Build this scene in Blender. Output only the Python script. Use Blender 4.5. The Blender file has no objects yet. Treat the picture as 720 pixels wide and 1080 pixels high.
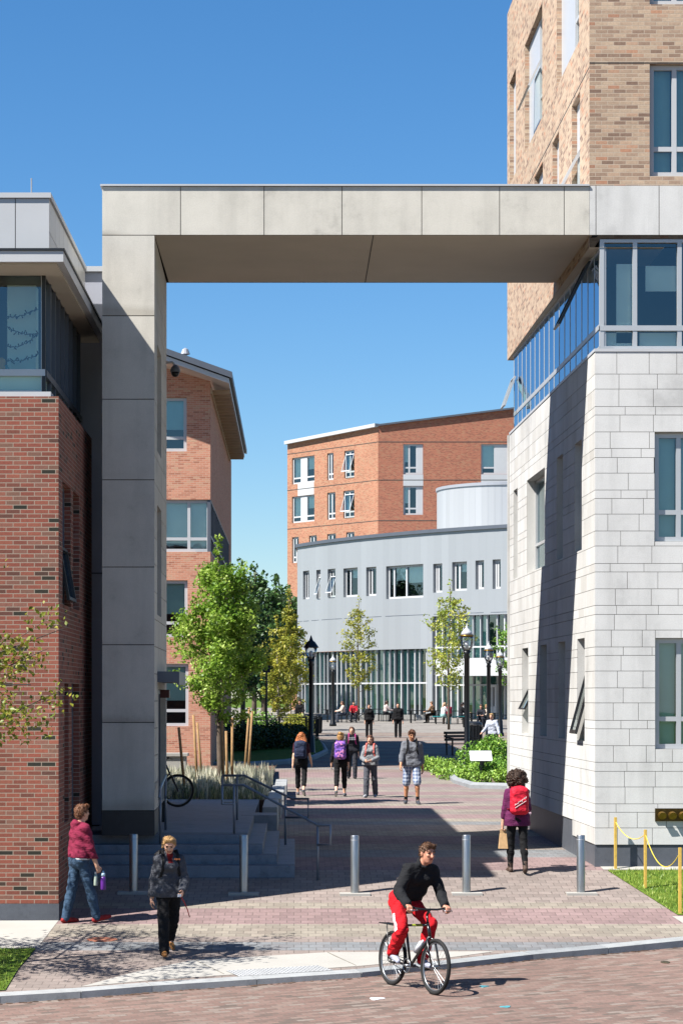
import bpy, math, random
import numpy as np
from mathutils import Vector, Matrix
random.seed(7)
SC = bpy.context.scene
COL = SC.collection
PI = math.pi
# ------------------------------------------------------------------ camera model: metres, +Y away from the camera
F, CX, HY, CZ = 2400.0, 310.0, 735.0, 3.6
def P(x, y, d):
    return Vector(((x-CX)*d/F, d, CZ+(HY-y)*d/F))
def X(x, d): return (x-CX)*d/F
def Z(y, d): return CZ+(HY-y)*d/F
PROF = [(-100, 3.6), (27, 3.60), (30, 3.42), (33, 3.17), (36.4, 2.72), (51.4, 2.52), (70, 2.48), (110, 1.97), (135, 1.52), (160, 1.1), (4000, 1.1)]
def zg(d):
    for (a, ha), (b, hb) in zip(PROF, PROF[1:]):
        if d <= b:
            return CZ-(ha+(hb-ha)*(d-a)/(b-a))
    return CZ-1.1
def dg(y, off=0.0):
    lo, hi = 20.0, 300.0
    for _ in range(60):
        m = (lo+hi)/2
        if HY+(CZ-zg(m)-off)*F/m > y: lo = m
        else: hi = m
    return lo
CURB_P = [(-160, 1062), (0, 1051), (85, 1046), (160, 1040), (270, 1033), (380, 1026), (470, 1017), (560, 1007), (640, 1000), (720, 992), (800, 984)]
CURB = []
for _x, _y in CURB_P:
    _d = dg(_y); CURB.append((X(_x, _d), _d, zg(_d)))
_a, _b = CURB[1], CURB[-2]
_L = math.hypot(_b[0]-_a[0], _b[1]-_a[1])
EX, EY = (_b[0]-_a[0])/_L, (_b[1]-_a[1])/_L
SB = (_b[2]-_a[2])/_L
def zs(x, y):
    return _a[2]-0.085+SB*((x-_a[0])*EX+(y-_a[1])*EY)
# ------------------------------------------------------------------ scene tree helpers
def tag(o, label=None, cat=None, group=None, kind=None):
    if label: o['label'] = label
    if cat: o['category'] = cat
    if group: o['group'] = group
    if kind: o['kind'] = kind
    return o
def thing(name, label, cat, loc=(0, 0, 0), rz=0.0, group=None):
    o = bpy.data.objects.new(name, None); COL.objects.link(o)
    o.location = loc; o.rotation_euler = (0, 0, rz); o.empty_display_size = .2
    return tag(o, label, cat, group)
def wloc(o):
    m = Vector((0, 0, 0))
    while o is not None:
        m = m+o.location; o = o.parent
    return m
def copy_tree(o, parent=None):
    c = o.copy(); COL.objects.link(c)
    c.parent = parent
    for ch in list(o.children): copy_tree(ch, c)
    return c
class MB:
    def __init__(s, world=True):
        s.v = []; s.f = []; s.m = []; s.uv = []; s.t = []; s.world = world
    def face(s, pts, mi=0, uv=None, tone=None):
        n = len(s.v); s.v += [tuple(p) for p in pts]
        s.f.append(list(range(n, n+len(pts)))); s.m.append(mi); s.uv.append(uv); s.t.append(tone)
    def box(s, x0, x1, y0, y1, z0, z1, mi=0, tone=None):
        p = [(x0, y0, z0), (x1, y0, z0), (x1, y1, z0), (x0, y1, z0), (x0, y0, z1), (x1, y0, z1), (x1, y1, z1), (x0, y1, z1)]
        s.hexa(p, mi, tone)
    def hexa(s, p, mi=0, tone=None):
        n = len(s.v); s.v += [tuple(q) for q in p]
        for q in ((0, 3, 2, 1), (4, 5, 6, 7), (0, 1, 5, 4), (1, 2, 6, 5), (2, 3, 7, 6), (3, 0, 4, 7)):
            s.f.append([n+i for i in q]); s.m.append(mi); s.uv.append(None); s.t.append(tone)
    def bar(s, a, b, w, h, up=(0, 0, 1), mi=0):
        a, b = Vector(a), Vector(b); d = (b-a).normalized(); u = Vector(up)
        if abs(d.dot(u)) > .98: u = Vector((0, 1, 0))
        sx = d.cross(u).normalized()*w/2; sz = sx.cross(d).normalized()*h/2
        s.hexa([a-sx-sz, a+sx-sz, b+sx-sz, b-sx-sz, a-sx+sz, a+sx+sz, b+sx+sz, b-sx+sz], mi)
    def tube(s, pts, r, n=8, mi=0, cap=True):
        pts = [Vector(p) for p in pts]
        if not hasattr(r, '__len__'): r = [r]*len(pts)
        base = len(s.v); prev = None
        for i, p in enumerate(pts):
            d = (pts[min(i+1, len(pts)-1)]-pts[max(i-1, 0)])
            d = d.normalized() if d.length > 1e-9 else Vector((0, 0, 1))
            u = prev if prev is not None else (Vector((0, 0, 1)) if abs(d.z) < .9 else Vector((1, 0, 0)))
            u = (u-d*u.dot(d))
            u = u.normalized() if u.length > 1e-6 else d.orthogonal().normalized()
            prev = u; w = d.cross(u)
            for k in range(n):
                a = 2*PI*k/n
                s.v.append(tuple(p+(u*math.cos(a)+w*math.sin(a))*r[i]))
        for i in range(len(pts)-1):
            for k in range(n):
                a = base+i*n+k; b = base+i*n+(k+1) % n
                s.f.append([a, b, b+n, a+n]); s.m.append(mi); s.uv.append(None); s.t.append(None)
        if cap:
            s.f.append([base+k for k in range(n)][::-1]); s.m.append(mi); s.uv.append(None); s.t.append(None)
            e = base+(len(pts)-1)*n
            s.f.append([e+k for k in range(n)]); s.m.append(mi); s.uv.append(None); s.t.append(None)
    def lathe(s, prof, c=(0, 0, 0), n=16, mi=0):
        base = len(s.v); c = Vector(c)
        for r, z in prof:
            for k in range(n):
                a = 2*PI*k/n
                s.v.append((c.x+r*math.cos(a), c.y+r*math.sin(a), c.z+z))
        for i in range(len(prof)-1):
            for k in range(n):
                a = base+i*n+k; b = base+i*n+(k+1) % n
                s.f.append([a, b, b+n, a+n]); s.m.append(mi); s.uv.append(None); s.t.append(None)
        s.f.append([base+k for k in range(n)][::-1]); s.m.append(mi); s.uv.append(None); s.t.append(None)
        e = base+(len(prof)-1)*n
        s.f.append([e+k for k in range(n)]); s.m.append(mi); s.uv.append(None); s.t.append(None)
    def torus(s, c, axis_u, axis_v, R, r, n=32, k=8, mi=0, a0=0, a1=2*PI):
        c, u, v = Vector(c), Vector(axis_u).normalized(), Vector(axis_v).normalized()
        pts = [c+(u*math.cos(a0+(a1-a0)*i/n)+v*math.sin(a0+(a1-a0)*i/n))*R for i in range(n+1)]
        s.tube(pts, r, k, mi, cap=False)
    def prism(s, poly, z0, z1, mi=0):
        n = len(poly)
        g0 = z0 if callable(z0) else (lambda x, y: z0)
        g1 = z1 if callable(z1) else (lambda x, y: z1)
        s.face([(x, y, g1(x, y)) for x, y in poly], mi)
        s.face([(x, y, g0(x, y)) for x, y in poly][::-1], mi)
        for i in range(n):
            a, b = poly[i], poly[(i+1) % n]
            s.face([(a[0], a[1], g0(*a)), (b[0], b[1], g0(*b)), (b[0], b[1], g1(*b)), (a[0], a[1], g1(*a))], mi)
    def build(s, name, mats, parent=None, smooth=False, bevel=0.0):
        me = bpy.data.meshes.new(name)
        off = wloc(parent) if (parent is not None and s.world) else Vector((0, 0, 0))
        me.from_pydata(s.v, [], s.f)
        if not isinstance(mats, (list, tuple)): mats = [mats]
        for m in mats: me.materials.append(m)
        if len(me.polygons) == len(s.f):
            me.polygons.foreach_set('material_index', s.m)
            uvl = me.uv_layers.new(name='UVMap'); ul = uvl.data
            ca = me.color_attributes.new('tone', 'FLOAT_COLOR', 'CORNER') if any(t is not None for t in s.t) else None
            for p, u, t in zip(me.polygons, s.uv, s.t):
                nr = p.normal
                for j, li in enumerate(p.loop_indices):
                    if u is not None: ul[li].uv = u[j]
                    else:
                        c = s.v[me.loops[li].vertex_index]
                        if abs(nr.z) > .72: ul[li].uv = (c[0], c[1])
                        elif abs(nr.x) > abs(nr.y): ul[li].uv = (c[1], c[2])
                        else: ul[li].uv = (c[0], c[2])
                    if ca is not None:
                        q = .5 if t is None else t
                        ca.data[li].color = (q, q, q, 1)
        if off.length > 0:
            me.transform(Matrix.Translation(-off))
        if smooth: me.polygons.foreach_set('use_smooth', [True]*len(me.polygons))
        me.update()
        o = bpy.data.objects.new(name, me); COL.objects.link(o)
        o.parent = parent
        if bevel > 0:
            b = o.modifiers.new('edge', 'BEVEL'); b.width = bevel; b.segments = 2; b.limit_method = 'ANGLE'; b.angle_limit = .6
        return o
# ------------------------------------------------------------------ materials
KF = [1.0]
def K(f): KF[0] = f
def lin(h):
    h = h.lstrip('#'); c = [int(h[i:i+2], 16)/255 for i in (0, 2, 4)]
    return tuple(.86*KF[0]*(x/12.92 if x <= .04045 else ((x+.055)/1.055)**2.4) for x in c)+(1,)
MATS = {}
class NT:
    def __init__(s, name):
        s.mat = bpy.data.materials.new(name); s.mat.use_nodes = True
        s.t = s.mat.node_tree; s.t.nodes.clear()
        s.out = s.t.nodes.new('ShaderNodeOutputMaterial')
        MATS[name] = s.mat
    def n(s, typ, inp=None, **kw):
        nd = s.t.nodes.new('ShaderNode'+typ)
        for k, v in kw.items(): setattr(nd, k, v)
        for k, v in (inp or {}).items():
            sk = nd.inputs[k]
            if isinstance(v, bpy.types.NodeSocket): s.t.links.new(v, sk)
            else: sk.default_value = v
        return nd
    def ramp(s, fac, stops, interp='LINEAR'):
        nd = s.n('ValToRGB', {'Fac': fac}); cr = nd.color_ramp; cr.interpolation = interp
        while len(cr.elements) < len(stops): cr.elements.new(.5)
        for e, (p, c) in zip(cr.elements, stops):
            e.position = p; e.color = c if not isinstance(c, (int, float)) else (c, c, c, 1)
        return nd.outputs[0]
    def mix(s, fac, a, b, typ='MIX'):
        nd = s.n('Mix', data_type='RGBA', blend_type=typ)
        for k, v in ((0, fac), (6, a), (7, b)):
            if isinstance(v, bpy.types.NodeSocket): s.t.links.new(v, nd.inputs[k])
            else: nd.inputs[k].default_value = v
        return nd.outputs[2]
    def math(s, op, a, b=0.0):
        nd = s.n('Math', operation=op)
        for k, v in ((0, a), (1, b)):
            if isinstance(v, bpy.types.NodeSocket): s.t.links.new(v, nd.inputs[k])
            else: nd.inputs[k].default_value = v
        return nd.outputs[0]
    def uv(s): return s.n('TexCoord').outputs['UV']
    def obj(s): return s.n('TexCoord').outputs['Object']
    def pos(s): return s.n('NewGeometry').outputs['Position']
    def noise(s, vec, scale, detail=4, rough=.6):
        return s.n('TexNoise', {'Vector': vec, 'Scale': scale, 'Detail': detail, 'Roughness': rough}).outputs['Fac']
    def bump(s, h, strength=.3, dist=.01):
        return s.n('Bump', {'Height': h, 'Strength': strength, 'Distance': dist}).outputs[0]
    def surf(s, **kw):
        nd = s.n('BsdfPrincipled', {k.replace('_', ' '): v for k, v in kw.items()})
        s.t.links.new(nd.outputs[0], s.out.inputs[0]); return s.mat
def plain(name, col, rough=.6, var=.12, scale=6, metal=0.0, spec=.4, bump=0.0):
    t = NT(name); c = lin(col) if isinstance(col, str) else tuple(col)+(1,)
    ns = t.noise(t.pos(), scale)
    a = tuple(x*(1-var) for x in c[:3])+(1,); b = tuple(min(1, x*(1+var)) for x in c[:3])+(1,)
    cc = t.ramp(ns, [(.3, a), (.7, b)])
    kw = dict(Base_Color=cc, Roughness=rough, Metallic=metal, Specular_IOR_Level=spec)
    if bump: kw['Normal'] = t.bump(t.noise(t.pos(), scale*8), bump, .01)
    return t.surf(**kw)
def brickmat(name, w, h, mort, stops, mcol, bump=.5, var=.25, off=.5, rough=.85):
    t = NT(name); uv = t.uv()
    br = t.n('TexBrick', {'Vector': uv, 'Color1': (0, 0, 0, 1), 'Color2': (1, 1, 1, 1), 'Mortar': (0, 0, 0, 1), 'Scale': 1.0, 'Mortar Size': mort, 'Mortar Smooth': .15, 'Bias': 0.0, 'Brick Width': w, 'Row Height': h}, offset=off)
    c = t.ramp(br.outputs['Color'], [(p, lin(q)) for p, q in stops])
    big = t.ramp(t.noise(t.pos(), .5, 5), [(.3, 1-var), (.7, 1+var*.4)])
    c = t.mix(1.0, c, big, 'MULTIPLY')
    fine = t.ramp(t.noise(t.pos(), 30, 3), [(.25, .82), (.75, 1.12)])
    c = t.mix(1.0, c, fine, 'MULTIPLY')
    c = t.mix(br.outputs['Fac'], c, lin(mcol))
    inv = t.math('SUBTRACT', 1.0, br.outputs['Fac'])
    hh = t.math('ADD', inv, t.math('MULTIPLY', t.noise(t.pos(), 40, 3), .5))
    return t.surf(Base_Color=c, Roughness=rough, Specular_IOR_Level=.25, Normal=t.bump(hh, bump, .006))
K(.74); brickmat('red_brick', .203, .0635, .006, [(0, '#33342c'), (.035, '#3d3a30'), (.06, '#6b4a40'), (.16, '#8a5345'), (.45, '#9e5a4a'), (.7, '#a56350'), (.9, '#97695a'), (1, '#8a6656')], '#a99888'); K(1.0)
K(.85); brickmat('coral_lit_brick', .203, .0635, .006, [(0, '#92604a'), (.3, '#ac7459'), (.7, '#b57f64'), (1, '#a8876a')], '#b09480', var=.12); K(1.0); K(.95); brickmat('orange_brick', .203, .0635, .006, [(0, '#a06a55'), (.3, '#bd8168'), (.7, '#c68c72'), (1, '#ba9478')], '#c0a08c', var=.12); K(1.0)  # coral is the tone painted for the far block's sunlit face
K(.85); brickmat('rust_shade_brick', .203, .0635, .006, [(0, '#8c5240'), (.3, '#a6614a'), (.7, '#b26a50'), (1, '#a87a5c')], '#b08a76', var=.12); K(1.0)  # darker tone painted for the far block's less sunlit face; also colours a rusty cover
K(.91); brickmat('tan_brick', .195, .0635, .005, [(0, '#80685a'), (.15, '#9c8370'), (.5, '#b59d86'), (.8, '#bfa890'), (.95, '#b7957c'), (.975, '#b98a6e'), (1, '#a87f68')], '#b5a694', var=.12); K(1.0)
def stonemat(name, base, dark, light, sc=1.2, rough=.75, bump=.15):
    t = NT(name)
    tone = t.n('Attribute', attribute_name='tone').outputs['Fac']
    c = t.ramp(tone, [(0, lin(dark)), (.5, lin(base)), (1, lin(light))])
    vn = t.n('TexVoronoi', {'Vector': t.pos(), 'Scale': sc*2.2}, feature='DISTANCE_TO_EDGE').outputs['Distance']
    n1 = t.noise(t.pos(), sc, 6, .65)
    m = t.ramp(n1, [(.30, .74), (.42, .93), (.52, .99), (.72, 1.06)])
    c = t.mix(1.0, c, m, 'MULTIPLY')
    st = t.ramp(t.noise(t.n('Mapping', {'Vector': t.pos(), 'Scale': (2.2, 2.2, .25)}).outputs[0], 1.1, 5), [(.33, .85), (.52, 1.0), (.8, 1.03)])
    c = t.mix(.8, c, t.mix(1.0, c, st, 'MULTIPLY'))
    f = t.ramp(t.noise(t.pos(), 55, 3), [(.3, .92), (.7, 1.05)])
    c = t.mix(1.0, c, f, 'MULTIPLY')
    return t.surf(Base_Color=c, Roughness=rough, Specular_IOR_Level=.3, Normal=t.bump(t.noise(t.pos(), 35, 4), bump, .006))
K(.86); stonemat('limestone', '#cac9c5', '#bab7b0', '#d6d6d3', .7); K(1.0)
K(.97); stonemat('gate_stone', '#bdb9ae', '#b2ada1', '#c7c3b8', 1.6); K(1.0)
stonemat('granite_grey', '#5c6068', '#54585f', '#666a72', 8, .5)
K(.75); stonemat('granite_light', '#a3a7a8', '#989c9e', '#b0b3b3', 6, .7); K(1.0)
K(.85); stonemat('granite_step', '#7c828b', '#6d737c', '#8a9098', 9, .75, .4); K(1.0)
plain('joint', '#77736a', .9)
plain('joint_dark', '#3e3d3b', .9)
K(.66); plain('white_metal', '#d6d8da', .35, .03, 1.5, 0, .5); K(1.0)
plain('frame_metal', '#b4b7b9', .35, .03, 2, .3, .5)
plain('grey_metal', '#9a9da3', .42, .04, 1.5, .25, .5)
plain('slate_metal', '#565c66', .45, .05, 1.5, .25, .5)
plain('dark_metal', '#26282b', .4, .06, 3, .3, .5)
plain('black_metal', '#0f1012', .38, .1, 5, .2, .5)
plain('soffit', '#b3ab9b', .8, .05, 1)
plain('soffit_wood', '#a08a72', .7, .12, 2)
plain('blind_cloth', '#e2efe9', .9, .04, 2)
plain('blind_dark', '#a5c6c4', .9, .05, 2)
plain('interior', '#2a343a', .9, .35, 1.2)
plain('interior_light', '#8fa29b', .9, .15, .8)
plain('spandrel', '#9fc0b6', .12, .06, 2, 0, .6)
plain('brass', '#8e6f35', .35, .25, 20, .8)
plain('brass_dark', '#4e4020', .35, .25, 20, .8)
plain('yellow_paint', '#c2a14a', .6, .15, 30)
plain('rope_yellow', '#d8bd3a', .7, .1, 30)
plain('stake_wood', '#8f7049', .8, .2, 14, bump=.3)
plain('soil', '#5a4433', .95, .3, 9, bump=.6)
K(.60); plain('concrete_white', '#c6c3bb', .85, .07, 1.2, bump=.15); K(1.0)
K(.6); plain('concrete', '#b5b3ac', .85, .09, 1.1, bump=.2); K(1.0)
plain('rubber', '#131313', .8, .2, 12)
plain('chrome', '#84888c', .35, .05, 4, .8)
plain('bark', '#5d5145', .9, .25, 14, bump=.6)
plain('bark_pale', '#a3978a', .9, .3, 10, bump=.4)
plain('hill_green', '#3c4a2a', .95, .3, .05)
plain('sign_white', '#dfe0e2', .5, .03)
plain('sign_red', '#45120f', .5, .1)
plain('green_patch', '#3f8791', .8, .45, 24)
def steel():
    t = NT('steel')
    n = t.noise(t.n('Mapping', {'Vector': t.pos(), 'Scale': (60, 60, 1)}).outputs[0], 3, 3)
    return t.surf(Base_Color=t.ramp(n, [(.3, lin('#8d9092')), (.7, lin('#bfc2c3'))]), Metallic=.9, Roughness=.36)
steel()
def seamed(name, col, pitch, rough=.4, metal=.2):
    t = NT(name)
    sx = t.n('SeparateXYZ', {'Vector': t.uv()}).outputs[0]
    fr = t.math('FRACT', t.math('DIVIDE', sx, pitch))
    e = t.math('ABSOLUTE', t.math('SUBTRACT', fr, .5))
    line = t.ramp(e, [(.47, 0), (.495, 1)])
    pan = t.noise(t.n('Combine'+'XYZ', {'X': t.math('FLOOR', t.math('DIVIDE', sx, pitch))}).outputs[0], 3.7, 0)
    c = lin(col)
    cc = t.ramp(pan, [(.3, tuple(x*.94 for x in c[:3])+(1,)), (.7, tuple(min(1, x*1.05) for x in c[:3])+(1,))])
    cc = t.mix(t.math('MULTIPLY', line, .25), cc, (.2, .22, .24, 1))
    return t.surf(Base_Color=cc, Roughness=rough, Metallic=metal, Normal=t.bump(t.math('SUBTRACT', 1.0, line), .3, .02))
K(.80); seamed('zinc', '#a4a9ad', .62); K(1.0)
K(.55); seamed('drum_metal', '#d9dcdf', .5); K(1.0)
def glass(name, tint, refl=.14, gcol=(.9, .96, 1), wb=.06):
    t = NT(name)
    fr = t.n('Fresnel', {'IOR': 1.5}).outputs[0]
    fac = t.math('MINIMUM', t.math('ADD', t.math('MULTIPLY', fr, .9), refl), 1.0)
    wob = t.bump(t.noise(t.pos(), .8, 2), wb, .05)
    tr = t.n('BsdfTransparent', {'Color': tint+(1,)}).outputs[0]
    gl = t.n('BsdfGlossy', {'Color': gcol+(1,), 'Roughness': .015, 'Normal': wob}).outputs[0]
    m = t.n('MixShader', {0: fac, 1: tr, 2: gl})
    t.t.links.new(m.outputs[0], t.out.inputs[0]); return t.mat
glass('window_glass', (.90, .98, .96), .085, (.80, .95, 1))
glass('blue_glass', (.30, .50, .62), .42, (.46, .62, .80), .25)
glass('teal_glass', (.80, .98, .94), .12)
glass('lamp_glass', (.93, .94, .93), .08)
# ---------- paving
def paving():
    t = NT('paving')
    p = t.pos()
    sp = t.n('SeparateXYZ', {'Vector': p})
    y = sp.outputs[1]
    # bands of coloured pavers that run across the walk; colour belongs to the pavers
    wob = t.math('MULTIPLY', t.math('FLOOR', t.math('MULTIPLY', sp.outputs[0], 5.0)), 0.0)
    yq = t.math('ADD', y, wob)
    near = [(26, 'p'), (29.6, 'p'), (30.25, 'b'), (30.95, 'p'), (31.25, 'c'), (32.2, 'r'), (33.3, 'c'), (33.75, 'p'), (36.1, 'r'), (38.2, 'b'), (39.6, 't'), (41.0, 'r'), (43.0, 'c'), (44.2, 'p'), (46.0, 'b'),
            (47.0, 'c'), (47.9, 'r'), (49.2, 't'), (50.2, 'c'), (51.0, 'r'), (52.6, 'c'), (53.4, 'p'), (54.8, 'r'), (56.3, 't'), (57.2, 'c'), (58.0, 'r'), (60.0, 'c'), (61, 'p'), (63, 'r'), (65, 'c'), (67, 't'), (70, 'r'), (72.5, 'c')]
    cols = {'p': (.46, .385, .345, 1), 'r': (.46, .325, .315, 1), 'c': (.50, .445, .365, 1), 'b': (.345, .365, .38, 1), 't': (.44, .385, .335, 1)}
    cols = {k: tuple(x*.43 for x in v[:3])+(1,) for k, v in cols.items()}
    lo, hi = 26.0, 75.0
    # a ramp holds 32 stops at most
    c = t.ramp(t.math('DIVIDE', t.math('SUBTRACT', yq, lo), hi-lo), [((a-lo)/(hi-lo), cols[k]) for a, k in near[:32]], 'CONSTANT')
    wv = t.math('FRACT', t.math('DIVIDE', y, 7.0))
    far = t.ramp(wv, [(0, lin('#ad9a90')), (.3, lin('#b3a89a')), (.5, lin('#ab978d')), (.8, lin('#aaa69f'))], 'CONSTANT')
    c = t.mix(t.math('GREATER_THAN', y, 73.5), c, far)
    c = t.mix(t.math('GREATER_THAN', y, 117.0), c, lin('#b5b0a8'))
    br = t.n('TexBrick', {'Vector': p, 'Color1': (0, 0, 0, 1), 'Color2': (1, 1, 1, 1), 'Mortar': (0, 0, 0, 1), 'Scale': 1.0, 'Mortar Size': .006, 'Mortar Smooth': .1, 'Brick Width': .20, 'Row Height': .20}, offset=.5)
    tn = t.ramp(br.outputs['Color'], [(0, .84), (.5, 1.0), (1, 1.12)])
    c = t.mix(1.0, c, tn, 'MULTIPLY')
    hue = t.mix(t.math('MULTIPLY', t.ramp(t.noise(p, 1.7, 2), [(.45, 0), (.75, 1)]), .25), c, lin('#a88f88'))
    sm = t.ramp(t.noise(p, .35, 6), [(.3, .82), (.6, 1.04)])
    c = t.mix(1.0, hue, sm, 'MULTIPLY')
    c = t.mix(1.0, c, t.ramp(t.noise(p, 22, 3), [(.3, .88), (.7, 1.07)]), 'MULTIPLY')
    gum = t.n('TexVoronoi', {'Vector': p, 'Scale': 2.3}).outputs['Distance']
    c = t.mix(t.math('MULTIPLY', t.ramp(gum, [(.05, 1), (.075, 0)]), .35), c, lin('#57504a'))
    stn = t.ramp(t.noise(t.n('Mapping', {'Vector': p, 'Scale': (1, .35, 1)}).outputs[0], .9, 7, .7), [(.28, .72), (.42, 1.0)])
    c = t.mix(.7, c, t.mix(1.0, c, stn, 'MULTIPLY'))
    c = t.mix(t.math('MULTIPLY', br.outputs['Fac'], .5), c, lin('#6d655e'))
    h = t.math('SUBTRACT', 1.0, br.outputs['Fac'])
    return t.surf(Base_Color=c, Roughness=.88, Specular_IOR_Level=.2, Normal=t.bump(h, .5, .006))
K(.50); paving(); K(1.0)
def street():
    t = NT('street_brick')
    p = t.pos()
    v = t.n('Mapping', {'Vector': p, 'Rotation': (0, 0, -.35)}).outputs[0]
    br = t.n('TexBrick', {'Vector': v, 'Color1': (0, 0, 0, 1), 'Color2': (1, 1, 1, 1), 'Mortar': (0, 0, 0, 1), 'Scale': 1.0, 'Mortar Size': .006, 'Mortar Smooth': .1, 'Brick Width': .21, 'Row Height': .105}, offset=.5)
    c = t.ramp(br.outputs['Color'], [(0, lin('#85776e')), (.14, lin('#957e74')), (.5, lin('#a98a7f')), (.8, lin('#ad9488')), (1, lin('#b3a59a'))])
    c = t.mix(1.0, c, t.ramp(t.noise(p, .5, 6), [(.3, .82), (.65, 1.06)]), 'MULTIPLY')
    c = t.mix(1.0, c, t.ramp(t.noise(p, 25, 3), [(.3, .85), (.7, 1.08)]), 'MULTIPLY')
    c = t.mix(t.math('MULTIPLY', br.outputs['Fac'], .8), c, lin('#8a7f76'))
    return t.surf(Base_Color=c, Roughness=.9, Specular_IOR_Level=.2, Normal=t.bump(t.math('SUBTRACT', 1.0, br.outputs['Fac']), .5, .006))
K(.50); street(); K(1.0)
def lawnmat():
    t = NT('lawn_green')
    n = t.noise(t.pos(), 3.5, 6); n2 = t.noise(t.pos(), 45, 2)
    c = t.ramp(n, [(.3, lin('#46601f')), (.5, lin('#5f7a2c')), (.72, lin('#7d8a3c'))])
    c = t.mix(1.0, c, t.ramp(n2, [(.3, .6), (.7, 1.2)]), 'MULTIPLY')
    return t.surf(Base_Color=c, Roughness=.95, Specular_IOR_Level=.1)
K(.8); lawnmat(); K(1.0)
def leafmat(name, stops, trans=.35):
    t = NT(name)
    tone = t.n('Attribute', attribute_name='tone').outputs['Fac']
    c = t.ramp(tone, [(p, lin(q)) for p, q in stops])
    d = t.n('BsdfPrincipled', {'Base Color': c, 'Roughness': .45, 'Specular IOR Level': .35}).outputs[0]
    tr = t.n('BsdfTranslucent', {'Color': c}).outputs[0]
    m = t.n('MixShader', {0: trans, 1: d, 2: tr})
    t.t.links.new(m.outputs[0], t.out.inputs[0]); return t.mat
leafmat('leaf_maple', [(0, '#5b8228'), (.5, '#88a83a'), (1, '#b8cc68')], .45)
leafmat('leaf_dark', [(0, '#2f4a25'), (.5, '#42602f'), (1, '#5d7b3d')], .2)
leafmat('leaf_yellow', [(0, '#76862f'), (.5, '#9c9c3a'), (1, '#bdb14c')])
leafmat('leaf_honey', [(0, '#7a9338'), (.5, '#a2ad45'), (1, '#c3bd58')])
leafmat('leaf_autumn', [(0, '#5f7427'), (.5, '#86892f'), (.85, '#a5973a'), (1, '#a87a36')])
leafmat('leaf_shrub', [(0, '#4f7a2c'), (.5, '#76a03a'), (1, '#a2c258')], .25)
leafmat('leaf_juniper', [(0, '#5c7f30'), (.5, '#83a63e'), (1, '#a9c25a')], .2)
leafmat('leaf_fescue', [(0, '#a3a68e'), (.5, '#c3c2a9'), (1, '#e0dcc6')], .2)
leafmat('leaf_fescue_green', [(0, '#5f7050'), (.5, '#7c8a66'), (1, '#a5ab88')], .2)
leafmat('grass_blade', [(0, '#4e6d22'), (.5, '#6f8f31'), (1, '#95a648')], .3)
leafmat('leaf_hedge', [(0, '#26381e'), (.5, '#344b27'), (1, '#4c6534')], .2)
M = MATS
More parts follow.
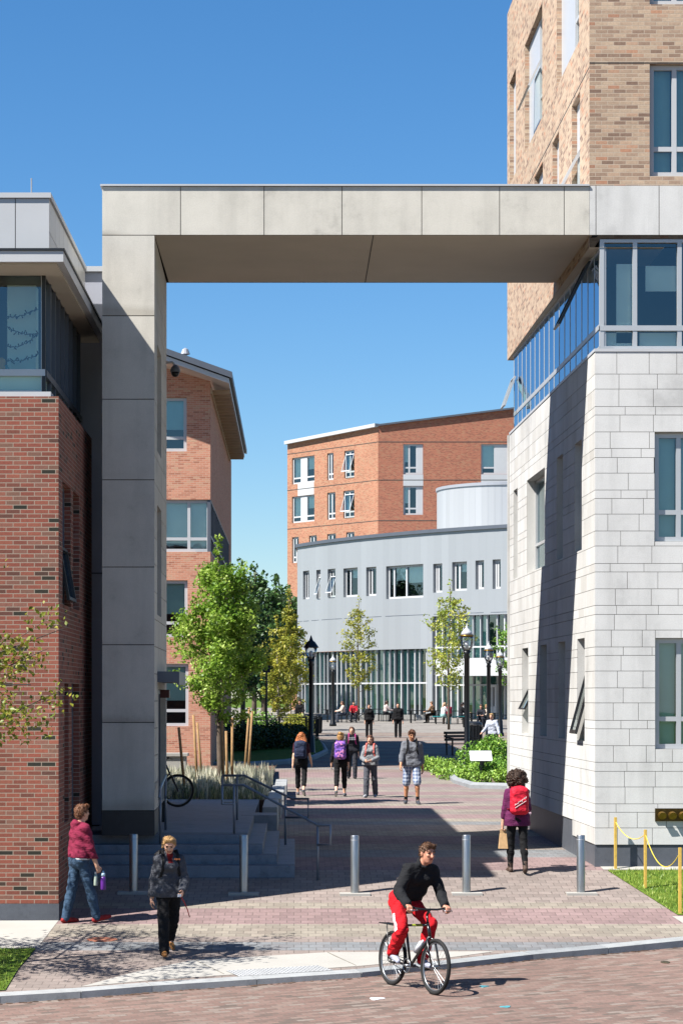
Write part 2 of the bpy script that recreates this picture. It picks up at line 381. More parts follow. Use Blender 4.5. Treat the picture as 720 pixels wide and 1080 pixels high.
# ------------------------------------------------------------------ walls and windows
class Wall:
    """a vertical plane from plan point A to B, left to right as seen from outside"""
    def __init__(s, A, B):
        s.A = Vector((A[0], A[1])); s.B = Vector((B[0], B[1])); d = s.B-s.A
        s.L = d.length; s.u = d/s.L; s.n = Vector((s.u.y, -s.u.x))
    bul = 0.0
    def pt(s, u, z, dep=0.0):
        q = s.A+s.u*u-s.n*(dep-s.bul*4*(u/s.L)*(1-u/s.L))
        return (q.x, q.y, z)
    def udepth(s, d): return (d-s.A.y)/s.u.y
    def upx(s, px):
        """u where the image column px meets this wall"""
        k = (px-CX)/F
        # A.x+u*ux = k*(A.y+u*uy)
        if s.bul:
            lo, hi = 0.0, s.L
            for _ in range(50):
                m = (lo+hi)/2; q = s.pt(m, 0)
                if q[0]/q[1] < k: lo = m
                else: hi = m
            return lo
        return (k*s.A.y-s.A.x)/(s.u.x-k*s.u.y)
    def dep(s, u): return s.pt(u, 0)[1]
    def plain(s, mb, u0, u1, z0, z1, holes=(), reveal=.15, dep=0.0, mi=0, mi_rev=None):
        us = sorted({u0, u1}|{min(max(h[k], u0), u1) for h in holes for k in (0, 1)}|({u0+(u1-u0)*i/24 for i in range(25)} if s.bul else set()))
        zs_ = sorted({z0, z1}|{min(max(h[k], z0), z1) for h in holes for k in (2, 3)})
        for a, b in zip(us, us[1:]):
            if b-a < 1e-5: continue
            run = None
            for c, d in zip(zs_, zs_[1:]):
                mu, mz = (a+b)/2, (c+d)/2
                if any(h[0] < mu < h[1] and h[2] < mz < h[3] for h in holes): continue
                mb.face([s.pt(a, c, dep), s.pt(b, c, dep), s.pt(b, d, dep), s.pt(a, d, dep)], mi, [(a, c), (b, c), (b, d), (a, d)])
        mr = mi if mi_rev is None else mi_rev
        for h in holes:
            a, b, c, d = max(h[0], u0), min(h[1], u1), max(h[2], z0), min(h[3], z1)
            e = dep+reveal
            if h[0] >= u0: mb.face([s.pt(a, c, dep), s.pt(a, d, dep), s.pt(a, d, e), s.pt(a, c, e)], mr, [(0, c), (0, d), (reveal, d), (reveal, c)])
            if h[1] <= u1: mb.face([s.pt(b, c, dep), s.pt(b, c, e), s.pt(b, d, e), s.pt(b, d, dep)], mr, [(0, c), (reveal, c), (reveal, d), (0, d)])
            mb.face([s.pt(a, c, dep), s.pt(a, c, e), s.pt(b, c, e), s.pt(b, c, dep)], mr, [(a, 0), (a, reveal), (b, reveal), (b, 0)])
            mb.face([s.pt(a, d, dep), s.pt(b, d, dep), s.pt(b, d, e), s.pt(a, d, e)], mr, [(a, 0), (b, 0), (b, reveal), (a, reveal)])
    def stones(s, mb, courses, usplit, holes=(), gap=.009, thick=.02, dep=0.0, u0=0.0, u1=None, mi=0, rng=random):
        """separate cut stones: every stone is a raised block with its own tone; usplit(row) gives joint positions"""
        u1 = s.L if u1 is None else u1
        for r, (c, d) in enumerate(courses):
            js = [u0]+[j for j in usplit(r) if u0+.05 < j < u1-.05]+[u1]
            for a, b in zip(js, js[1:]):
                rects = [(a, b, c, d)]
                for h in holes:
                    nr = []
                    for (p, q, v, w) in rects:
                        if h[1] <= p or h[0] >= q or h[3] <= v or h[2] >= w: nr.append((p, q, v, w)); continue
                        if h[0] > p: nr.append((p, h[0], v, w))
                        if h[1] < q: nr.append((h[1], q, v, w))
                        pp, qq = max(p, h[0]), min(q, h[1])
                        if h[2] > v: nr.append((pp, qq, v, h[2]))
                        if h[3] < w: nr.append((pp, qq, h[3], w))
                    rects = nr
                tone = min(1, max(0, rng.gauss(.5, .14)))
                for (p, q, v, w) in rects:
                    if q-p < .02 or w-v < .02: continue
                    g = gap/2
                    p2 = p+(g if p > u0+1e-6 else 0); q2 = q-(g if q < u1-1e-6 else 0)
                    v2, w2 = v+g, w-g
                    f = [s.pt(p2, v2, dep), s.pt(q2, v2, dep), s.pt(q2, w2, dep), s.pt(p2, w2, dep)]
                    bk = [s.pt(p2, v2, dep+thick), s.pt(q2, v2, dep+thick), s.pt(q2, w2, dep+thick), s.pt(p2, w2, dep+thick)]
                    mb.face(f, mi, None, tone)
                    for i in range(4):
                        j = (i+1) % 4
                        if (i == 3 and p <= u0+1e-6) or (i == 1 and q >= u1-1e-6): continue   # corner stones meet the next wall
                        mb.face([f[i], bk[i], bk[j], f[j]], mi, None, tone)
    def slab(s, mb, u0, u1, z0, z1, d0, d1, mi=0, tone=None):
        if s.bul and u1-u0 > 2.5:
            n = int((u1-u0)/1.6)+1
            for i in range(n): s.slab(mb, u0+(u1-u0)*i/n, u0+(u1-u0)*(i+1)/n, z0, z1, d0, d1, mi, tone)
            return
        mb.hexa([s.pt(u0, z0, d0), s.pt(u1, z0, d0), s.pt(u1, z0, d1), s.pt(u0, z0, d1), s.pt(u0, z1, d0), s.pt(u1, z1, d0), s.pt(u1, z1, d1), s.pt(u0, z1, d1)], mi, tone)
def window(parent, W, h, inset=.13, cols=(), rows=(), blind=None, frame='frame_metal', bw=.055, glassm='window_glass', bcol='blind_cloth', sash=None, part='window', room=.7, side=None, inner='interior'):
    """h=(u0,u1,z0,z1) in wall W: a window part made of its frame, with pane, blind and the room behind as sub-parts"""
    u0, u1, z0, z1 = h; u0 += .004; u1 -= .004; z0 += .004; z1 -= .004
    fr = MB(); d0, d1 = inset, inset+.07
    W.slab(fr, u0, u0+bw, z0, z1, d0, d1); W.slab(fr, u1-bw, u1, z0, z1, d0, d1)
    W.slab(fr, u0+bw, u1-bw, z0, z0+bw, d0, d1); W.slab(fr, u0+bw, u1-bw, z1-bw, z1, d0, d1)
    ucs = [u0+(u1-u0)*c for c in cols]
    for c in ucs: W.slab(fr, c-bw*.5, c+bw*.5, z0+bw, z1-bw, d0+.002, d1-.002)
    for r in rows:
        zz = z0+(z1-z0)*r
        W.slab(fr, u0+bw, u1-bw, zz-bw*.5, zz+bw*.5, d0+.004, d1-.004)
    o = fr.build(part, M[frame], parent)
    if side:   # a solid metal panel that fills one side of the opening: (fraction from, to)
        sp = MB(); W.slab(sp, u0+(u1-u0)*side[0], u0+(u1-u0)*side[1], z0+.01, z1-.01, d0-.01, d1-.02); sp.build('side_panel', M['white_metal'], o)
    g = MB(); W_d = inset+.04
    g.face([W.pt(u0+.01, z0+.01, W_d), W.pt(u1-.01, z0+.01, W_d), W.pt(u1-.01, z1-.01, W_d), W.pt(u0+.01, z1-.01, W_d)])
    g.build('pane', M[glassm], o)
    if blind:
        bl = MB()
        spans = list(zip([u0]+ucs, ucs+[u1]))
        bs = blind if hasattr(blind, '__len__') else [blind]*len(spans)
        for (a, b), q in zip(spans, bs):
            if not q: continue
            zt = z1-.02; zb = z1-(z1-z0-.04)*q
            W.slab(bl, a+.04, b-.04, zb, zt, inset+.16, inset+.175)
        if bl.f: bl.build('blind', M[bcol], o)
    if room:
        rm = MB(); a, b = inset+.075, inset+room
        q = lambda u, z, d: W.pt(u, z, d)
        rm.face([q(u0, z0, b), q(u1, z0, b), q(u1, z1, b), q(u0, z1, b)])
        rm.face([q(u0, z0, a), q(u0, z0, b), q(u0, z1, b), q(u0, z1, a)])
        rm.face([q(u1, z0, a), q(u1, z1, a), q(u1, z1, b), q(u1, z0, b)])
        rm.face([q(u0, z0, a), q(u1, z0, a), q(u1, z0, b), q(u0, z0, b)])
        rm.face([q(u0, z1, a), q(u0, z1, b), q(u1, z1, b), q(u1, z1, a)])
        rm.build('room_lining', M[inner], o)
    if sash:   # awning sash tilted out: (ua,ub,za,zb,open metres)
        ua, ub, za, zb, op = sash
        sm = MB(); d = inset-.02
        def sp(u, k): return Vector(W.pt(u, zb-(zb-za)*k*math.cos(math.asin(min(.95, op/(zb-za)))), d-op*k))
        for k0, k1, v0, v1 in ((0, 1, ua, ua+.05), (0, 1, ub-.05, ub), (0, .05, ua+.05, ub-.05), (.94, 1, ua+.05, ub-.05)):
            nn = Vector((W.n.x, W.n.y, .3)).normalized()*.04
            p = [sp(v0, k1), sp(v1, k1), sp(v1, k0), sp(v0, k0)]
            sm.hexa([p[0], p[1], p[2], p[3]]+[x+nn for x in p])
        so = sm.build('open_sash', M['dark_metal'] if frame != 'white_metal' else M['white_metal'], o)
        # its glass belongs to the sash mesh as a second material
        n0 = MB(); n0.face([sp(ua+.05, .95), sp(ub-.05, .95), sp(ub-.05, .05), sp(ua+.05, .05)])
        me = so.data; me.materials.append(M[glassm])
        import bmesh
        bm = bmesh.new(); bm.from_mesh(me); off = wloc(so)
        vs = [bm.verts.new(Vector(v)-off) for v in n0.v]; fc = bm.faces.new(vs); fc.material_index = 1
        bm.to_mesh(me); bm.free()
    return o
# ================================================================== TERRAIN, ROAD, PAVING
def clip(poly, k, val, keep_less):
    out = []
    for i in range(len(poly)):
        a, b = poly[i], poly[(i+1) % len(poly)]
        ia = (a[k] <= val) == keep_less; ib = (b[k] <= val) == keep_less
        if ia: out.append(a)
        if ia != ib:
            t = (val-a[k])/(b[k]-a[k])
            out.append(tuple(a[j]+(b[j]-a[j])*t for j in range(2)))
    return out
def drape(mb, poly, dz, zf=None, mi=0):
    br = [-200]+[p[0] for p in PROF[1:-1]]+[4000]
    for a, b in zip(br, br[1:]):
        q = clip(clip(poly, 1, b, True), 1, a, False)
        if len(q) >= 3: mb.face([(x, y, (zf(x, y) if zf else zg(y))+dz) for x, y in q], mi)
def gp(x, y):   # ground point in plan seen at image point (x, y)
    d = dg(y); return (X(x, d), d)
# far ground
g = MB(); rows = [(-1500, -3.5), (20, -3.2), (30, -.9), (60, .2), (110, .9), (160, 1.9), (400, 2.0), (3000, 2.0)]
for (a, za), (b, zb) in zip(rows, rows[1:]):
    for xa, xb in ((-3000, -60), (-60, 60), (60, 3000)):
        g.face([(xa, a, za), (xb, a, za), (xb, b, zb), (xa, b, zb)])
tag(g.build('ground', M['lawn_green']), kind='structure')
# curb line, extended sideways
def curb_at(i):
    return CURB[i]
ext = [(-70, 20.5), (-30, 20.5), (-14, 23.6)]
cols = [(x, y) for x, y in ext]+[(c[0], c[1]) for c in CURB]+[(14, 34.2), (30, 35.6), (70, 35.6)]
pv = MB()
tt = [0, .12, .3, .5, .75, 1]
def col_rows(c):
    xs, dc = c
    base = sorted([dc+(36.4-dc)*t for t in tt])
    return base+[40, 45, 51.4, 60, 70, 85, 97, 110, 120, 135, 147, 160, 230]
fixed_d = sorted({27, 30, 33})
for c0, c1 in zip(cols, cols[1:]):
    poly = [(c0[0], c0[1]), (c1[0], c1[1]), (c1[0], 230), (c0[0], 230)]
    drape(pv, poly, 0)
tag(pv.build('plaza_paving', M['paving']), kind='structure')
st = MB()
for c0, c1 in zip(cols, cols[1:]):
    st.face([(c0[0], -80, zs(c0[0], -80)), (c1[0], -80, zs(c1[0], -80)), (c1[0], c1[1], zs(*c1)), (c0[0], c0[1], zs(*c0))])
tag(st.build('road', M['street_brick']), kind='structure')
# granite curb stones in one strip
kb = MB()
for i, (c0, c1) in enumerate(zip(cols, cols[1:])):
    nseg = max(1, int(math.hypot(c1[0]-c0[0], c1[1]-c0[1])/1.3))
    for k in range(nseg):
        a = Vector((c0[0]+(c1[0]-c0[0])*k/nseg, c0[1]+(c1[1]-c0[1])*k/nseg)); b = Vector((c0[0]+(c1[0]-c0[0])*(k+1)/nseg, c0[1]+(c1[1]-c0[1])*(k+1)/nseg))
        d = (b-a).normalized(); n = Vector((-d.y, d.x)); a = a+d*.004; b = b-d*.004
        ao, bo = a-n*.03, b-n*.03; ai, bi = a+n*.20, b+n*.20
        kb.hexa([(ao.x, ao.y, zs(*ao)-.2), (bo.x, bo.y, zs(*bo)-.2), (bi.x, bi.y, zg(bi.y)-.2), (ai.x, ai.y, zg(ai.y)-.2),
                 (ao.x, ao.y, zg(a.y)+.008), (bo.x, bo.y, zg(b.y)+.008), (bi.x, bi.y, zg(bi.y)+.012), (ai.x, ai.y, zg(ai.y)+.012)], 0, random.random())
tag(kb.build('kerb', M['granite_light']), kind='structure')
# gritty seam of dirt where the road meets the kerb
gm = MB()
for c0, c1 in zip(CURB, CURB[1:]):
    for k in range(26):
        t = random.random(); x = c0[0]+(c1[0]-c0[0])*t; y = c0[1]+(c1[1]-c0[1])*t-.05-abs(random.gauss(0, .035))
        r = random.uniform(.008, .03); a0 = random.random()*6
        gm.face([(x+r*math.cos(a0+j*1.26)*1.6, y+r*math.sin(a0+j*1.26), zs(x, y)+.004+.004*random.random()) for j in range(5)])
tag(gm.build('gutter_dirt', M['soil']), kind='stuff')
# concrete apron and tactile strip
cm = MB()
drape(cm, [gp(*p) for p in [(85, 1041), (140, 1026), (205, 1012.5), (345, 1004.5), (522, 1003.5), (470, 1010.5), (380, 1019), (270, 1026.5), (160, 1034)]], .004)
drape(cm, [gp(*p) for p in [(-260, 972), (62, 971), (40, 999.5), (-260, 1003)]], .004)
drape(cm, [gp(*p) for p in [(628, 912.5), (1000, 912.5), (1000, 917.5), (636, 917.5)]], .006)
drape(cm, [gp(*p) for p in [(708, 966.5), (1000, 966.5), (1000, 978), (726, 978)]], .004)
tag(cm.build('sidewalk_concrete', M['concrete_white']), kind='structure')
jm = MB()
for a, b in (((205, 1012.5), (236, 1027.5)), ((345, 1004.5), (375, 1018.5))):
    p, q = gp(*a), gp(*b); jm.bar((p[0], p[1], zg(p[1])+.006), (q[0], q[1], zg(q[1])+.006), .012, .004)
tag(jm.build('sidewalk_joints', M['joint']), kind='structure')
tp = MB(); quad = [gp(*p) for p in [(240, 1027), (355, 1018.5), (345, 1026.0), (268, 1032)]]
quad = [gp(*p) for p in [(238, 1024.5), (335, 1019), (352, 1024), (252, 1030.5)]]
drape(tp, quad, .010)
for i in range(22):
    for j in range(6):
        u, v = (i+.5)/22, (j+.5)/6
        x = (quad[0][0]*(1-u)+quad[1][0]*u)*(1-v)+(quad[3][0]*(1-u)+quad[2][0]*u)*v
        y = (quad[0][1]*(1-u)+quad[1][1]*u)*(1-v)+(quad[3][1]*(1-u)+quad[2][1]*u)*v
        tp.lathe([(.018, 0), (.012, .008)], (x, y, zg(y)+.010), 6)
plain('tactile_grey', '#97999a', .8, .1, 5)
tag(tp.build('tactile_plate', M['tactile_grey']), 'grey studded warning plate set into the pale kerb ramp', 'tactile plate')
# lawns
def lawn(name, polypx, blades, label=None):
    poly = [gp(*p) for p in polypx]
    lm = MB(); drape(lm, poly, .012)
    tag(lm.build(name, M['lawn_green']), kind='structure')
    xs = [p[0] for p in poly]; ys = [p[1] for p in poly]
    def inside(x, y):
        c = False
        for i in range(len(poly)):
            a, b = poly[i], poly[i-1]
            if (a[1] > y) != (b[1] > y) and x < (b[0]-a[0])*(y-a[1])/(b[1]-a[1])+a[0]: c = not c
        return c
    bl = MB(); n = 0; tries = 0
    while n < blades and tries < blades*6:
        tries += 1
        x, y = random.uniform(max(min(xs), -5.6), min(max(xs), 7.2)), random.uniform(min(ys), max(ys))
        if not inside(x, y): continue
        n += 1; h = random.uniform(.03, .075); a = random.random()*PI; w = .006; z = zg(y)+.01
        lx, ly = random.gauss(0, .02), random.gauss(0, .02)
        bl.face([(x-w*math.cos(a), y-w*math.sin(a), z), (x+w*math.cos(a), y+w*math.sin(a), z), (x+lx, y+ly, z+h)], 0, None, random.random())
    tag(bl.build(name+'_grass', M['grass_blade']), kind='stuff')
lawn('lawn_by_path', [(-260, 1004), (38, 1001), (20, 1022), (6, 1045), (-60, 1049), (-260, 1060)], 3500)
lawn('lawn_by_tower', [(640, 918.5), (1000, 918.5), (1000, 965.5), (714, 965.5)], 5200)
# ================================================================== STEPS AND LANDING
steps = thing('stone_steps', 'grey granite steps wrapping the landing beside the tall stone pillar', 'steps', (-1.5, 35.6, .8))
def stepbox(name, x1, d0, zt, d1, mat='granite_step'):
    b = MB(); b.box(-3.36, x1, d0, d1, .4, zt, 0, random.random()); return b.build(name, M[mat], steps, bevel=.008)
stepbox('step', X(311, 35.6), 35.60, .96, 42.4)
stepbox('step', X(292, 35.95), 35.95, 1.10, 42.5)
stepbox('step', X(277, 36.3), 36.30, 1.24, 42.6)
stepbox('landing', X(261, 36.65), 36.65, 1.38, 49.3, 'granite_step')
bk = MB(); bk.box(-.99, -.32, 42.6, 43.6, .6, 1.385, 0, .3); bk.build('end_block', M['granite_step'], steps, bevel=.01)
# ground of the raised garden behind the landing
tr = MB(); tr.box(-30, -.62, 49.3, 74.0, .4, 1.36)
tag(tr.build('raised_garden_ground', M['soil']), kind='structure')
tr = MB(); tr.box(-30, -3.37, 37.5, 49.28, .4, 1.36)
tag(tr.build('raised_side_ground', M['concrete']), kind='structure')
EDGE_LAB = ['long pale granite block at the near corner of the grass bed', 'second pale granite block along the edge of the grass bed', 'third pale granite block from the steps along the grass bed', 'farthest pale granite block edging the grass bed by the hedge']
for i, (d0, d1) in enumerate(((44.2, 47.6), (48.2, 51.6), (52.2, 55.6), (56.2, 60))):
    b = MB(); xa = -.62+.012*(d0-44); b.box(xa, xa+.30, d0, d1, .5, 1.46-.01*i, 0, random.random())
    o = b.build('granite_block', M['granite_light'], None, bevel=.02)
    tag(o, EDGE_LAB[i], 'granite block', 'granite blocks edging the grass bed')
b = MB(); b.box(-5.4, X(197, 58), 57.5, 58.1, 1.3, Z(797, 58)); b.box(-5.4, X(197, 58)+.05, 57.45, 58.15, Z(797, 58), Z(794, 58))
tag(b.build('low_garden_wall', M['concrete_white']), 'low white garden wall in front of the far left brick building', 'wall')
# handrails
plain('rail_metal', '#7f868f', .4, .05, 4, .4)
def rail(name, pts_loop, posts, label):
    r = thing(name, label, 'handrail', posts[0][0], 0, 'handrails on the granite steps')
    m = MB()
    for L in pts_loop: m.tube(L, .022, 8)
    m.build('rail_bar', M['rail_metal'], r, True)
    for a, b in posts:
        q = MB(); q.tube([a, b], .02, 8); q.build('post', M['rail_metal'], r, True)
def rp(x, y, d): return tuple(P(x, y, d))
dA, dB = 40.6, 39.8
A1, A2, A3, A4 = rp(234.5, 818, 41), rp(258, 818, 41), rp(308, 842.5, 39.6), rp(325, 842.5, 39.2)
rail('handrail', [[A1, A2, A3, A4, rp(325, 862, 39.2), rp(301, 862, 39.6)], [A1, rp(234.5, 846, 41), rp(250, 846, 41)]],
     [(rp(250, 866, 41), rp(250, 818, 41)), (rp(301, 891, 39.6), rp(301, 840, 39.6))], 'grey steel handrail farther back on the granite steps')
B1, B2, B3, B4 = rp(234.5, 828, 36.9), rp(257, 828, 36.9), rp(335, 870.5, 35.4), rp(348.5, 870.5, 35.2)
zf = zg(35.4)
rail('handrail', [[B1, B2, B3, B4, rp(348.5, 891, 35.2), rp(335, 891, 35.4)], [B1, rp(234.5, 848, 36.9), rp(247, 848, 36.9)]],
     [((X(247, 36.9), 36.9, 1.38), rp(247, 828, 36.9)), ((X(335, 35.4), 35.4, zf), rp(335, 870, 35.4))], 'grey steel handrail at the near corner of the granite steps')
C1, C2 = rp(166, 828, 37.6), rp(171.5, 828, 38.6)
rail('handrail', [[(-2.14, 36.2, 2.0), (-2.14, 36.5, 2.14), (-2.14, 38.0, 2.28), (-2.14, 38.0, 1.9)]],
     [((-2.14, 36.5, 1.24), (-2.14, 36.5, 2.14)), ((-2.14, 38.0, 1.38), (-2.14, 38.0, 2.28))], 'short grey steel handrail against the tall stone pillar')
# ================================================================== GATEWAY
D0, D1 = 36.4, 40.6
K = D0/F
zy = lambda y: CZ+(HY-y)*K
gate = thing('stone_gateway', 'tall pale stone gateway with one square pillar and a long flat beam', 'gateway', (-2.65, D0, 1.38))
xl, xr = X(108, D0), X(163, D0)
jz = [zy(y) for y in (855, 762, 680, 598, 506, 421, 333, 248)]
pm = MB()
Wf = Wall((xl, D0), (xr, D0)); Wr = Wall((xr, D0), (xr-.04, D1)); Wl = Wall((xl, D1), (xl, D0)); Wb = Wall((xr-.04, D1), (xl, D1))
rg = random.Random(3)
courses = list(zip(jz, jz[1:]))
Wf.stones(pm, courses, lambda r: [], rng=rg, gap=.014)
Wl.stones(pm, courses, lambda r: [1.4, 2.8], rng=rg, gap=.014); Wb.stones(pm, courses, lambda r: [], rng=rg, gap=.014)
zb, zt = jz[0], jz[-1]
fine = [zb+(zt-zb)*i/21 for i in range(22)]
slots = [(Wr.upx(166), Wr.upx(170.3), Z(478, 37.8), Z(366, 37.6)), (Wr.upx(166), Wr.upx(170.3), Z(649, 37.8), Z(534, 37.6)), (Wr.upx(167.0), Wr.upx(175.2), 1.38, 3.72)]
Wr.stones(pm, list(zip(fine, fine[1:])), lambda r: [(.7+.5*(r % 2)+1.0*k) for k in range(4)], slots, rng=rg, gap=.010)
for W_, hh in ((Wf, ()), (Wl, ()), (Wb, ()), (Wr, slots)):
    W_.plain(pm, 0, W_.L, zb, zt, hh, .2, .012, 1, 0)
pm.build('pillar', [M['gate_stone'], M['joint_dark']], gate)
bs = MB()
z0 = 1.382
Wf.slab(bs, -.004, Wf.L+.004, z0, zb-.004, -.006, .3); Wl.slab(bs, 0, Wl.L-.31, z0, zb-.004, -.006, .2); Wb.slab(bs, 0, Wb.L-.21, z0, zb-.004, -.006, .2)
Wr.slab(bs, .31, slots[2][0], z0, zb-.004, -.006, .2); Wr.slab(bs, slots[2][1], Wr.L-.21, z0, zb-.004, -.006, .2)
plain('base_black', '#24272c', .4, .2, 8)
bs.build('base', M['base_black'], gate)
for k, h in enumerate(slots[:2]):
    window(gate, Wr, h, .16, cols=(), rows=(.5,), frame='dark_metal', room=.4)
dr = MB(); h = slots[2]
Wr.slab(dr, h[0]+.01, h[0]+.07, z0, h[3], .1, .2); Wr.slab(dr, h[1]-.07, h[1]-.01, z0, h[3], .1, .2); Wr.slab(dr, h[0]+.07, h[1]-.07, h[3]-.07, h[3], .1, .2)
do = dr.build('door', M['slate_metal'], gate)
lf = MB(); Wr.slab(lf, h[0]+.07, h[1]-.07, z0+.01, h[3]-.07, .12, .17); lf.build('leaf', M['slate_metal'], do)
hd = MB(); Wr.slab(hd, h[0]+.14, h[0]+.17, z0+.9, z0+1.25, .05, .08); hd.build('handle', M['chrome'], do)
cn = MB(); Wr.slab(cn, .9, 3.6, Z(720, 38.6), Z(709, 38.6), -.36, 0); Wr.slab(cn, .9, 3.6, Z(720, 38.6)-.04, Z(720, 38.6), -.36, -.32)
cn.build('canopy', M['slate_metal'], gate)
# beam
zb0, zb1 = zy(248), zy(196.5)
xe = X(621, D0)
bm = MB()
WB = Wall((xl, D0), (xe, D0)); WBb = Wall((xe-.1, D1), (xl, D1)); WBl = Wall((xl, D1), (xl, D0))
js = [WB.upx(p) for p in (190.5, 278.5, 360.5, 444.5, 526.5, 594.5)]
WB.stones(bm, [(zb0, zb1)], lambda r: js, rng=rg, gap=.012); WBb.stones(bm, [(zb0, zb1)], lambda r: [1.2, 2.5, 3.8, 5.1, 6.4], rng=rg, gap=.012); WBl.stones(bm, [(zb0, zb1)], lambda r: [1.4, 2.8], rng=rg, gap=.012)
for W_ in (WB, WBb, WBl): W_.plain(bm, 0, W_.L, zb0, zb1, (), .2, .012, 1)
o = bm.build('beam', [M['gate_stone'], M['joint_dark']], gate)
so = MB(); so.box(xr+.002, xe+.05, D0+.03, D1-.03, zb0+.004, zb0+.05); so.build('soffit', M['soffit'], o)
jn = MB(); jx = X(388, 39)
jn.box(jx-.008, jx+.008, D0+.04, D1-.04, zb0-.001, zb0+.006); jn.build('soffit_joint', M['joint_dark'], o)
cp = MB(); cp.box(xl-.03, xe-.003, D0-.03, D1+.03, zb1+.002, zb1+.03); cp.build('coping', M['white_metal'], o)
# ================================================================== LEFT BRICK BUILDING
DL = 32.6
xc = X(62, DL); dend = 37.95
lb = thing('brick_building', 'red brick building with a glazed upper floor and metal eaves beside the pillar', 'building', (xc-2, DL, .4))
WF = Wall((-9.5, DL), (xc, DL)); WS = Wall((xc, DL), (xc, dend))
zt = Z(418, DL); zbase = Z(953, DL)
wm = MB()
us = lambda px: WS.upx(px)
wins = [(us(66.2), us(75), 4.95, 6.75), (us(77.2), us(84), 4.95, 6.75), (us(68.2), us(72.8), 1.75, 3.8), (us(76), us(84), 1.75, 3.8)]
WF.plain(wm, 0, WF.L, zbase, zt); WS.plain(wm, 0, WS.L, zbase, zt, wins, .12)
wm.box(-9.5, xc, DL+.001, DL+.25, zt-.002, zt)   # top of the parapet wall
wm.face([(xc, dend, .3), (xc-6, dend, .3), (xc-6, dend, zt), (xc, dend, zt)])
wm.build('wall', M['red_brick'], lb)
bb = MB(); WF.slab(bb, 0, WF.L+.006, .2, zbase-.003, -.006, .25); WS.slab(bb, .26, WS.L, .2, zbase-.003, -.006, .25)
bb.build('base', M['granite_grey'], lb)
# movement joint and thin course line on the front, as in the brickwork
jl = MB(); WF.slab(jl, 0, WF.L-.4, Z(722.5, DL), Z(721.5, DL), -.002, .01); jl.build('brick_joint', M['joint_dark'], lb)
for i, h in enumerate(wins):
    o = window(lb, WS, h, .10, rows=(), frame='slate_metal', room=.4, glassm='blue_glass', sash=(h[0]+.1, h[1]-.08, 5.0, 5.8, .14) if i == 0 else None)
# glazed floor
xg = X(48, 33.0); dg0 = 33.0; dg1 = dg0*(310-48)/(310-86)
G1 = Wall((-9.5, dg0), (xg, dg0)); G2 = Wall((xg, dg0), (xg, dg1))
zs1, zs2 = zt+.09, Z(284, 33.0)
sl = MB(); sl.box(-9.5, xg+.12, DL+.02, dg0-.0, zt+.002, zt+.07); sl.build('sill', M['white_metal'], lb); sl = MB(); sl.box(xg-.05, xc-.02, dg0+.01, dend-.02, zt-.02, zt+.02); sl.build('side_sill', M['slate_metal'], lb)
zr0, zr1 = Z(396.5, dg0), Z(389.5, dg0)
hF = (0, G1.L, zs1, zs2)
def curtain(parent, W, h, muls, rail_z, post_w=.06, gl='window_glass', name='glazed_wall', frame='frame_metal', room=2.2, spand=True, inner='interior', prot=.02, pd=.05, ends=(1, 1)):
    f = MB(); u0, u1, z0, z1 = h
    for u in muls: W.slab(f, u-post_w/2, u+post_w/2, z0, z1, -prot+.012, .10)
    W.slab(f, u0, u1, z1-.05, z1, -.01, .09); W.slab(f, u0, u1, z0, z0+.05, -.01, .09)
    for (a, b) in rail_z: W.slab(f, u0, u1, a, b, -prot+.004, .092)
    o = f.build(name, M[frame], parent)
    zlo = rail_z[0][1] if (spand and rail_z) else z0
    p = MB(); p.face([W.pt(u0, zlo, pd), W.pt(u1, zlo, pd), W.pt(u1, z1, pd), W.pt(u0, z1, pd)]); p.build('pane', M[gl], o)
    if spand and rail_z:
        s_ = MB(); W.slab(s_, u0, u1, z0, rail_z[0][0], .05, .06); s_.build('spandrel', M['spandrel' if gl != 'blue_glass' else 'blue_glass'], o)
    if room:
        r = MB(); r.face([W.pt(u0, z0, room), W.pt(u1, z0, room), W.pt(u1, z1, room), W.pt(u0, z1, room)]); r.face([W.pt(u0, z1, .11), W.pt(u1, z1, .11), W.pt(u1, z1, room), W.pt(u0, z1, room)]); r.face([W.pt(u0, z0, .11), W.pt(u1, z0, .11), W.pt(u1, z0, room), W.pt(u0, z0, room)])
        for ue, on in ((u0, ends[0]), (u1, ends[1])):
            if on: r.face([W.pt(ue, z0, .11), W.pt(ue, z0, room), W.pt(ue, z1, room), W.pt(ue, z1, .11)])
        r.build('room_lining', M[inner], o)
    return o
gF = curtain(lb, G1, hF, [G1.L-.03, G1.upx(-20), G1.upx(-95), G1.upx(-170)], [(zr0, zr1)], frame='frame_metal', ends=(1, 0))
plain('column_green', '#d5ebe2', .7, .05, 2)
clm = MB(); xa, xb = X(8, 33.75), X(38, 33.75); clm.box(xa, xb, 33.75, 34.1, zt, zs2); clm.build('room_column', M['column_green'], gF)
cp_ = MB(); cp_.box(xg-.05, xg+.005, dg0-.012, dg0+.05, zs1, zs2); cp_.build('corner_post', M['dark_metal'], gF)
gS = curtain(lb, G2, (0.06, G2.L, zs1, zs2), [.06+.66*i for i in range(1, 9)], [(zr0, zr1)], frame='slate_metal', gl='window_glass', room=2.0, ends=(0, 1))
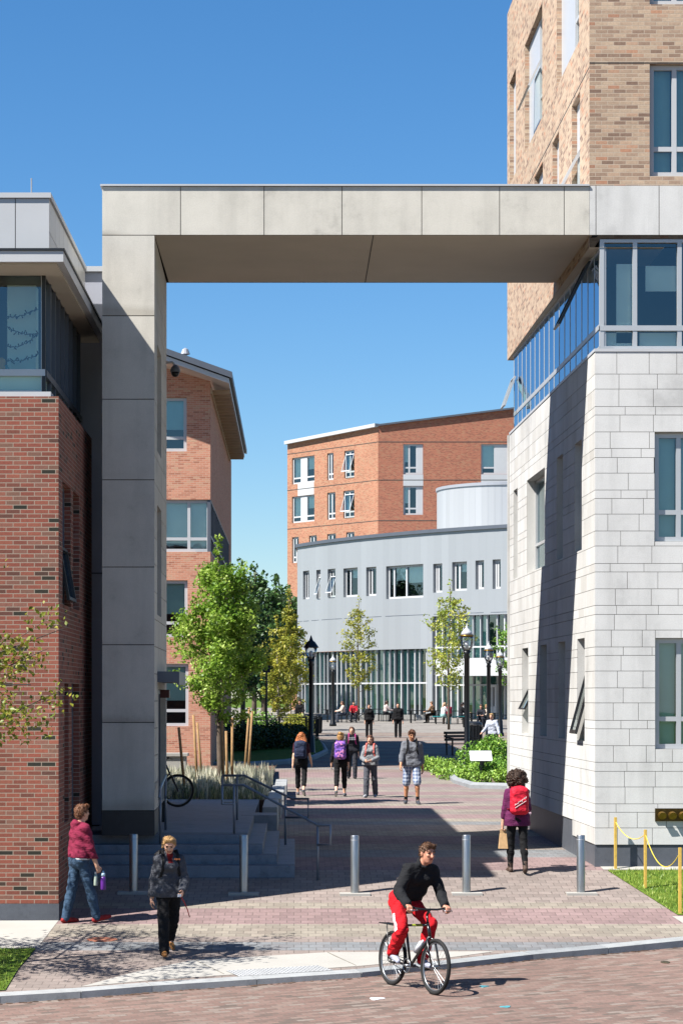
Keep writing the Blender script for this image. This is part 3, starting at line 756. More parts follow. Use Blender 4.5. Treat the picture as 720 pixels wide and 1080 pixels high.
# string of lights inside the glass
gl_ = thing('light_garland', 'dark string of small bulbs looped inside the upper left window', 'garland', (X(22, 33.6), 33.6, 8.9))
gmsh = MB(); bulbs = MB()
for (y0, y1, sag) in ((334, 326, 3), (343, 352, 4), (365, 352, 6), (380, 374, 3)):
    pts = []
    for i in range(25):
        t = i/24; xx = 6+34*t; yy = y0+(y1-y0)*t+sag*math.sin(PI*t)
        pts.append(P(xx, yy, 33.6)+Vector((random.gauss(0, .006), 0, random.gauss(0, .008))))
    gmsh.tube(pts, .008, 5)
    for p in pts[::2]:
        bulbs.tube([p, p+Vector((random.gauss(0, .02), 0, random.choice((-1, 1))*.04))], .009, 5)
gmsh.build('wire', M['black_metal'], gl_); bulbs.build('bulbs', M['black_metal'], gl_)
# small things on the window ledge
for (nm, px, col, h, lab, cat) in (('plush_toy', 2.0, '#b58a4a', .22, 'small tan plush toy on the upper window ledge', 'toy'), ('teal_jar', 6.6, '#1f7d86', .12, 'small teal jar on the upper window ledge', 'jar')):
    m = MB(); c = P(px, 390, 33.3); z = zr1-.02
    if nm == 'plush_toy': m.lathe([(.03, 0), (.075, .03), (.08, .08), (.05, .12), (.06, .15), (.055, .2), (.02, .235)], (c.x, c.y, z), 12)
    else: m.lathe([(.045, 0), (.05, .02), (.05, .08), (.03, .1), (.032, .12)], (c.x, c.y, z), 12)
    plain(nm+'_mat', col, .8); tag(m.build(nm, M[nm+'_mat'], None, True), lab, cat)
    sh = None
# eaves slab and upper metal storey
ef = 32.1; xe2 = X(67, ef); ze0, ze1 = Z(276, ef), Z(264.5, ef)
ev = MB(); ev.box(-9.5, xe2, ef, 39.3, ze0, ze1)
eo = ev.build('eaves', M['white_metal'], lb)
sf = MB(); sf.box(-9.5, xe2-.10, ef+.10, 39.28, ze0-.03, ze0-.002); sf.box(-9.5, xg, dg0-.12, dg0-.06, zs2, ze0-.031); sf.build('eaves_soffit', M['soffit'], eo)
sf = MB(); sf.box(-9.5, xg-.01, dg0, dg1, zs2+.003, ze0-.034); sf.build('head_band', M['dark_metal'], lb)
cl = MB(); cl.box(-9.5, xe2+.02, ef-.02, 39.3, ze1+.002, ze1+.035); cl.build('roof_edge', M['dark_metal'], lb)
PD = 33.4; xp = X(52, PD); pe = PD*(310-52)/(310-90)
zp0, zp1 = ze1+.037, Z(209, PD)
ph = MB(); Wa = Wall((-9.5, PD), (xp, PD)); Wb2 = Wall((xp, PD), (xp, pe))
Wa.stones(ph, [(zp0, zp1)], lambda r: sorted([Wa.upx(16.5), Wa.upx(-30), Wa.upx(-76)]), thick=.03, gap=.012)
Wb2.stones(ph, [(zp0, (zp0+zp1)/2), ((zp0+zp1)/2, zp1)], lambda r: [.25]+[.25+.62*i for i in range(1, 9)], thick=.03, gap=.012)
Wa.plain(ph, 0, Wa.L, zp0, zp1, (), .1, .02, 1); Wb2.plain(ph, 0, Wb2.L, zp0, zp1, (), .1, .02, 1)
po = ph.build('upper_storey', [M['white_metal'], M['joint_dark']], lb)
pc = MB(); pc.box(-9.5, xp+.03, PD-.03, pe, zp1+.002, Z(203.5, PD)); pc.build('parapet_cap', M['white_metal'], po)
lr = MB(); q = P(33.5, 204, PD+.2); lr.tube([(q.x, q.y, q.z-.05), (q.x, q.y, Z(188, PD+.2))], .011, 6); lr.lathe([(.05, 0), (.04, .04), (.012, .05)], (q.x, q.y, Z(204, PD)), 10)
tag(lr.build('lightning_rod', M['grey_metal']), 'thin metal rod standing on the roof edge of the left building', 'lightning rod')
plain('link_metal', '#a2a6b2', .5, .05, 1.5, .1)
# metal recess between the brick building and the pillar
rw = MB(); rw.box(-4.2, -2.75, 39.4, 39.6, 1.3, Z(287, 39.4), 0); rw.build('metal_link_wall', M['link_metal'], lb)
rw = MB(); rw.box(-9.0, -2.95, 39.61, 48.2, 1.3, 9.75); rw.build('rear_wing', M['red_brick'], lb)
rc = MB(); rc.box(-4.2, -2.7, 39.33, 39.66, Z(287, 39.4)+.002, Z(281.5, 39.4)); rc.build('link_cap', M['white_metal'], lb)
rb = MB(); rb.box(-4.2, -2.75, 39.38, 39.399, 1.385, Z(879, 39.4)); rb.box(-4.2, -2.75, 39.385, 39.4, Z(605, 39.4), Z(604, 39.4)); rb.build('link_base', M['base_black'], lb)
# ================================================================== STONE TOWER ON THE RIGHT
DT = 36.4
tw = thing('stone_tower', 'tall building with white stone lower floors and tan brick upper floors', 'building', (5.5, DT, .9))
XC = X(627, DT)
SF = Wall((XC, DT), (10.5, DT)); SS = Wall((4.54, 48.0), (XC, DT))
ztop = zy(371); zgb = zy(891)
def sd(px0, px1, z0, z1): return (SS.upx(px0), SS.upx(px1), z0, z1)
hs_front = [(SF.upx(690), SF.upx(742), zy(571), zy(456)), (SF.upx(690.5), SF.upx(742), zy(790), zy(673)), (SF.upx(812), SF.upx(864), zy(571), zy(456)), (SF.upx(812), SF.upx(864), zy(790), zy(673))]
hs_side = [sd(541, 545.3, 6.05, 7.88), sd(555, 574, 6.05, 7.88), sd(586.5, 593, 6.05, 7.88), sd(605.5, 613, 6.05, 7.88),
           sd(550, 556.6, 2.87, 4.57), sd(569, 576, 2.87, 4.57), sd(588, 595.5, 2.87, 4.57), sd(608, 616, 2.87, 4.57)]
rg = random.Random(11)
cz = [zgb]; pat = [.27, .25, .135, .27, .25, .145, .265, .27, .135, .28, .24]; k = 0
while cz[-1] < ztop-.17:
    cz.append(cz[-1]+pat[k % len(pat)]); k += 1
cz[-1] = ztop
def usp(L):
    memo = {}
    def f(r):
        if r not in memo:
            u = rg.uniform(.2, .55); s = []
            while u < L: s.append(u); u += rg.uniform(.40, .68)
            memo[r] = s
        return memo[r]
    return f
sm = MB()
cs = list(zip(cz, cz[1:]))
SF.stones(sm, cs, usp(SF.L), hs_front, rng=rg, gap=.008)
ub = SS.udepth(38.9)
zlow = [c for c in cs]
SS.stones(sm, [c for c in cs if c[0] > 1.5], usp(SS.L), hs_side, rng=rg, gap=.008)
SS.stones(sm, [c for c in cs if c[1] <= 1.7 and c[0] < 1.5], lambda r: [ub+.9, ub+1.7], (), rng=rg, gap=.011, u0=ub)
zsb = min(c[0] for c in cs if c[0] > 1.5)
SF.plain(sm, 0, SF.L, zgb, ztop, hs_front, .16, .012, 1, 0); SS.plain(sm, 0, SS.L, zsb, ztop, hs_side, .22, .012, 1, 0); SS.plain(sm, ub, SS.L, zgb, zsb, (), .1, .012, 1)
sm.box(4.5, 10.5, 48.01, 48.1, .5, ztop)
sm.build('stone_wall', [M['limestone'], M['joint']], tw)
gb = MB(); SF.slab(gb, 0, SF.L, .5, zgb-.004, .02, .2); SS.slab(gb, ub+.002, SS.L-.03, .4, zgb-.004, .02, .2); SS.slab(gb, 0, ub-.002, .4, zsb-.004, .02, .2)
gb.build('base', M['granite_grey'], tw)
for h in hs_front: window(tw, SF, h, .10, cols=(.5,), rows=(.27,), blind=[1.0, 1.0], bcol='blind_dark', bw=.075)
for i, h in enumerate(hs_side):
    sash = None
    if i == 7: sash = (h[0]+.08, h[1]-.1, 2.95, 3.95, .26)
    if i == 4: sash = (h[0]+.05, h[1]-.05, 3.30, 3.75, .2)
    window(tw, SS, h, .17, rows=(.3,), frame='frame_metal', sash=sash, side=(0, .25) if i in (0, 4) else ((.55, 1) if i == 1 else None))
# coping ledge above stone
lg = MB(); SF.slab(lg, -.01, SF.L, ztop+.002, ztop+.05, -.012, .3); SS.slab(lg, 0, SS.L-.01, ztop+.002, ztop+.05, -.012, .3); lg.build('ledge', M['white_metal'], tw)
# glazed third floor
XG = X(632, DT+.08)
GF = Wall((XG, DT+.08), (10.5, DT+.08)); GS = Wall((4.62, 48.0), (XG, DT+.08))
zg0, zg1 = ztop+.052, zy(251.5)
gf = curtain(tw, GF, (0, GF.L, zg0, zg1), [.035]+[GF.upx(p) for p in (669, 716, 763, 810, 857)], [(zy(348), zy(342.5))], post_w=.07, room=1.6, spand=False, ends=(0, 1))
bl = MB()
for a, b, q in ((636, 667, .74), (680, 714, .36), (720, 760, .6), (768, 806, .8)):
    u0, u1 = GF.upx(a)+.02, GF.upx(b)
    if a == 680: GF.slab(bl, u0, u1, zy(305), zy(278), .12, .13)
    else: GF.slab(bl, u0+.2, u1, zy(360) if a == 636 else zy(330), zg1-.06 if a != 636 else zy(276), .12, .13)
bl.build('blind', M['blind_cloth'], gf)
sp_ = MB()
for a, b in ((632, 667), (671, 714), (718, 761), (765, 808)): GF.slab(sp_, GF.upx(a)+.06, GF.upx(b), zg0+.05, zy(349), .12, .13)
sp_.build('lower_panel', M['blind_cloth'], gf)
nmul = 17
gs = curtain(tw, GS, (0, GS.L, zg0, zg1-.12), [GS.L*i/nmul for i in range(nmul)]+[GS.L-.03], [(zg0+.34, zg0+.42)], post_w=.06, gl='blue_glass', prot=.0, pd=.017, room=1.5, spand=False, ends=(1, 0))
sa = MB()
def sashbox(W, ua, ub_, za, zb, op):
    m = MB()
    def sp(u, k): return Vector(W.pt(u, zb-(zb-za)*k*.93, -.02-op*k))
    for k0, k1, v0, v1 in ((0, 1, ua, ua+.05), (0, 1, ub_-.05, ub_), (0, .04, ua+.05, ub_-.05), (.95, 1, ua+.05, ub_-.05)):
        nn = Vector((W.n.x, W.n.y, .2)).normalized()*.04; p = [sp(v0, k1), sp(v1, k1), sp(v1, k0), sp(v0, k0)]
        m.hexa(p+[x+nn for x in p])
    m.face([sp(ua+.05, .95), sp(ub_-.05, .95), sp(ub_-.05, .04), sp(ua+.05, .04)], 1)
    return m
uu = GS.L*14.9/nmul
sashbox(GS, uu+.03, uu+GS.L/nmul-.03, zg0+.45, zg1-.2, .5).build('open_sash', [M['dark_metal'], M['window_glass']], gs)
sashbox(GS, .02, GS.L/nmul-.02, zg0+.45, zg0+1.1, .22).build('open_sash', [M['frame_metal'], M['window_glass']], gs)
# stone band at the gateway's height
bd = MB(); WBD = Wall((X(621, DT)+.004, DT), (10.5, DT))
WBD.stones(bd, [(zy(248), zy(195.5))], lambda r: [WBD.upx(628), WBD.upx(694.5), WBD.upx(777), WBD.upx(860)], rng=rg, gap=.012)
WBD.plain(bd, 0, WBD.L, zy(248), zy(195.5), (), .1, .012, 1)
bd.build('stone_band', [M['limestone'], M['joint_dark']], tw)
# tan brick floors
XB = X(621, DT+.05)
BF = Wall((XB, DT+.05), (10.5, DT+.05)); BS = Wall((4.556, 48.6), (XB, DT+.05))
zbk0, zbk1, ztt = zy(195.5)+.003, 10.8, 18.2
hf = [(BF.upx(684.5), BF.upx(738), zy(185), zy(66.5)), (BF.upx(684.5), BF.upx(738), zy(3.5), 16.6), (BF.upx(808), BF.upx(862), zy(185), zy(66.5)), (BF.upx(808), BF.upx(862), zy(3.5), 16.6)]
def bd_(px0, px1, z0, z1): return (BS.upx(px0), BS.upx(px1), z0, z1)
hb = [bd_(537, 543.5, 14.45, 16.6), bd_(553, 571.4, 14.45, 16.6), bd_(586.5, 610, 14.45, 16.6), bd_(563, 572, 11.9, 13.6), bd_(582, 589, 11.9, 13.6), bd_(602.5, 611, 11.9, 13.6)]
bk = MB(); BF.plain(bk, 0, BF.L, zbk0, ztt, hf, .12); BS.plain(bk, 0, BS.L, zbk1, ztt, hb, .16)
bk.box(4.556, 10.5, 48.61, 48.7, zbk1, ztt); bk.box(4.6, 10.4, 36.6, 48.6, ztt-.1, ztt-.05)
bk.build('brick_wall', M['tan_brick'], tw)
us_ = MB(); us_.face([(4.56, 48.6, zbk1+.002), (XB+.003, DT+.06, zbk1+.002), (XB+1.2, DT+.06, zbk1+.002), (XB+1.2, 48.6, zbk1+.002)])
us_.build('overhang_soffit', M['soffit'], tw)
bj = MB(); BF.slab(bj, 0, BF.L, zy(66.0), zy(64.8), -.003, .02); BS.slab(bj, 0, BS.L, 13.68, 13.70, -.003, .02); bj.build('brick_joint', M['joint_dark'], tw)
for i, h in enumerate(hf): window(tw, BF, h, .08, cols=(.5,), rows=(.25,), blind=[1.0, 1.0], bcol='blind_dark', bw=.075, frame='white_metal')
for i, h in enumerate(hb):
    sash = (h[0]+.05, h[1]-.05, 11.95, 12.7, .35) if i == 5 else ((h[0]+.9, h[1]-.1, 15.0, 15.7, .3) if i == 1 else None)
    window(tw, BS, h, .10, rows=(.3,) , frame='white_metal', side=(0, .62) if i in (1, 2) else (0, .55), sash=sash)
# brass fire connection on the stone wall
fx = thing('fire_connection', 'brass fire hose connection plate with three capped inlets on the stone wall', 'fire connection', (X(706, DT), DT, zy(859)))
m = MB(); SF.slab(m, SF.upx(690), SF.upx(735), zy(866), zy(852.5), -.03, -.001); m.build('plate', M['brass_dark'], fx)
for px in (697, 708, 719, 730):
    m = MB(); c = (X(px, DT), DT-.03, zy(859.5))
    for r0, y0, y1 in ((.065, 0, .03), (.05, .03, .07), (.06, .07, .1)):
        m.tube([(c[0], c[1]-y0, c[2]), (c[0], c[1]-y1, c[2]-.01)], r0, 14)
    m.build('inlet', M['brass'], fx, False)
# ================================================================== BOLLARDS
def make_bollard():
    r = thing('steel_bollard', None, 'bollard', (0, 0, 0), 0, 'steel bollards across the walk')
    m = MB(False); m.lathe([(.064, 0), (.064, .86), (.058, .875)], (0, 0, 0), 24); m.build('tube', M['steel'], r, True).modifiers.new('e', 'EDGE_SPLIT')
    m = MB(False); m.lathe([(.0645, .80), (.0655, .805), (.0645, .81)], (0, 0, 0), 24); m.build('ring', M['grey_metal'], r, True)
    m = MB(False); m.box(-.23, .23, -.2, .2, -.05, .008); m.build('footing', M['concrete_white'], r)
    return r
BL = ['leftmost steel bollard, in shadow behind the woman in the grey fleece', 'steel bollard standing right in front of the granite steps', 'steel bollard standing just left of the cyclist', 'steel bollard standing just right of the cyclist', 'rightmost steel bollard, nearest the white stone tower']
b0 = make_bollard()
for i, (x, y) in enumerate(((141, 940.5), (257, 941.5), (374, 942), (491.5, 941.5), (612, 941.5))):
    r = b0 if i == 0 else copy_tree(b0)
    d = dg(y); r.location = (X(x, d), d, zg(d)); r['label'] = BL[i]
# yellow stakes with a chain on the lawn
st0 = []
SL = ['yellow stake against the stone wall base, leftmost on the lawn', 'middle yellow stake on the lawn below the brass connection', 'front yellow stake on the lawn, closest to the pale pavement']
for i, (x, yb, yt) in enumerate(((648.5, 916.5, 862), (680, 937.5, 875), (716.5, 964, 894))):
    d = dg(yb); m = MB(); p = (X(x, d), d, zg(d)); zt_ = Z(yt, d); m.box(p[0]-.022, p[0]+.022, d-.022, d+.022, p[2]-.1, zt_); 
    m.face([(p[0]-.022, d-.022, zt_+.001), (p[0]+.022, d-.022, zt_+.001), (p[0]+.022, d+.022, zt_+.001), (p[0]-.022, d+.022, zt_+.001)])
    tag(m.build('yellow_stake', M['yellow_paint'], None, bevel=.004), SL[i], 'stake', 'yellow stakes round the lawn')
    st0.append((p[0], d, zt_-.07))
m = MB()
for a, b, sag in ((st0[0], st0[1], .16), (st0[1], st0[2], .34)):
    m.tube([Vector(a).lerp(Vector(b), t/14)-Vector((0, 0, sag*4*(t/14)*(1-t/14))) for t in range(15)], .0065, 6)
tag(m.build('yellow_chain', M['rope_yellow']), 'yellow plastic chain hung between the yellow stakes on the lawn', 'chain')
# paint dabs, white marker and manhole on the road
def disc(name, x, y, rx, ry, mat, lab, cat, onroad=True, dz=.006):
    d = 27.5
    for _ in range(40):
        z = zs(X(x, d), d) if onroad else zg(d)
        d = (CZ-z)*F/(y-HY)
    m = MB(); c = (X(x, d), d, (zs(X(x, d), d) if onroad else zg(d))); n = 14
    pts = []
    for k in range(n):
        a = 2*PI*k/n; q = 1+.25*math.sin(3*a+x)*(0 if cat == 'manhole cover' else 1)
        px_, py_ = c[0]+rx*q*math.cos(a), c[1]+ry*q*math.sin(a)
        pts.append((px_, py_, zs(px_, py_) if onroad else zg(py_)))
    m.face([(a, b, c_+dz) for a, b, c_ in pts])
    for i in range(n):
        a, b = pts[i], pts[(i+1) % n]; m.face([(a[0], a[1], a[2]), (b[0], b[1], b[2]), (b[0], b[1], b[2]+dz), (a[0], a[1], a[2]+dz)])
    tag(m.build(name, M[mat]), lab, cat)
disc('paint_mark', 510, 1040.5, .055, .07, 'green_patch', 'turquoise paint mark on the brick road just beside the front wheel shadow', 'paint mark')
disc('paint_mark', 533, 1062, .06, .06, 'green_patch', 'turquoise paint mark on the brick road at the bottom right', 'paint mark')
disc('road_marker', 397, 1053.5, .085, .09, 'sign_white', 'small white square marker on the brick road near the bicycle', 'road marker')
disc('manhole_cover', 701, 1015, .06, .12, 'brass_dark', 'small rusty round cover on the brick road near the right kerb', 'manhole cover')
disc('manhole_cover', 108, 991, .21, .16, 'rust_shade_brick', 'rusty oval cover in the pavement between the two nearest walkers', 'manhole cover', False)
# security camera on the pillar
sc_ = thing('security_camera', 'dark dome security camera on a bracket behind the stone pillar', 'camera', tuple(P(185, 392, 40.4)))
c = P(185, 392, 40.4)
m = MB(); m.tube([(xr-.04, 40.4, c.z+.16), (c.x-.05, 40.4, c.z+.17), (c.x, 40.4, c.z+.1)], .02, 8); m.build('bracket', M['grey_metal'], sc_)
m = MB(); m.lathe([(.03, .12), (.07, .08), (.09, .03), (.09, -.01)], c, 16); m.build('housing', M['slate_metal'], sc_, True)
m = MB(); m.lathe([(.075, -.012), (.07, -.05), (.045, -.085), (.01, -.095)], c, 16); m.build('dome', M['black_metal'], sc_, True)
m = MB(); q0 = P(165, 735, 38.2); m.box(xr-.01, xr+.14, 38.15, 38.4, Z(736, 38.2), Z(727.5, 38.2))
tag(m.build('exit_lamp_box', M['sign_red']), 'small dark red box mounted beside the pillar doorway', 'wall box')
# ================================================================== LEFT MIDDLE BRICK HALL
DM = 75.0
hall = thing('brick_hall', 'orange brick building with a sloping roof and deep eaves behind the tree', 'building', (-5, DM, 1.3))
xm = X(222, DM)
HF = Wall((-16, DM), (xm, DM)); HS = Wall((xm, DM), (xm, 100))
zz = lambda y: CZ+(HY-y)*DM/F
wins = [(HF.upx(164), HF.upx(197), zz(476), zz(419)), (HF.upx(150), HF.L+.01, zz(582), zz(527)), (HF.upx(164), HF.upx(198), zz(672), zz(612)), (HF.upx(160), HF.upx(199), zz(766), zz(700)), (HF.upx(60), HF.upx(110), zz(476), zz(419))]
side = [(-.01, 22, zz(582), zz(527))]
ztp = 14.0
m = MB(); HF.plain(m, 0, HF.L, 1.0, ztp, wins, .14); HS.plain(m, 0, HS.L, 1.0, ztp-.05, side, .5)
sl_ = .3
m.face([(-16, DM, ztp), (xm, DM, ztp), (-16, DM, ztp+(xm+16)*sl_)], 0, [(0, ztp), (HF.L, ztp), (0, ztp+(xm+16)*sl_)])
m.box(-16, xm-.01, 99.9, 100, 1, ztp)
m.build('wall', M['orange_brick'], hall)
for i, h in enumerate(wins):
    if i == 1: h = (h[0], HF.L-.02, h[2], h[3])
    window(hall, HF, h, .1, cols=(.69,) if i == 1 else (), rows=(.25,), blind=(.6 if i in (0, 2, 3) else [.85, 1.0]), bw=.10, bcol='blind_cloth' if i == 1 else 'blind_dark', frame='white_metal', room=1.2)
curtain(hall, HS, (.12,)+side[0][1:], [.09+1.3*i for i in range(17)], [(zz(567), zz(564))], .12, gl='window_glass', frame='slate_metal', room=1.5, spand=False, ends=(0, 1))
xev = X(245, 74); zev = CZ+(735-393)*74/F
rf = MB(); rs = .357; y0, y1 = 73.8, 97
def rz(x): return zev+(xev-x)*rs
rf.hexa([(-16, y0, rz(-16)-.2), (xev, y0, rz(xev)-.2), (xev, y1, rz(xev)-.2), (-16, y1, rz(-16)-.2), (-16, y0, rz(-16)), (xev, y0, rz(xev)), (xev, y1, rz(xev)), (-16, y1, rz(-16))])
ro = rf.build('roof', M['slate_metal'], hall)
m = MB(); m.hexa([(-16, y0+.1, rz(-16)-.36), (xev-.1, y0+.1, rz(xev)-.36), (xev-.1, y1-.1, rz(xev)-.36), (-16, y1-.1, rz(-16)-.36), (-16, y0+.1, rz(-16)-.203), (xev-.1, y0+.1, rz(xev)-.203), (xev-.1, y1-.1, rz(xev)-.203), (-16, y1-.1, rz(-16)-.203)])
m.build('eaves_trim', M['white_metal'], ro)
m = MB()
for i in range(24): m.box(xm+.02, xev-.12, 75.5+i*.9, 75.6+i*.9, rz(xev)-.50, rz(xev)-.365)
m.box(xm+.003, xm+.06, 75.0, 96.5, rz(xev)-.55, rz(xev)-.36)
m.build('eaves_brackets', M['soffit_wood'], ro)
m = MB(); q = P(195.5, 378, 76); m.lathe([(.12, 0), (.05, .1), (.05, .3), (.16, .34), (.1, .5), (.02, .55)], (q.x, q.y, rz(q.x)-.02), 10)
tag(m.build('roof_vent', M['grey_metal']), 'small grey roof vent on the sloping roof of the brick hall', 'vent')
plain('hall_inside', '#7f9d98', .9, .5, .5); plain('glazing_teal', '#a9d0c6', .8, .25, .35)
# ================================================================== GREY METAL HALL, FAR
gh = thing('metal_clad_hall', 'pale grey metal clad hall with slot windows and a finned glass ground floor', 'building', (6, 150, 2.3))
A = (X(313.5, 160), 160.0); B = (X(620, 138), 138.0)
ZW = Wall(A, B); ZW.bul = 2.3
zA = lambda y, d: CZ+(HY-y)*d/F
def zw(px0, px1, y0, y1):
    u0, u1 = ZW.upx(px0), ZW.upx(px1); dm = ZW.dep((u0+u1)/2)
    return (u0, u1, zA(y1, dm), zA(y0, dm))
wz = [zw(319.5, 326, 602, 632), zw(333.5, 338, 601, 631.5), zw(345.5, 353.5, 600, 630), zw(362, 377, 599, 629.5), zw(386, 396.5, 598, 628.5), zw(407, 446, 596, 631), zw(456.5, 466, 594.5, 625), zw(476.5, 492, 592.5, 623), zw(501, 510, 591, 621.5), zw(519, 527.5, 590, 621), zw(540, 560, 589, 619)]
fins = [zw(315, 450, 688, 757), zw(455.5, 600, 651, 757)]
fins = [(fins[0][0], fins[0][1], 2.2, 6.7), (fins[1][0], fins[1][1], 2.2, 8.75)]
m = MB(); ZW.plain(m, 0, ZW.L, 1.5, 14.1, wz+fins, .35)
EWn = Wall((A[0]+.6, 185), A); EWn.plain(m, 0, EWn.L, 1.5, 14.1)
m.build('wall', M['zinc'], gh)
m = MB(); ZW.slab(m, -.15, ZW.L, 14.1, 14.32, -.15, .5); EWn.slab(m, 0, EWn.L-.5, 14.1, 14.32, -.15, .5); m.build('roof_edge', M['slate_metal'], gh)
m = MB(); [m.face([ZW.pt(ZW.L*i/24, 14.2), ZW.pt(ZW.L*(i+1)/24, 14.2), (A[0]+(B[0]-A[0])*(i+1)/24, 185, 14.2), (A[0]+(B[0]-A[0])*i/24, 185, 14.2)]) for i in range(24)]; m.build('roof', M['grey_metal'], gh)
m = MB(); ZW.slab(m, 0, ZW.L, zA(650.5, 150)-.02, zA(650.5, 150)+.02, -.006, .01); m.build('panel_joint', M['slate_metal'], gh)
for i, h in enumerate(wz):
    cols_ = (.35,) if i in (3, 4, 6, 7, 8) else ((.16, .5) if i == 5 else (.4,))
    window(gh, ZW, h, .22, cols=cols_, rows=(), blind=([0, .45, .55] if i == 5 else [0, .35] if i in (3, 7) else None), bw=.13, frame='white_metal', room=1.5,
           sash=(h[0]+.1, h[1]-.1, h[2]+.2, h[3]-.5, .45) if i in (1, 2) else None)
for h, pitch in zip(fins, (.62, .62)):
    gm_ = MB(); n = int((h[1]-h[0])/pitch)
    rr = random.Random(5)
    for i in range(n+1):
        u = h[0]+.06+i*pitch+rr.uniform(-.1, .1); w = rr.choice((.05, .06, .09))
        ZW.slab(gm_, u, u+w, h[2], h[3], .20, .33)
    for zr in ((4.45,) if h is fins[0] else (4.3, 5.0, 6.7)): ZW.slab(gm_, h[0], h[1], zr, zr+.10, .20, .33)
    fo = gm_.build('glazed_wall', M['white_metal'], gh)
    g_ = MB(); ZW.plain(g_, h[0], h[1], h[2], h[3], (), 0, .34); g_.build('pane', M['teal_glass'], fo)
    g_ = MB(); rr = random.Random(9)
    for i in range(n):
        if rr.random() < .85: ZW.slab(g_, h[0]+.1+i*pitch, h[0]+.1+(i+rr.choice((.6, .9)))*pitch, h[2]+rr.choice((0, 0, .9)), h[3]-.1, .45, .47)
    g_.build('blind', M['glazing_teal'], fo)
    g_ = MB(); ZW.plain(g_, h[0], h[1], h[2], h[3], (), 0, 2.5); g_.face([ZW.pt(h[0], h[3], .4), ZW.pt(h[1], h[3], .4), ZW.pt(h[1], h[3], 2.5), ZW.pt(h[0], h[3], 2.5)]); [g_.face([ZW.pt(ue, h[2], .4), ZW.pt(ue, h[2], 2.5), ZW.pt(ue, h[3], 2.5), ZW.pt(ue, h[3], .4)]) for ue in (h[0], h[1])]; g_.build('room_lining', M['hall_inside'], fo)
u0, u1 = ZW.upx(489), ZW.upx(600)
m = MB(); ZW.slab(m, u0, u1, 4.9, 6.0, -2.4, .0); m.build('canopy', M['white_metal'], gh)
h = (ZW.upx(514), ZW.upx(523.5), 2.2, 4.35)
m = MB(); ZW.slab(m, h[0], h[0]+.12, h[2], h[3], -.05, .2); ZW.slab(m, h[1]-.12, h[1], h[2], h[3], -.05, .2); ZW.slab(m, h[0]+.12, h[1]-.12, h[3]-.15, h[3], -.05, .2); ZW.slab(m, (h[0]+h[1])/2-.04, (h[0]+h[1])/2+.04, h[2], h[3]-.15, -.05, .2); ZW.slab(m, h[0]+.12, h[1]-.12, h[2], h[2]+.8, .0, .1)
m.build('door', M['white_metal'], gh)
m = MB(); c = (X(541, 163), 163.0); R_ = X(541, 163)-X(460.5, 163)
m.v = []; n = 72
for k in range(n):
    a, b = 2*PI*k/n, 2*PI*(k+1)/n
    pa = (c[0]+R_*math.cos(a), c[1]+R_*math.sin(a)); pb = (c[0]+R_*math.cos(b), c[1]+R_*math.sin(b))
    m.face([(pa[0], pa[1], 14.1), (pb[0], pb[1], 14.1), (pb[0], pb[1], 18.3), (pa[0], pa[1], 18.3)], 0, [(a*R_, 0), (b*R_, 0), (b*R_, 4), (a*R_, 4)])
m.build('roof_drum', M['drum_metal'], gh, True)
m = MB(); m.lathe([(R_+.08, 18.3), (R_+.08, 18.5), (R_-.3, 18.55)], (c[0], c[1], 0), 72); m.build('drum_rim', M['grey_metal'], gh)
# ================================================================== FAR BRICK HALL
fb = thing('brick_dormitory', 'long orange brick block with paired windows behind the grey metal hall', 'building', (6.8, 185, 2.5))
C0 = (X(303, 194.5), 194.5); C1 = (X(398.5, 185), 185.0); C2 = (X(640, 185), 185.0)
L1 = Wall(C0, C1); L2 = Wall(C1, C2)
def hw(W, px0, px1, z0, z1): return (W.upx(px0), W.upx(px1), z0, z1)
R1, R2, R3 = (21.7, 23.95), (18.4, 20.65), (15.0, 17.2)
w1 = []
for (z0, z1), xs_ in ((R1, ((308, 331.5), (345, 351.5), (363, 373.5))), (R2, ((308, 331.5), (345, 353.5), (362, 373.5))), (R3, ((308, 315), (326, 334), (345, 354), (365, 373.5)))):
    for a, b in xs_: w1.append(hw(L1, a, b, z0, z1))
w2 = [hw(L2, 425, 446, R1[0], R1[1]+.2), hw(L2, 425, 446, R2[0], R2[1]+.1), hw(L2, 507, 536, R1[0], R1[1]+.2), hw(L2, 507, 536, R2[0], R2[1]), hw(L2, 560, 580, R1[0], R1[1])]
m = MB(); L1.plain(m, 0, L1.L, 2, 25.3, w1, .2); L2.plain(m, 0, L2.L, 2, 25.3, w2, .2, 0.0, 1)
m.face([L1.pt(0, 25.3), L1.pt(L1.L, 25.3), L1.pt(L1.L, 25.68)], 0, [(0, 25.3), (L1.L, 25.3), (L1.L, 25.68)])
ze = 25.68+(L2.L)*.125
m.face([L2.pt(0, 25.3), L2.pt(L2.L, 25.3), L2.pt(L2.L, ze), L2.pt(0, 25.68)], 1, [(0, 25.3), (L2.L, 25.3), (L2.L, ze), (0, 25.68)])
m.build('wall', [M['coral_lit_brick'], M['rust_shade_brick']], fb)  # one brick in two tones: sunlit and shaded side put into the colour
m = MB(); p0, p1, p2 = L1.pt(0, 25.3, -.1), L1.pt(L1.L, 25.68, -.1), L2.pt(L2.L, ze, -.1)
m.bar(p0, p1, .5, .28); m.build('roof_edge', M['white_metal'], fb)
m = MB(); m.bar(p1, p2, .3, .14); m.build('roof_edge', M['slate_metal'], fb)
m = MB()
for z in (21.2, 17.9, 24.3): L1.slab(m, 0, L1.L, z, z+.06, -.01, .02); L2.slab(m, .02, L2.L, z, z+.06, -.01, .02)
m.build('brick_joint', M['joint_dark'], fb)
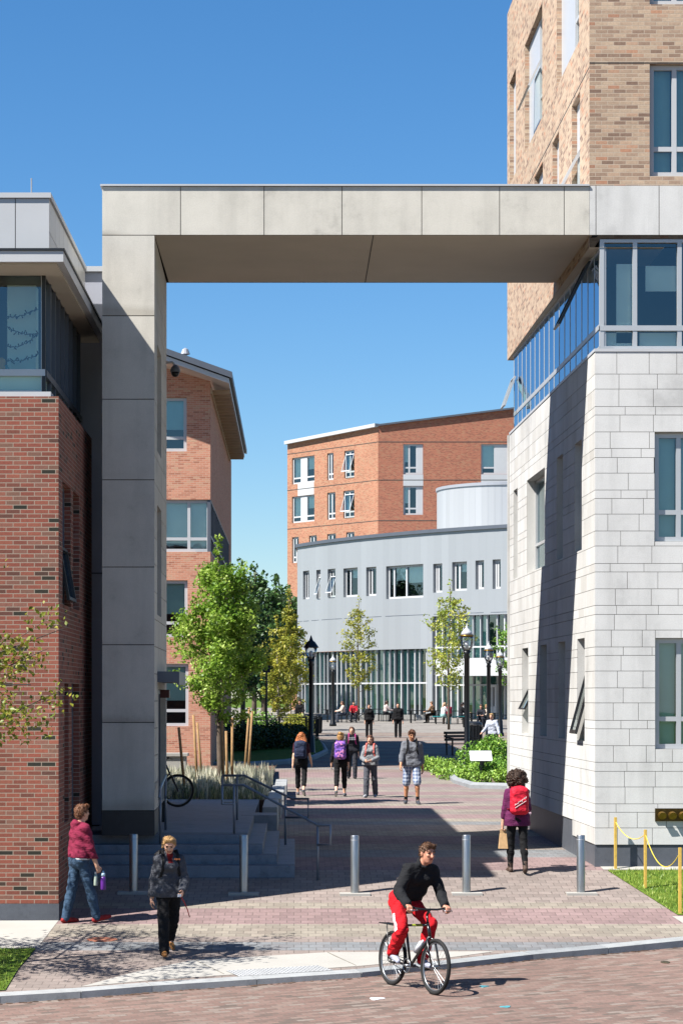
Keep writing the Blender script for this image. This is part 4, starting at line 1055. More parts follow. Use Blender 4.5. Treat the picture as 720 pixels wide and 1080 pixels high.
for i, h in enumerate(w1):
    dbl = i in (0, 3)
    window(fb, L1, h, .12, cols=(.36, .62) if dbl else (.5,), rows=(.22,), blind=([.8, 0, .5] if dbl else [.7, 0]), bw=.13, frame='white_metal', side=(.37, .61) if dbl else None, room=1.0,
           sash=(h[0]+.1, h[1]-.1, h[2]+.4, h[3]-.3, .5) if i in (2, 5) else None)
for i, h in enumerate(w2):
    window(fb, L2, h, .12, cols=(.3, .68) if i < 2 else (.5,), rows=(.22,), blind=[.6, 0, 0] if i < 2 else [.8, 0], bw=.13, frame='white_metal', side=((.69, .99) if i < 2 else (.5, .99)), room=1.0)
m = MB(); L2.slab(m, L2.upx(425), L2.upx(446), R2[1]+.11, R1[0]-.01, -.005, .05); L2.slab(m, L2.upx(507), L2.upx(536), R2[1]+.01, R1[0]-.01, -.005, .05); L1.slab(m, L1.upx(314), L1.upx(331), R2[1]+.01, R1[0]-.01, -.005, .05)
m.build('infill_panel', M['white_metal'], fb)
# ================================================================== LAMPS, SIGN, BINS, FURNITURE, FENCE
def lamp(x, d, ytop, clear, label, group, base=None):
    zb_ = zg(d) if base is None else base
    H = Z(ytop, d)-zb_
    r = thing('street_lamp', label, 'street lamp', (X(x, d), d, zb_), 0, group)
    hl = .92; hp = H-hl
    m = MB(False); m.lathe([(.2, 0), (.2, .12), (.15, .2), (.13, .75), (.09, .85), (.085, hp-.25), (.11, hp-.2), (.075, hp-.1), (.14, hp)], (0, 0, 0), 14); m.build('pole', M['black_metal'], r, True)
    if clear:
        m = MB(False); m.lathe([(.11, hp), (.19, hp+.16), (.215, hp+.40), (.21, hp+.48)], (0, 0, 0), 16); m.build('globe', M['lamp_glass'], r, True)
        m = MB(False); m.lathe([(.05, hp+.02), (.06, hp+.3), (.03, hp+.34)], (0, 0, 0), 8); m.build('bulb', M['sign_white'], r, True)
        m = MB(False); m.lathe([(.225, hp+.48), (.225, hp+.51), (.21, hp+.53)], (0, 0, 0), 16); m.build('brass_ring', M['brass'], r, True)
        m = MB(False); m.lathe([(.205, hp+.535), (.16, hp+.63), (.08, hp+.72), (.04, hp+.76), (.045, hp+.80), (.015, hp+.84), (.008, hl+hp)], (0, 0, 0), 16); m.build('lamp_cap', M['lamp_glass' if False else 'white_metal'], r, True)
    else:
        m = MB(False); m.lathe([(.12, hp), (.2, hp+.2), (.24, hp+.45)], (0, 0, 0), 8); m.build('globe', M['lamp_glass'], r, True)
        m = MB(False); m.lathe([(.05, hp+.02), (.06, hp+.3), (.03, hp+.34)], (0, 0, 0), 8); m.build('bulb', M['sign_white'], r, True)
        m = MB(False); m.lathe([(.30, hp+.45), (.27, hp+.5), (.16, hp+.66), (.08, hp+.72), (.05, hp+.8), (.01, hp+hl)], (0, 0, 0), 12); m.build('lamp_cap', M['black_metal'], r, True)
lamp(492, 74, 657, True, 'nearest black street lamp with a clear globe, beside the white sign panel', 'street lamps on the plaza')
lamp(515, 100, 676, True, 'black street lamp with a clear globe, close to the tower wall and entrance', 'street lamps on the plaza')
lamp(527, 112, 684, True, 'farther slim street lamp half hidden at the edge of the white tower', 'street lamps on the plaza')
lamp(351, 128, 690, True, 'slim far street lamp with a pale globe in front of the finned glass', 'street lamps on the plaza')
lamp(328, 86, 670, False, 'black street lamp with a dark pointed lantern beside the hedge fence', 'street lamps on the plaza')
# sign panel
d = 66; sg = thing('sign_panel', 'slanted white information panel on a black post in the green bed', 'sign', (X(508, d), d, zg(d)))
m = MB(); m.tube([(X(508, d), d, zg(d)), (X(508, d), d, Z(800, d))], .07, 4); m.box(X(508, d)-.16, X(508, d)+.16, d-.16, d+.16, zg(d)-.05, zg(d)+.14); m.build('post', M['black_metal'], sg)
m = MB(); z0_, z1_ = Z(801.5, d), Z(792, d); x0_, x1_ = X(495, d), X(518, d)
m.hexa([(x0_, d-.25, z0_-.02), (x1_, d-.25, z0_-.02), (x1_, d+.12, z1_-.02), (x0_, d+.12, z1_-.02), (x0_, d-.25, z0_), (x1_, d-.25, z0_), (x1_, d+.12, z1_), (x0_, d+.12, z1_)]); m.build('board', M['sign_white'], sg)
# litter bins
def bin_(x, d, w, h, label, group, base=None):
    zb_ = zg(d) if base is None else base
    r = thing('litter_bin', label, 'litter bin', (X(x, d), d, zb_), 0, group)
    m = MB(False); m.lathe([(w*.42, 0), (w*.46, .05), (w*.5, h*.9), (w*.52, h*.92)], (0, 0, 0), 18); m.build('drum', M['black_metal'], r)
    m = MB(False)
    for k in range(18):
        a = 2*PI*k/18; m.bar((w*.49*math.cos(a), w*.49*math.sin(a), .06), (w*.53*math.cos(a), w*.53*math.sin(a), h*.88), .03, .02)
    m.build('slats', M['dark_metal'], r)
    m = MB(False); m.lathe([(w*.53, h*.93), (w*.5, h), (w*.3, h+.06), (w*.28, h+.05)], (0, 0, 0), 18); m.build('lid', M['dark_metal'], r)
bb_ = 1.75+.1
for i, (x, lab) in enumerate(((311.5, 'black litter bin farthest left behind the hedge fence'), (322, 'middle black litter bin of the three behind the hedge fence'), (334, 'black litter bin just right of the dark lantern lamp'))):
    bin_(x, 116, .52, .95, lab, 'black litter bins by the hedge fence')
bin_(499.5, 90, .62, 1.2, 'large dark litter bin behind the shrub beside the nearest lamp', None)
# bench by the lamp
def bench(x, d, w, rz, label, group, back=True, seat_z=.45):
    r = thing('park_bench', label, 'bench', (X(x, d), d, zg(d)), rz, group)
    m = MB(False)
    for i in range(4): m.box(-w/2, w/2, -.22+.12*i, -.12+.12*i, seat_z-.03, seat_z)
    m.build('seat', M['dark_metal'], r)
    if back:
        m = MB(False)
        for i in range(3): m.box(-w/2, w/2, .24+.02*i, .265+.02*i, seat_z+.1+.13*i, seat_z+.2+.13*i)
        m.build('backrest', M['dark_metal'], r)
    for sx in (-1, 1):
        m = MB(False); x_ = sx*(w/2-.08)
        m.bar((x_, -.2, 0), (x_, -.2, seat_z+.2 if back else seat_z-.03), .05, .05); m.bar((x_, .2, 0), (x_, .24 if back else .2, seat_z+.45 if back else seat_z-.03), .05, .05)
        if back: m.bar((x_, -.24, seat_z+.21), (x_, .25, seat_z+.23), .06, .03)
        m.build('leg', M['black_metal'], r)
bench(487, 88, 1.3, .5, 'black metal bench with armrests behind the nearest street lamp', None)
# picnic tables along the glass front
def table(x, d, w, label):
    r = thing('cafe_table', label, 'table', (X(x, d), d, zg(d)), 0, 'black tables in front of the glass hall')
    m = MB(False); m.box(-w/2, w/2, -.4, .4, .71, .75); m.build('tabletop', M['black_metal'], r)
    for sx in (-1, 1):
        m = MB(False); m.bar((sx*w*.38, -.3, 0), (sx*w*.38, -.3, .71), .07, .07); m.bar((sx*w*.38, .3, 0), (sx*w*.38, .3, .71), .07, .07); m.bar((sx*w*.38, -.3, .04), (sx*w*.38, .3, .04), .06, .06); m.build('leg', M['black_metal'], r)
TB = [(358, 136, 1.9, 'black table where the person in red sits, left of the bicycle'), (402, 138, 2.0, 'black table between the two standing people in black'), (446, 134, 1.9, 'black table left of the seated person in brown'), (479, 133, 1.7, 'black table between the white-clad and the dark-clad sitters'), (509, 128, 1.7, 'black table in front of the entrance door'), (531, 124, 1.7, 'black table right beside the tower edge')]
for x, d, w, lab in TB: table(x, d, w, lab)
BN = [(345, 137.5, 1.7, 'low black bench left of the person in red'), (386, 138.5, 1.9, 'low black bench behind the far bicycle'), (424, 138, 1.9, 'low black bench right of the standing pair in black'), (462, 135, 1.5, 'low black bench under the person in brown'), (500, 126, 1.5, 'low black bench near the large dark bin'), (474, 132, 2.0, 'turquoise bench under the people in white and maroon')]
plain('bench_teal', '#2a8f93', .5)
for x, d, w, lab in BN:
    r = thing('low_bench', lab, 'bench', (X(x, d), d, zg(d)), 0, 'low benches in front of the glass hall')
    m = MB(False); m.box(-w/2, w/2, -.18, .18, .42, .46); m.build('seat', M['bench_teal' if x == 474 else 'black_metal'], r)
    for sx in (-1, 1):
        m = MB(False); m.bar((sx*w*.4, -.15, 0), (sx*w*.4, -.15, .42), .06, .05); m.bar((sx*w*.4, .15, 0), (sx*w*.4, .15, .42), .06, .05); m.bar((sx*w*.4, -.15, .05), (sx*w*.4, .15, .05), .05, .04); m.build('leg', M['black_metal'], r)
# low granite kerb of the far terrace
m = MB(); m.box(X(312, 142), X(456, 142), 142, 142.5, 1.8, Z(754, 142)); tag(m.build('terrace_wall', M['concrete_white']), 'low pale wall at the foot of the finned glass', 'wall')
# raised lawn, hedge and black fence behind the young tree
dl0, dl1 = 80, 104
ml = MB()
poly = [(-8, dl0-2), (-1.6, dl0-2), (-.4, dl0), (.6, dl0+4), (1.15, dl0+10), (1.1, dl0+18), (.9, dl1), (-8, dl1)]
def lz(x, y): return zg(y)+.12+.16*min(1, max(0, (y-dl0)/14))
ml.prism(poly, lambda x, y: zg(y)-.3, lz)
tag(ml.build('hedge_lawn', M['lawn_green']), kind='structure')
kk = MB(); pts = [(-8, dl0-2.15)]+[(x+.1, y-.12) for x, y in poly[1:-1]]
kk.tube([(x, y, zg(y)+.05) for x, y in pts], .12, 6); tag(kk.build('hedge_lawn_kerb', M['granite_light']), kind='structure')
fn = thing('black_fence', 'black metal railing with upright bars behind the dark hedge', 'fence', (.2, 96, lz(0, 96)))
pp = [(-2.2, 95), (-.6, 95), (.5, 95.2), (.95, 96.5), (1.05, 99)]
m1 = MB(); m2 = MB()
def fz(x, y): return lz(x, y)
for zoff in (.12, .92, 1.0): m1.tube([(x, y, fz(x, y)+zoff) for x, y in pp], .022, 6)
m1.build('rail', M['black_metal'], fn)
for a, b in zip(pp, pp[1:]):
    L = math.hypot(b[0]-a[0], b[1]-a[1]); n = max(1, int(L/.15))
    for i in range(n):
        x, y = a[0]+(b[0]-a[0])*i/n, a[1]+(b[1]-a[1])*i/n
        m2.box(x-.014, x+.014, y-.014, y+.014, fz(x, y)+.1, fz(x, y)+.95)
m2.build('balusters', M['black_metal'], fn)
for x, y in pp:
    m = MB(); m.box(x-.03, x+.03, y-.03, y+.03, fz(x, y), fz(x, y)+1.05); m.build('post', M['black_metal'], fn)
# small dark signs near the pale birch
m = MB(); q = P(281, 706, 92); m.tube([(q.x, 92, zg(92)), (q.x, 92, q.z)], .04, 6); m.box(q.x-.16, q.x+.16, 91.95, 92.0, q.z-.13, q.z+.16)
tag(m.build('dark_sign', M['dark_metal']), 'small dark sign board on a pole beside the green tree', 'sign')
# curved kerb of the right planting bed
m = MB(); bedpx = [(560, 832), (537, 832.5), (500, 831.5), (482, 826), (474, 818), (462, 811), (448, 804)]
bp = [gp(*p) for p in bedpx]
m.tube([(x, y, zg(y)+.03) for x, y in bp], .14, 6); tag(m.build('bed_kerb', M['granite_light']), kind='structure')
m = MB(); drape(m, bp+[(X(448, 80), 84), (7.5, 84)], .02); tag(m.build('bed_soil', M['soil']), kind='structure')
# concrete path slabs beyond the bed
# ================================================================== VEGETATION
def leafmesh(name, pos, size, tone, mat, parent, seed=1, up=.35, world=False, aspect=1.5, nrm=None, fold=True):
    """many leaf-sized faces: each leaf two triangles folded along its midrib"""
    r = np.random.default_rng(seed); n = len(pos)
    d = r.normal(size=(n, 3)); d[:, 2] -= .25; d /= np.linalg.norm(d, axis=1)[:, None]
    nv = r.normal(size=(n, 3)); nv[:, 2] = np.abs(nv[:, 2])+up
    s = np.cross(d, nv); s /= np.linalg.norm(s, axis=1)[:, None]+1e-9
    u = np.cross(s, d)
    sz = size*r.uniform(.65, 1.25, n)[:, None]
    a = pos-d*sz*.5; b = pos+d*sz*.5
    l = pos+s*sz/aspect*.5+u*sz*.12; q = pos-s*sz/aspect*.5+u*sz*.12
    v = np.stack([a, l, b, q], 1).reshape(-1, 3)
    idx = np.arange(n)*4
    f = np.stack([idx, idx+1, idx+2, idx, idx+2, idx+3], 1).reshape(-1, 3)
    me = bpy.data.meshes.new(name)
    off = wloc(parent) if (world and parent is not None) else Vector((0, 0, 0))
    v = v-np.array(off)
    me.vertices.add(len(v)); me.vertices.foreach_set('co', v.astype('f4').ravel())
    me.loops.add(f.size); me.loops.foreach_set('vertex_index', f.astype('i4').ravel())
    me.polygons.add(len(f)); me.polygons.foreach_set('loop_start', (np.arange(len(f))*3).astype('i4'))
    me.update(calc_edges=True)
    ca = me.color_attributes.new('tone', 'FLOAT_COLOR', 'POINT')
    t = np.clip(np.repeat(tone, 4), 0, 1); ca.data.foreach_set('color', np.stack([t, t, t, np.ones_like(t)], 1).astype('f4').ravel())
    me.materials.append(M[mat])
    o = bpy.data.objects.new(name, me); COL.objects.link(o); o.parent = parent
    return o
def make_tree(name, label, cat, x, d, zbase, H, W, lo, nleaf, leaf, mat, seed, bark='bark', shape='oval', group=None, trunk_r=.07, nlimb=26, lean=0.0, spread=.22, rise=.9):
    """tapered trunk, limbs and a crown of leaf faces gathered round the limb ends"""
    r = random.Random(seed); rn = np.random.default_rng(seed)
    base = (x, d, zbase)
    t = thing(name, label, cat, base, 0, group)
    tk = MB(False); pts = []; rad = []
    for i in range(9):
        k = i/8; pts.append(Vector((lean*H*k+math.sin(k*5+seed)*.012*H*k, math.cos(k*4+seed)*.012*H*k, H*.96*k))); rad.append(trunk_r*(1-.86*k)+.004)
    tk.tube(pts, rad, 9)
    def axis(k):
        f = min(7.999, max(0, k*8)); i = int(f); return pts[i].lerp(pts[i+1], f-i)
    centers = []; sizes = []
    for i in range(nlimb):
        k = lo/H+(1-lo/H)*((i+.3*r.random())/nlimb)*.97
        q = (k-lo/H)/(1-lo/H)
        if shape == 'oval': prof = math.sin(PI*min(1, .14+q*.86))**.75
        elif shape == 'cone': prof = (1-q)**.7*(.55+.45*min(1, q*5))
        elif shape == 'column': prof = .35+.65*math.sin(PI*min(1, .25+q*.75))
        else: prof = math.sin(PI*min(1, .3+q*.7))**.5
        a = i*2.39996+r.uniform(-.4, .4); L = W/2*prof*r.uniform(.72, 1.12)
        s0 = axis(k*.93); dirv = Vector((math.cos(a), math.sin(a), rise*r.uniform(.5, 1.1))).normalized()
        e = s0+dirv*L*1.1; mid = s0.lerp(e, .55)+Vector((0, 0, -.04*L))
        tk.tube([s0, mid, e], [max(.006, trunk_r*.34*(1-k*.6)), trunk_r*.2*(1-k*.5)+.003, .004], 5)
        for j in range(5):
            f = .35+.65*(j+r.random()*.6)/5
            c = s0.lerp(e, f)+Vector((r.gauss(0, .12), r.gauss(0, .12), r.gauss(0, .10)))*W*.28
            centers.append(c); sizes.append(W*spread*r.uniform(.35, .75)*(.5+.5*prof))
            if j % 2 == 0: tk.tube([s0.lerp(e, max(.2, f-.2)), c], [.006, .003], 4)
    for j in range(6):
        centers.append(axis(.90+.018*j)+Vector((r.gauss(0, .02), r.gauss(0, .02), .01*j*H))); sizes.append(W*spread*.22)
    tk.build('trunk', M[bark], t, True)
    C = np.array(centers); S = np.array(sizes)
    w = S**1.6; w /= w.sum()
    ci = rn.choice(len(C), nleaf, p=w)
    off = rn.normal(size=(nleaf, 3)); off /= np.linalg.norm(off, axis=1)[:, None]; off *= (rn.random(nleaf)**.5)[:, None]
    pos = C[ci]+off*S[ci][:, None]*np.array([1, 1, .8])
    ct = rn.normal(.48, .17, len(C))
    tone = ct[ci]+rn.normal(0, .17, nleaf)
    leafmesh('crown', pos, leaf, tone, mat, t, seed)
    return t
TER = 1.36
make_tree('maple_tree', 'leafy bright green young maple in the grass bed by the steps', 'tree', X(233, 53), 53, TER, Z(568, 53)-TER, 2.55, 1.75, 14500, .09, 'leaf_maple', 4, trunk_r=.075, nlimb=30, shape='oval', spread=.215, rise=.95, lean=-.018)
make_tree('shade_tree', 'darker green tree just behind the bright maple, right of the far brick hall', 'tree', X(256, 104), 104, zg(104), Z(590, 104)-zg(104), 2.7, 2.6, 3000, .20, 'leaf_dark', 12, trunk_r=.13, nlimb=24, spread=.27)
FARL = ['dark evergreen mass left of the far gap under the blue sky', 'dark round tree at the end of the walk, behind the yellowing birch', 'dark tree nearest the corner of the far brick block', 'low dark tree behind the hedge at the end of the walk']
for i, (x, d, yt, w, sd_) in enumerate(((268, 150, 596, 5.5, 21), (289, 165, 608, 5.0, 22), (303, 172, 620, 5.0, 23), (278, 140, 650, 4.5, 24))):
    make_tree('background_tree', FARL[i], 'tree', X(x, d), d, zg(d)-.3, Z(yt, d)-zg(d)+.3, w, 1.6, 3600, .36, 'leaf_dark', sd_, trunk_r=.18, nlimb=22, spread=.3, group='dark trees at the end of the walk')
make_tree('birch_tree', 'yellowing young birch with a pale trunk, left of the grey hall', 'tree', X(306, 120), 120, zg(120), Z(623, 120)-zg(120), 2.9, 1.2, 4200, .15, 'leaf_yellow', 31, bark='bark_pale', trunk_r=.07, nlimb=24, shape='cone', spread=.22)
make_tree('birch_tree', 'broader yellowing birch beside the bright maple, above the hedge', 'tree', X(293, 112), 112, zg(112), Z(650, 112)-zg(112), 2.8, 1.0, 4000, .15, 'leaf_yellow', 32, bark='bark_pale', trunk_r=.06, nlimb=22, shape='oval', spread=.22)
make_tree('honey_locust', 'slender yellow green tree in front of the middle of the grey hall', 'tree', X(378, 139), 139, zg(139), Z(628, 139)-zg(139), 2.9, 1.9, 2500, .15, 'leaf_yellow', 33, bark='bark', trunk_r=.06, nlimb=28, shape='oval', spread=.20, group='slender young trees on the plaza')
make_tree('honey_locust', 'fuller yellow green tree left of the nearest street lamp', 'tree', X(473, 122), 122, zg(122), Z(612, 122)-zg(122), 3.2, 2.2, 3000, .15, 'leaf_honey', 35, bark='bark', trunk_r=.07, nlimb=28, shape='oval', spread=.20, group='slender young trees on the plaza')
make_tree('honey_locust', 'slender tree half hidden behind the left edge of the white tower', 'tree', X(536, 117), 117, zg(117), Z(645, 117)-zg(117), 2.1, 2.4, 1300, .15, 'leaf_shrub', 36, bark='bark', trunk_r=.06, nlimb=22, shape='oval', spread=.2, group='slender young trees on the plaza')
# tree whose yellowing branches hang in front of the brick wall (stem out of frame on the left)
make_tree('autumn_tree', 'yellowing tree leaning into the frame before the left brick wall', 'tree', -5.25, 28.6, zg(28.6), 5.6, 4.7, 1.9, 9500, .072, 'leaf_autumn', 41, trunk_r=.09, nlimb=26, shape='oval', spread=.16, rise=.55)
# second and third young stems in the grass bed with their stakes
EX_ = MB(); 
STK = [((188.6, 767), (196, 821), 50), ((204, 754), (209, 815), 52), ((208, 762), (214, 803), 56), ((234, 760), (236, 826), 50.5), ((238.5, 771), (240, 820), 51.5), ((245, 757), (244.7, 815), 52.5), ((263, 746), (257, 801), 58), ((266, 750), (261, 800), 59)]
SLB = ['wooden stake farthest left in the grass bed, next to the pillar', 'tall leaning wooden stake left of the maple trunk', 'short wooden stake behind the tall one left of the maple', 'wooden stake touching the maple trunk on its left', 'thin short wooden stake right at the maple trunk', 'upright wooden stake just right of the maple trunk', 'front one of two leaning stakes right of the maple', 'rear one of two leaning stakes right of the maple']
for (a, b, d), lab in zip(STK, SLB):
    m = MB(); m.tube([(X(b[0], d), d, TER-.05), tuple(P(a[0], a[1], d))], [.032, .03], 8)
    tag(m.build('wooden_stake', M['stake_wood'], None, True), lab, 'stake', 'wooden stakes round the young trees')
make_tree('young_tree', 'thin young tree with a grey trunk directly behind the maple', 'tree', X(233.5, 60), 60, TER, 4.6, 1.6, 2.6, 900, .11, 'leaf_maple', 44, trunk_r=.08, nlimb=14, spread=.2)
# pale ornamental grasses in the bed
def blades(name, spots, h, mat, n_each, kind, seed, spread=.12, wid=.006):
    r = random.Random(seed); m = MB()
    for (x, y, z, s) in spots:
        for _ in range(n_each):
            a = r.random()*2*PI; q = abs(r.gauss(0, .5)); L = h*s*r.uniform(.6, 1.1)
            bx, by = x+r.gauss(0, .05)*s, y+r.gauss(0, .05)*s
            ox, oy = math.cos(a)*q*L*.55, math.sin(a)*q*L*.55
            w = wid*s; px_, py_ = -math.sin(a)*w+w*.6, math.cos(a)*w
            mz = z+L*.62; tz = z+L*(1-.25*q*q)
            tn = r.random()
            m.face([(bx-px_, by-py_, z), (bx+px_, by+py_, z), (bx+ox*.5+px_*.8, by+oy*.5+py_*.8, mz), (bx+ox*.5-px_*.8, by+oy*.5-py_*.8, mz)], 0, None, tn)
            m.face([(bx+ox*.5-px_*.8, by+oy*.5-py_*.8, mz), (bx+ox*.5+px_*.8, by+oy*.5+py_*.8, mz), (bx+ox, by+oy, tz)], 0, None, tn)
    return m.build(name, M[mat])
rr = random.Random(8); sp = []
for i in range(16):
    for j in range(9):
        y = 49.9+i*.58+rr.uniform(-.2, .2); x = -.78-.32*j+rr.uniform(-.12, .12)
        sp.append((x, y, TER-.02, rr.uniform(.8, 1.25)))
o = blades('ornamental_grass', sp, .50, 'leaf_fescue', 60, 'stuff', 3, wid=.013); tag(o, kind='stuff')
sp = [(-.8-.2*j+rr.uniform(-.05, .05), 49.55+rr.uniform(-.1, .15), TER-.02, rr.uniform(.7, 1.0)) for j in range(13)]
o = blades('edging_grass', sp, .42, 'leaf_fescue_green', 40, 'stuff', 4, wid=.008); tag(o, kind='stuff')
# shrubs: leaf faces over lumpy mounds
def shrub(name, label, cat, cx, cy, z, rx, ry, h, n, leaf, mat, seed, group=None, kind=None, lumps=14):
    r = np.random.default_rng(seed); rd = random.Random(seed)
    t = thing(name, label, cat, (cx, cy, z), 0, group) if kind is None else None
    L = []
    for i in range(lumps):
        a = rd.random()*2*PI; q = rd.random()**.5
        L.append((q*rx*.8*math.cos(a), q*ry*.8*math.sin(a), h*rd.uniform(.25, .62)*(1-.45*q*q), rd.uniform(.26, .46)*min(rx, ry, h*1.1)))
    L = np.array(L); w = L[:, 3]**2; w /= w.sum()
    ci = r.choice(len(L), n, p=w)
    d = r.normal(size=(n, 3)); d /= np.linalg.norm(d, axis=1)[:, None]
    pos = L[ci, :3]+d*L[ci, 3][:, None]*(.55+.5*r.random(n))[:, None]*np.array([1.15, 1.15, 1.0])
    pos = pos[pos[:, 2] > .0]
    tone = np.clip(r.normal(.42, .27, len(pos))+.1*(pos[:, 2]/h-.5), 0, 1)
    if t is None:
        e = bpy.data.objects.new('x', None)
        o = leafmesh(name, pos+np.array([cx, cy, z]), leaf, tone, mat, None, seed); return tag(o, kind=kind)
    leafmesh('foliage', pos, leaf, tone, mat, t, seed, up=.8)
    m = MB(False)
    for i in range(0, lumps, 2): m.tube([(L[i, 0]*.2, L[i, 1]*.2, 0), (L[i, 0]*.7, L[i, 1]*.7, L[i, 2]*.8), tuple(L[i, :3])], [.03, .02, .006], 5)
    m.build('stem', M['bark'], t)
    return t
zb_ = zg(68)
shrub('leafy_shrub', 'tall bright green shrub against the end of the white tower', 'shrub', X(533, 70), 70.5, zb_, 1.15, 1.2, 1.75, 5200, .10, 'leaf_shrub', 51, 'shrubs in the green bed')
shrub('leafy_shrub', 'mid height bright shrub left of the tall one, behind the sign panel', 'shrub', X(512, 74), 74.5, zb_, 1.0, 1.2, 1.25, 4200, .10, 'leaf_shrub', 52, 'shrubs in the green bed')
shrub('leafy_shrub', 'rounded shrub right of the sign panel, in front of the tall shrub', 'shrub', X(526, 66), 66.5, zb_, .75, .8, .95, 3000, .09, 'leaf_shrub', 53, 'shrubs in the green bed')
JL = ['low spreading juniper at the left tip of the green bed', 'low spreading juniper left of the nearest lamp foot', 'low spreading juniper between the lamp foot and the sign post', 'low spreading juniper under the white sign panel', 'low spreading juniper at the front edge beside the tower']
for i, (x, d, rx) in enumerate(((459, 74.5, .7), (474, 71.5, .85), (490, 68.3, .8), (505, 66.3, .7), (524, 64.0, .8))):
    shrub('juniper', JL[i], 'shrub', X(x, d), d, zg(d), rx, 1.5, .55, 2600, .085, 'leaf_juniper', 60+i, 'low junipers in the green bed')
# clipped dark hedge on the raised lawn
HLB = ['dark hedge bush nearest the maple, left end of the hedge', 'dark hedge bush in the middle of the row', 'dark hedge bush at the right end before the fence']
for i, (x, d, rx) in enumerate(((-2.1, 88, 1.3), (-1.0, 90, 1.2), (-.1, 91.5, .75))):
    shrub('hedge_bush', HLB[i], 'shrub', x, d, lz(x, d), rx, 1.5, 1.25, 3600, .12, 'leaf_hedge', 70+i, 'dark hedge bushes by the black fence', lumps=20)
for i, (x, d) in enumerate(((-1.6, 106), (.3, 108))):
    shrub('garden_shrub', ('loose pale green shrub under the broader birch', 'loose pale green shrub between the bins and the birch')[i], 'shrub', x, d, zg(d), 1.3, 1.2, 1.5, 2000, .13, 'leaf_yellow' if i else 'leaf_shrub', 80+i, 'loose shrubs under the birches')
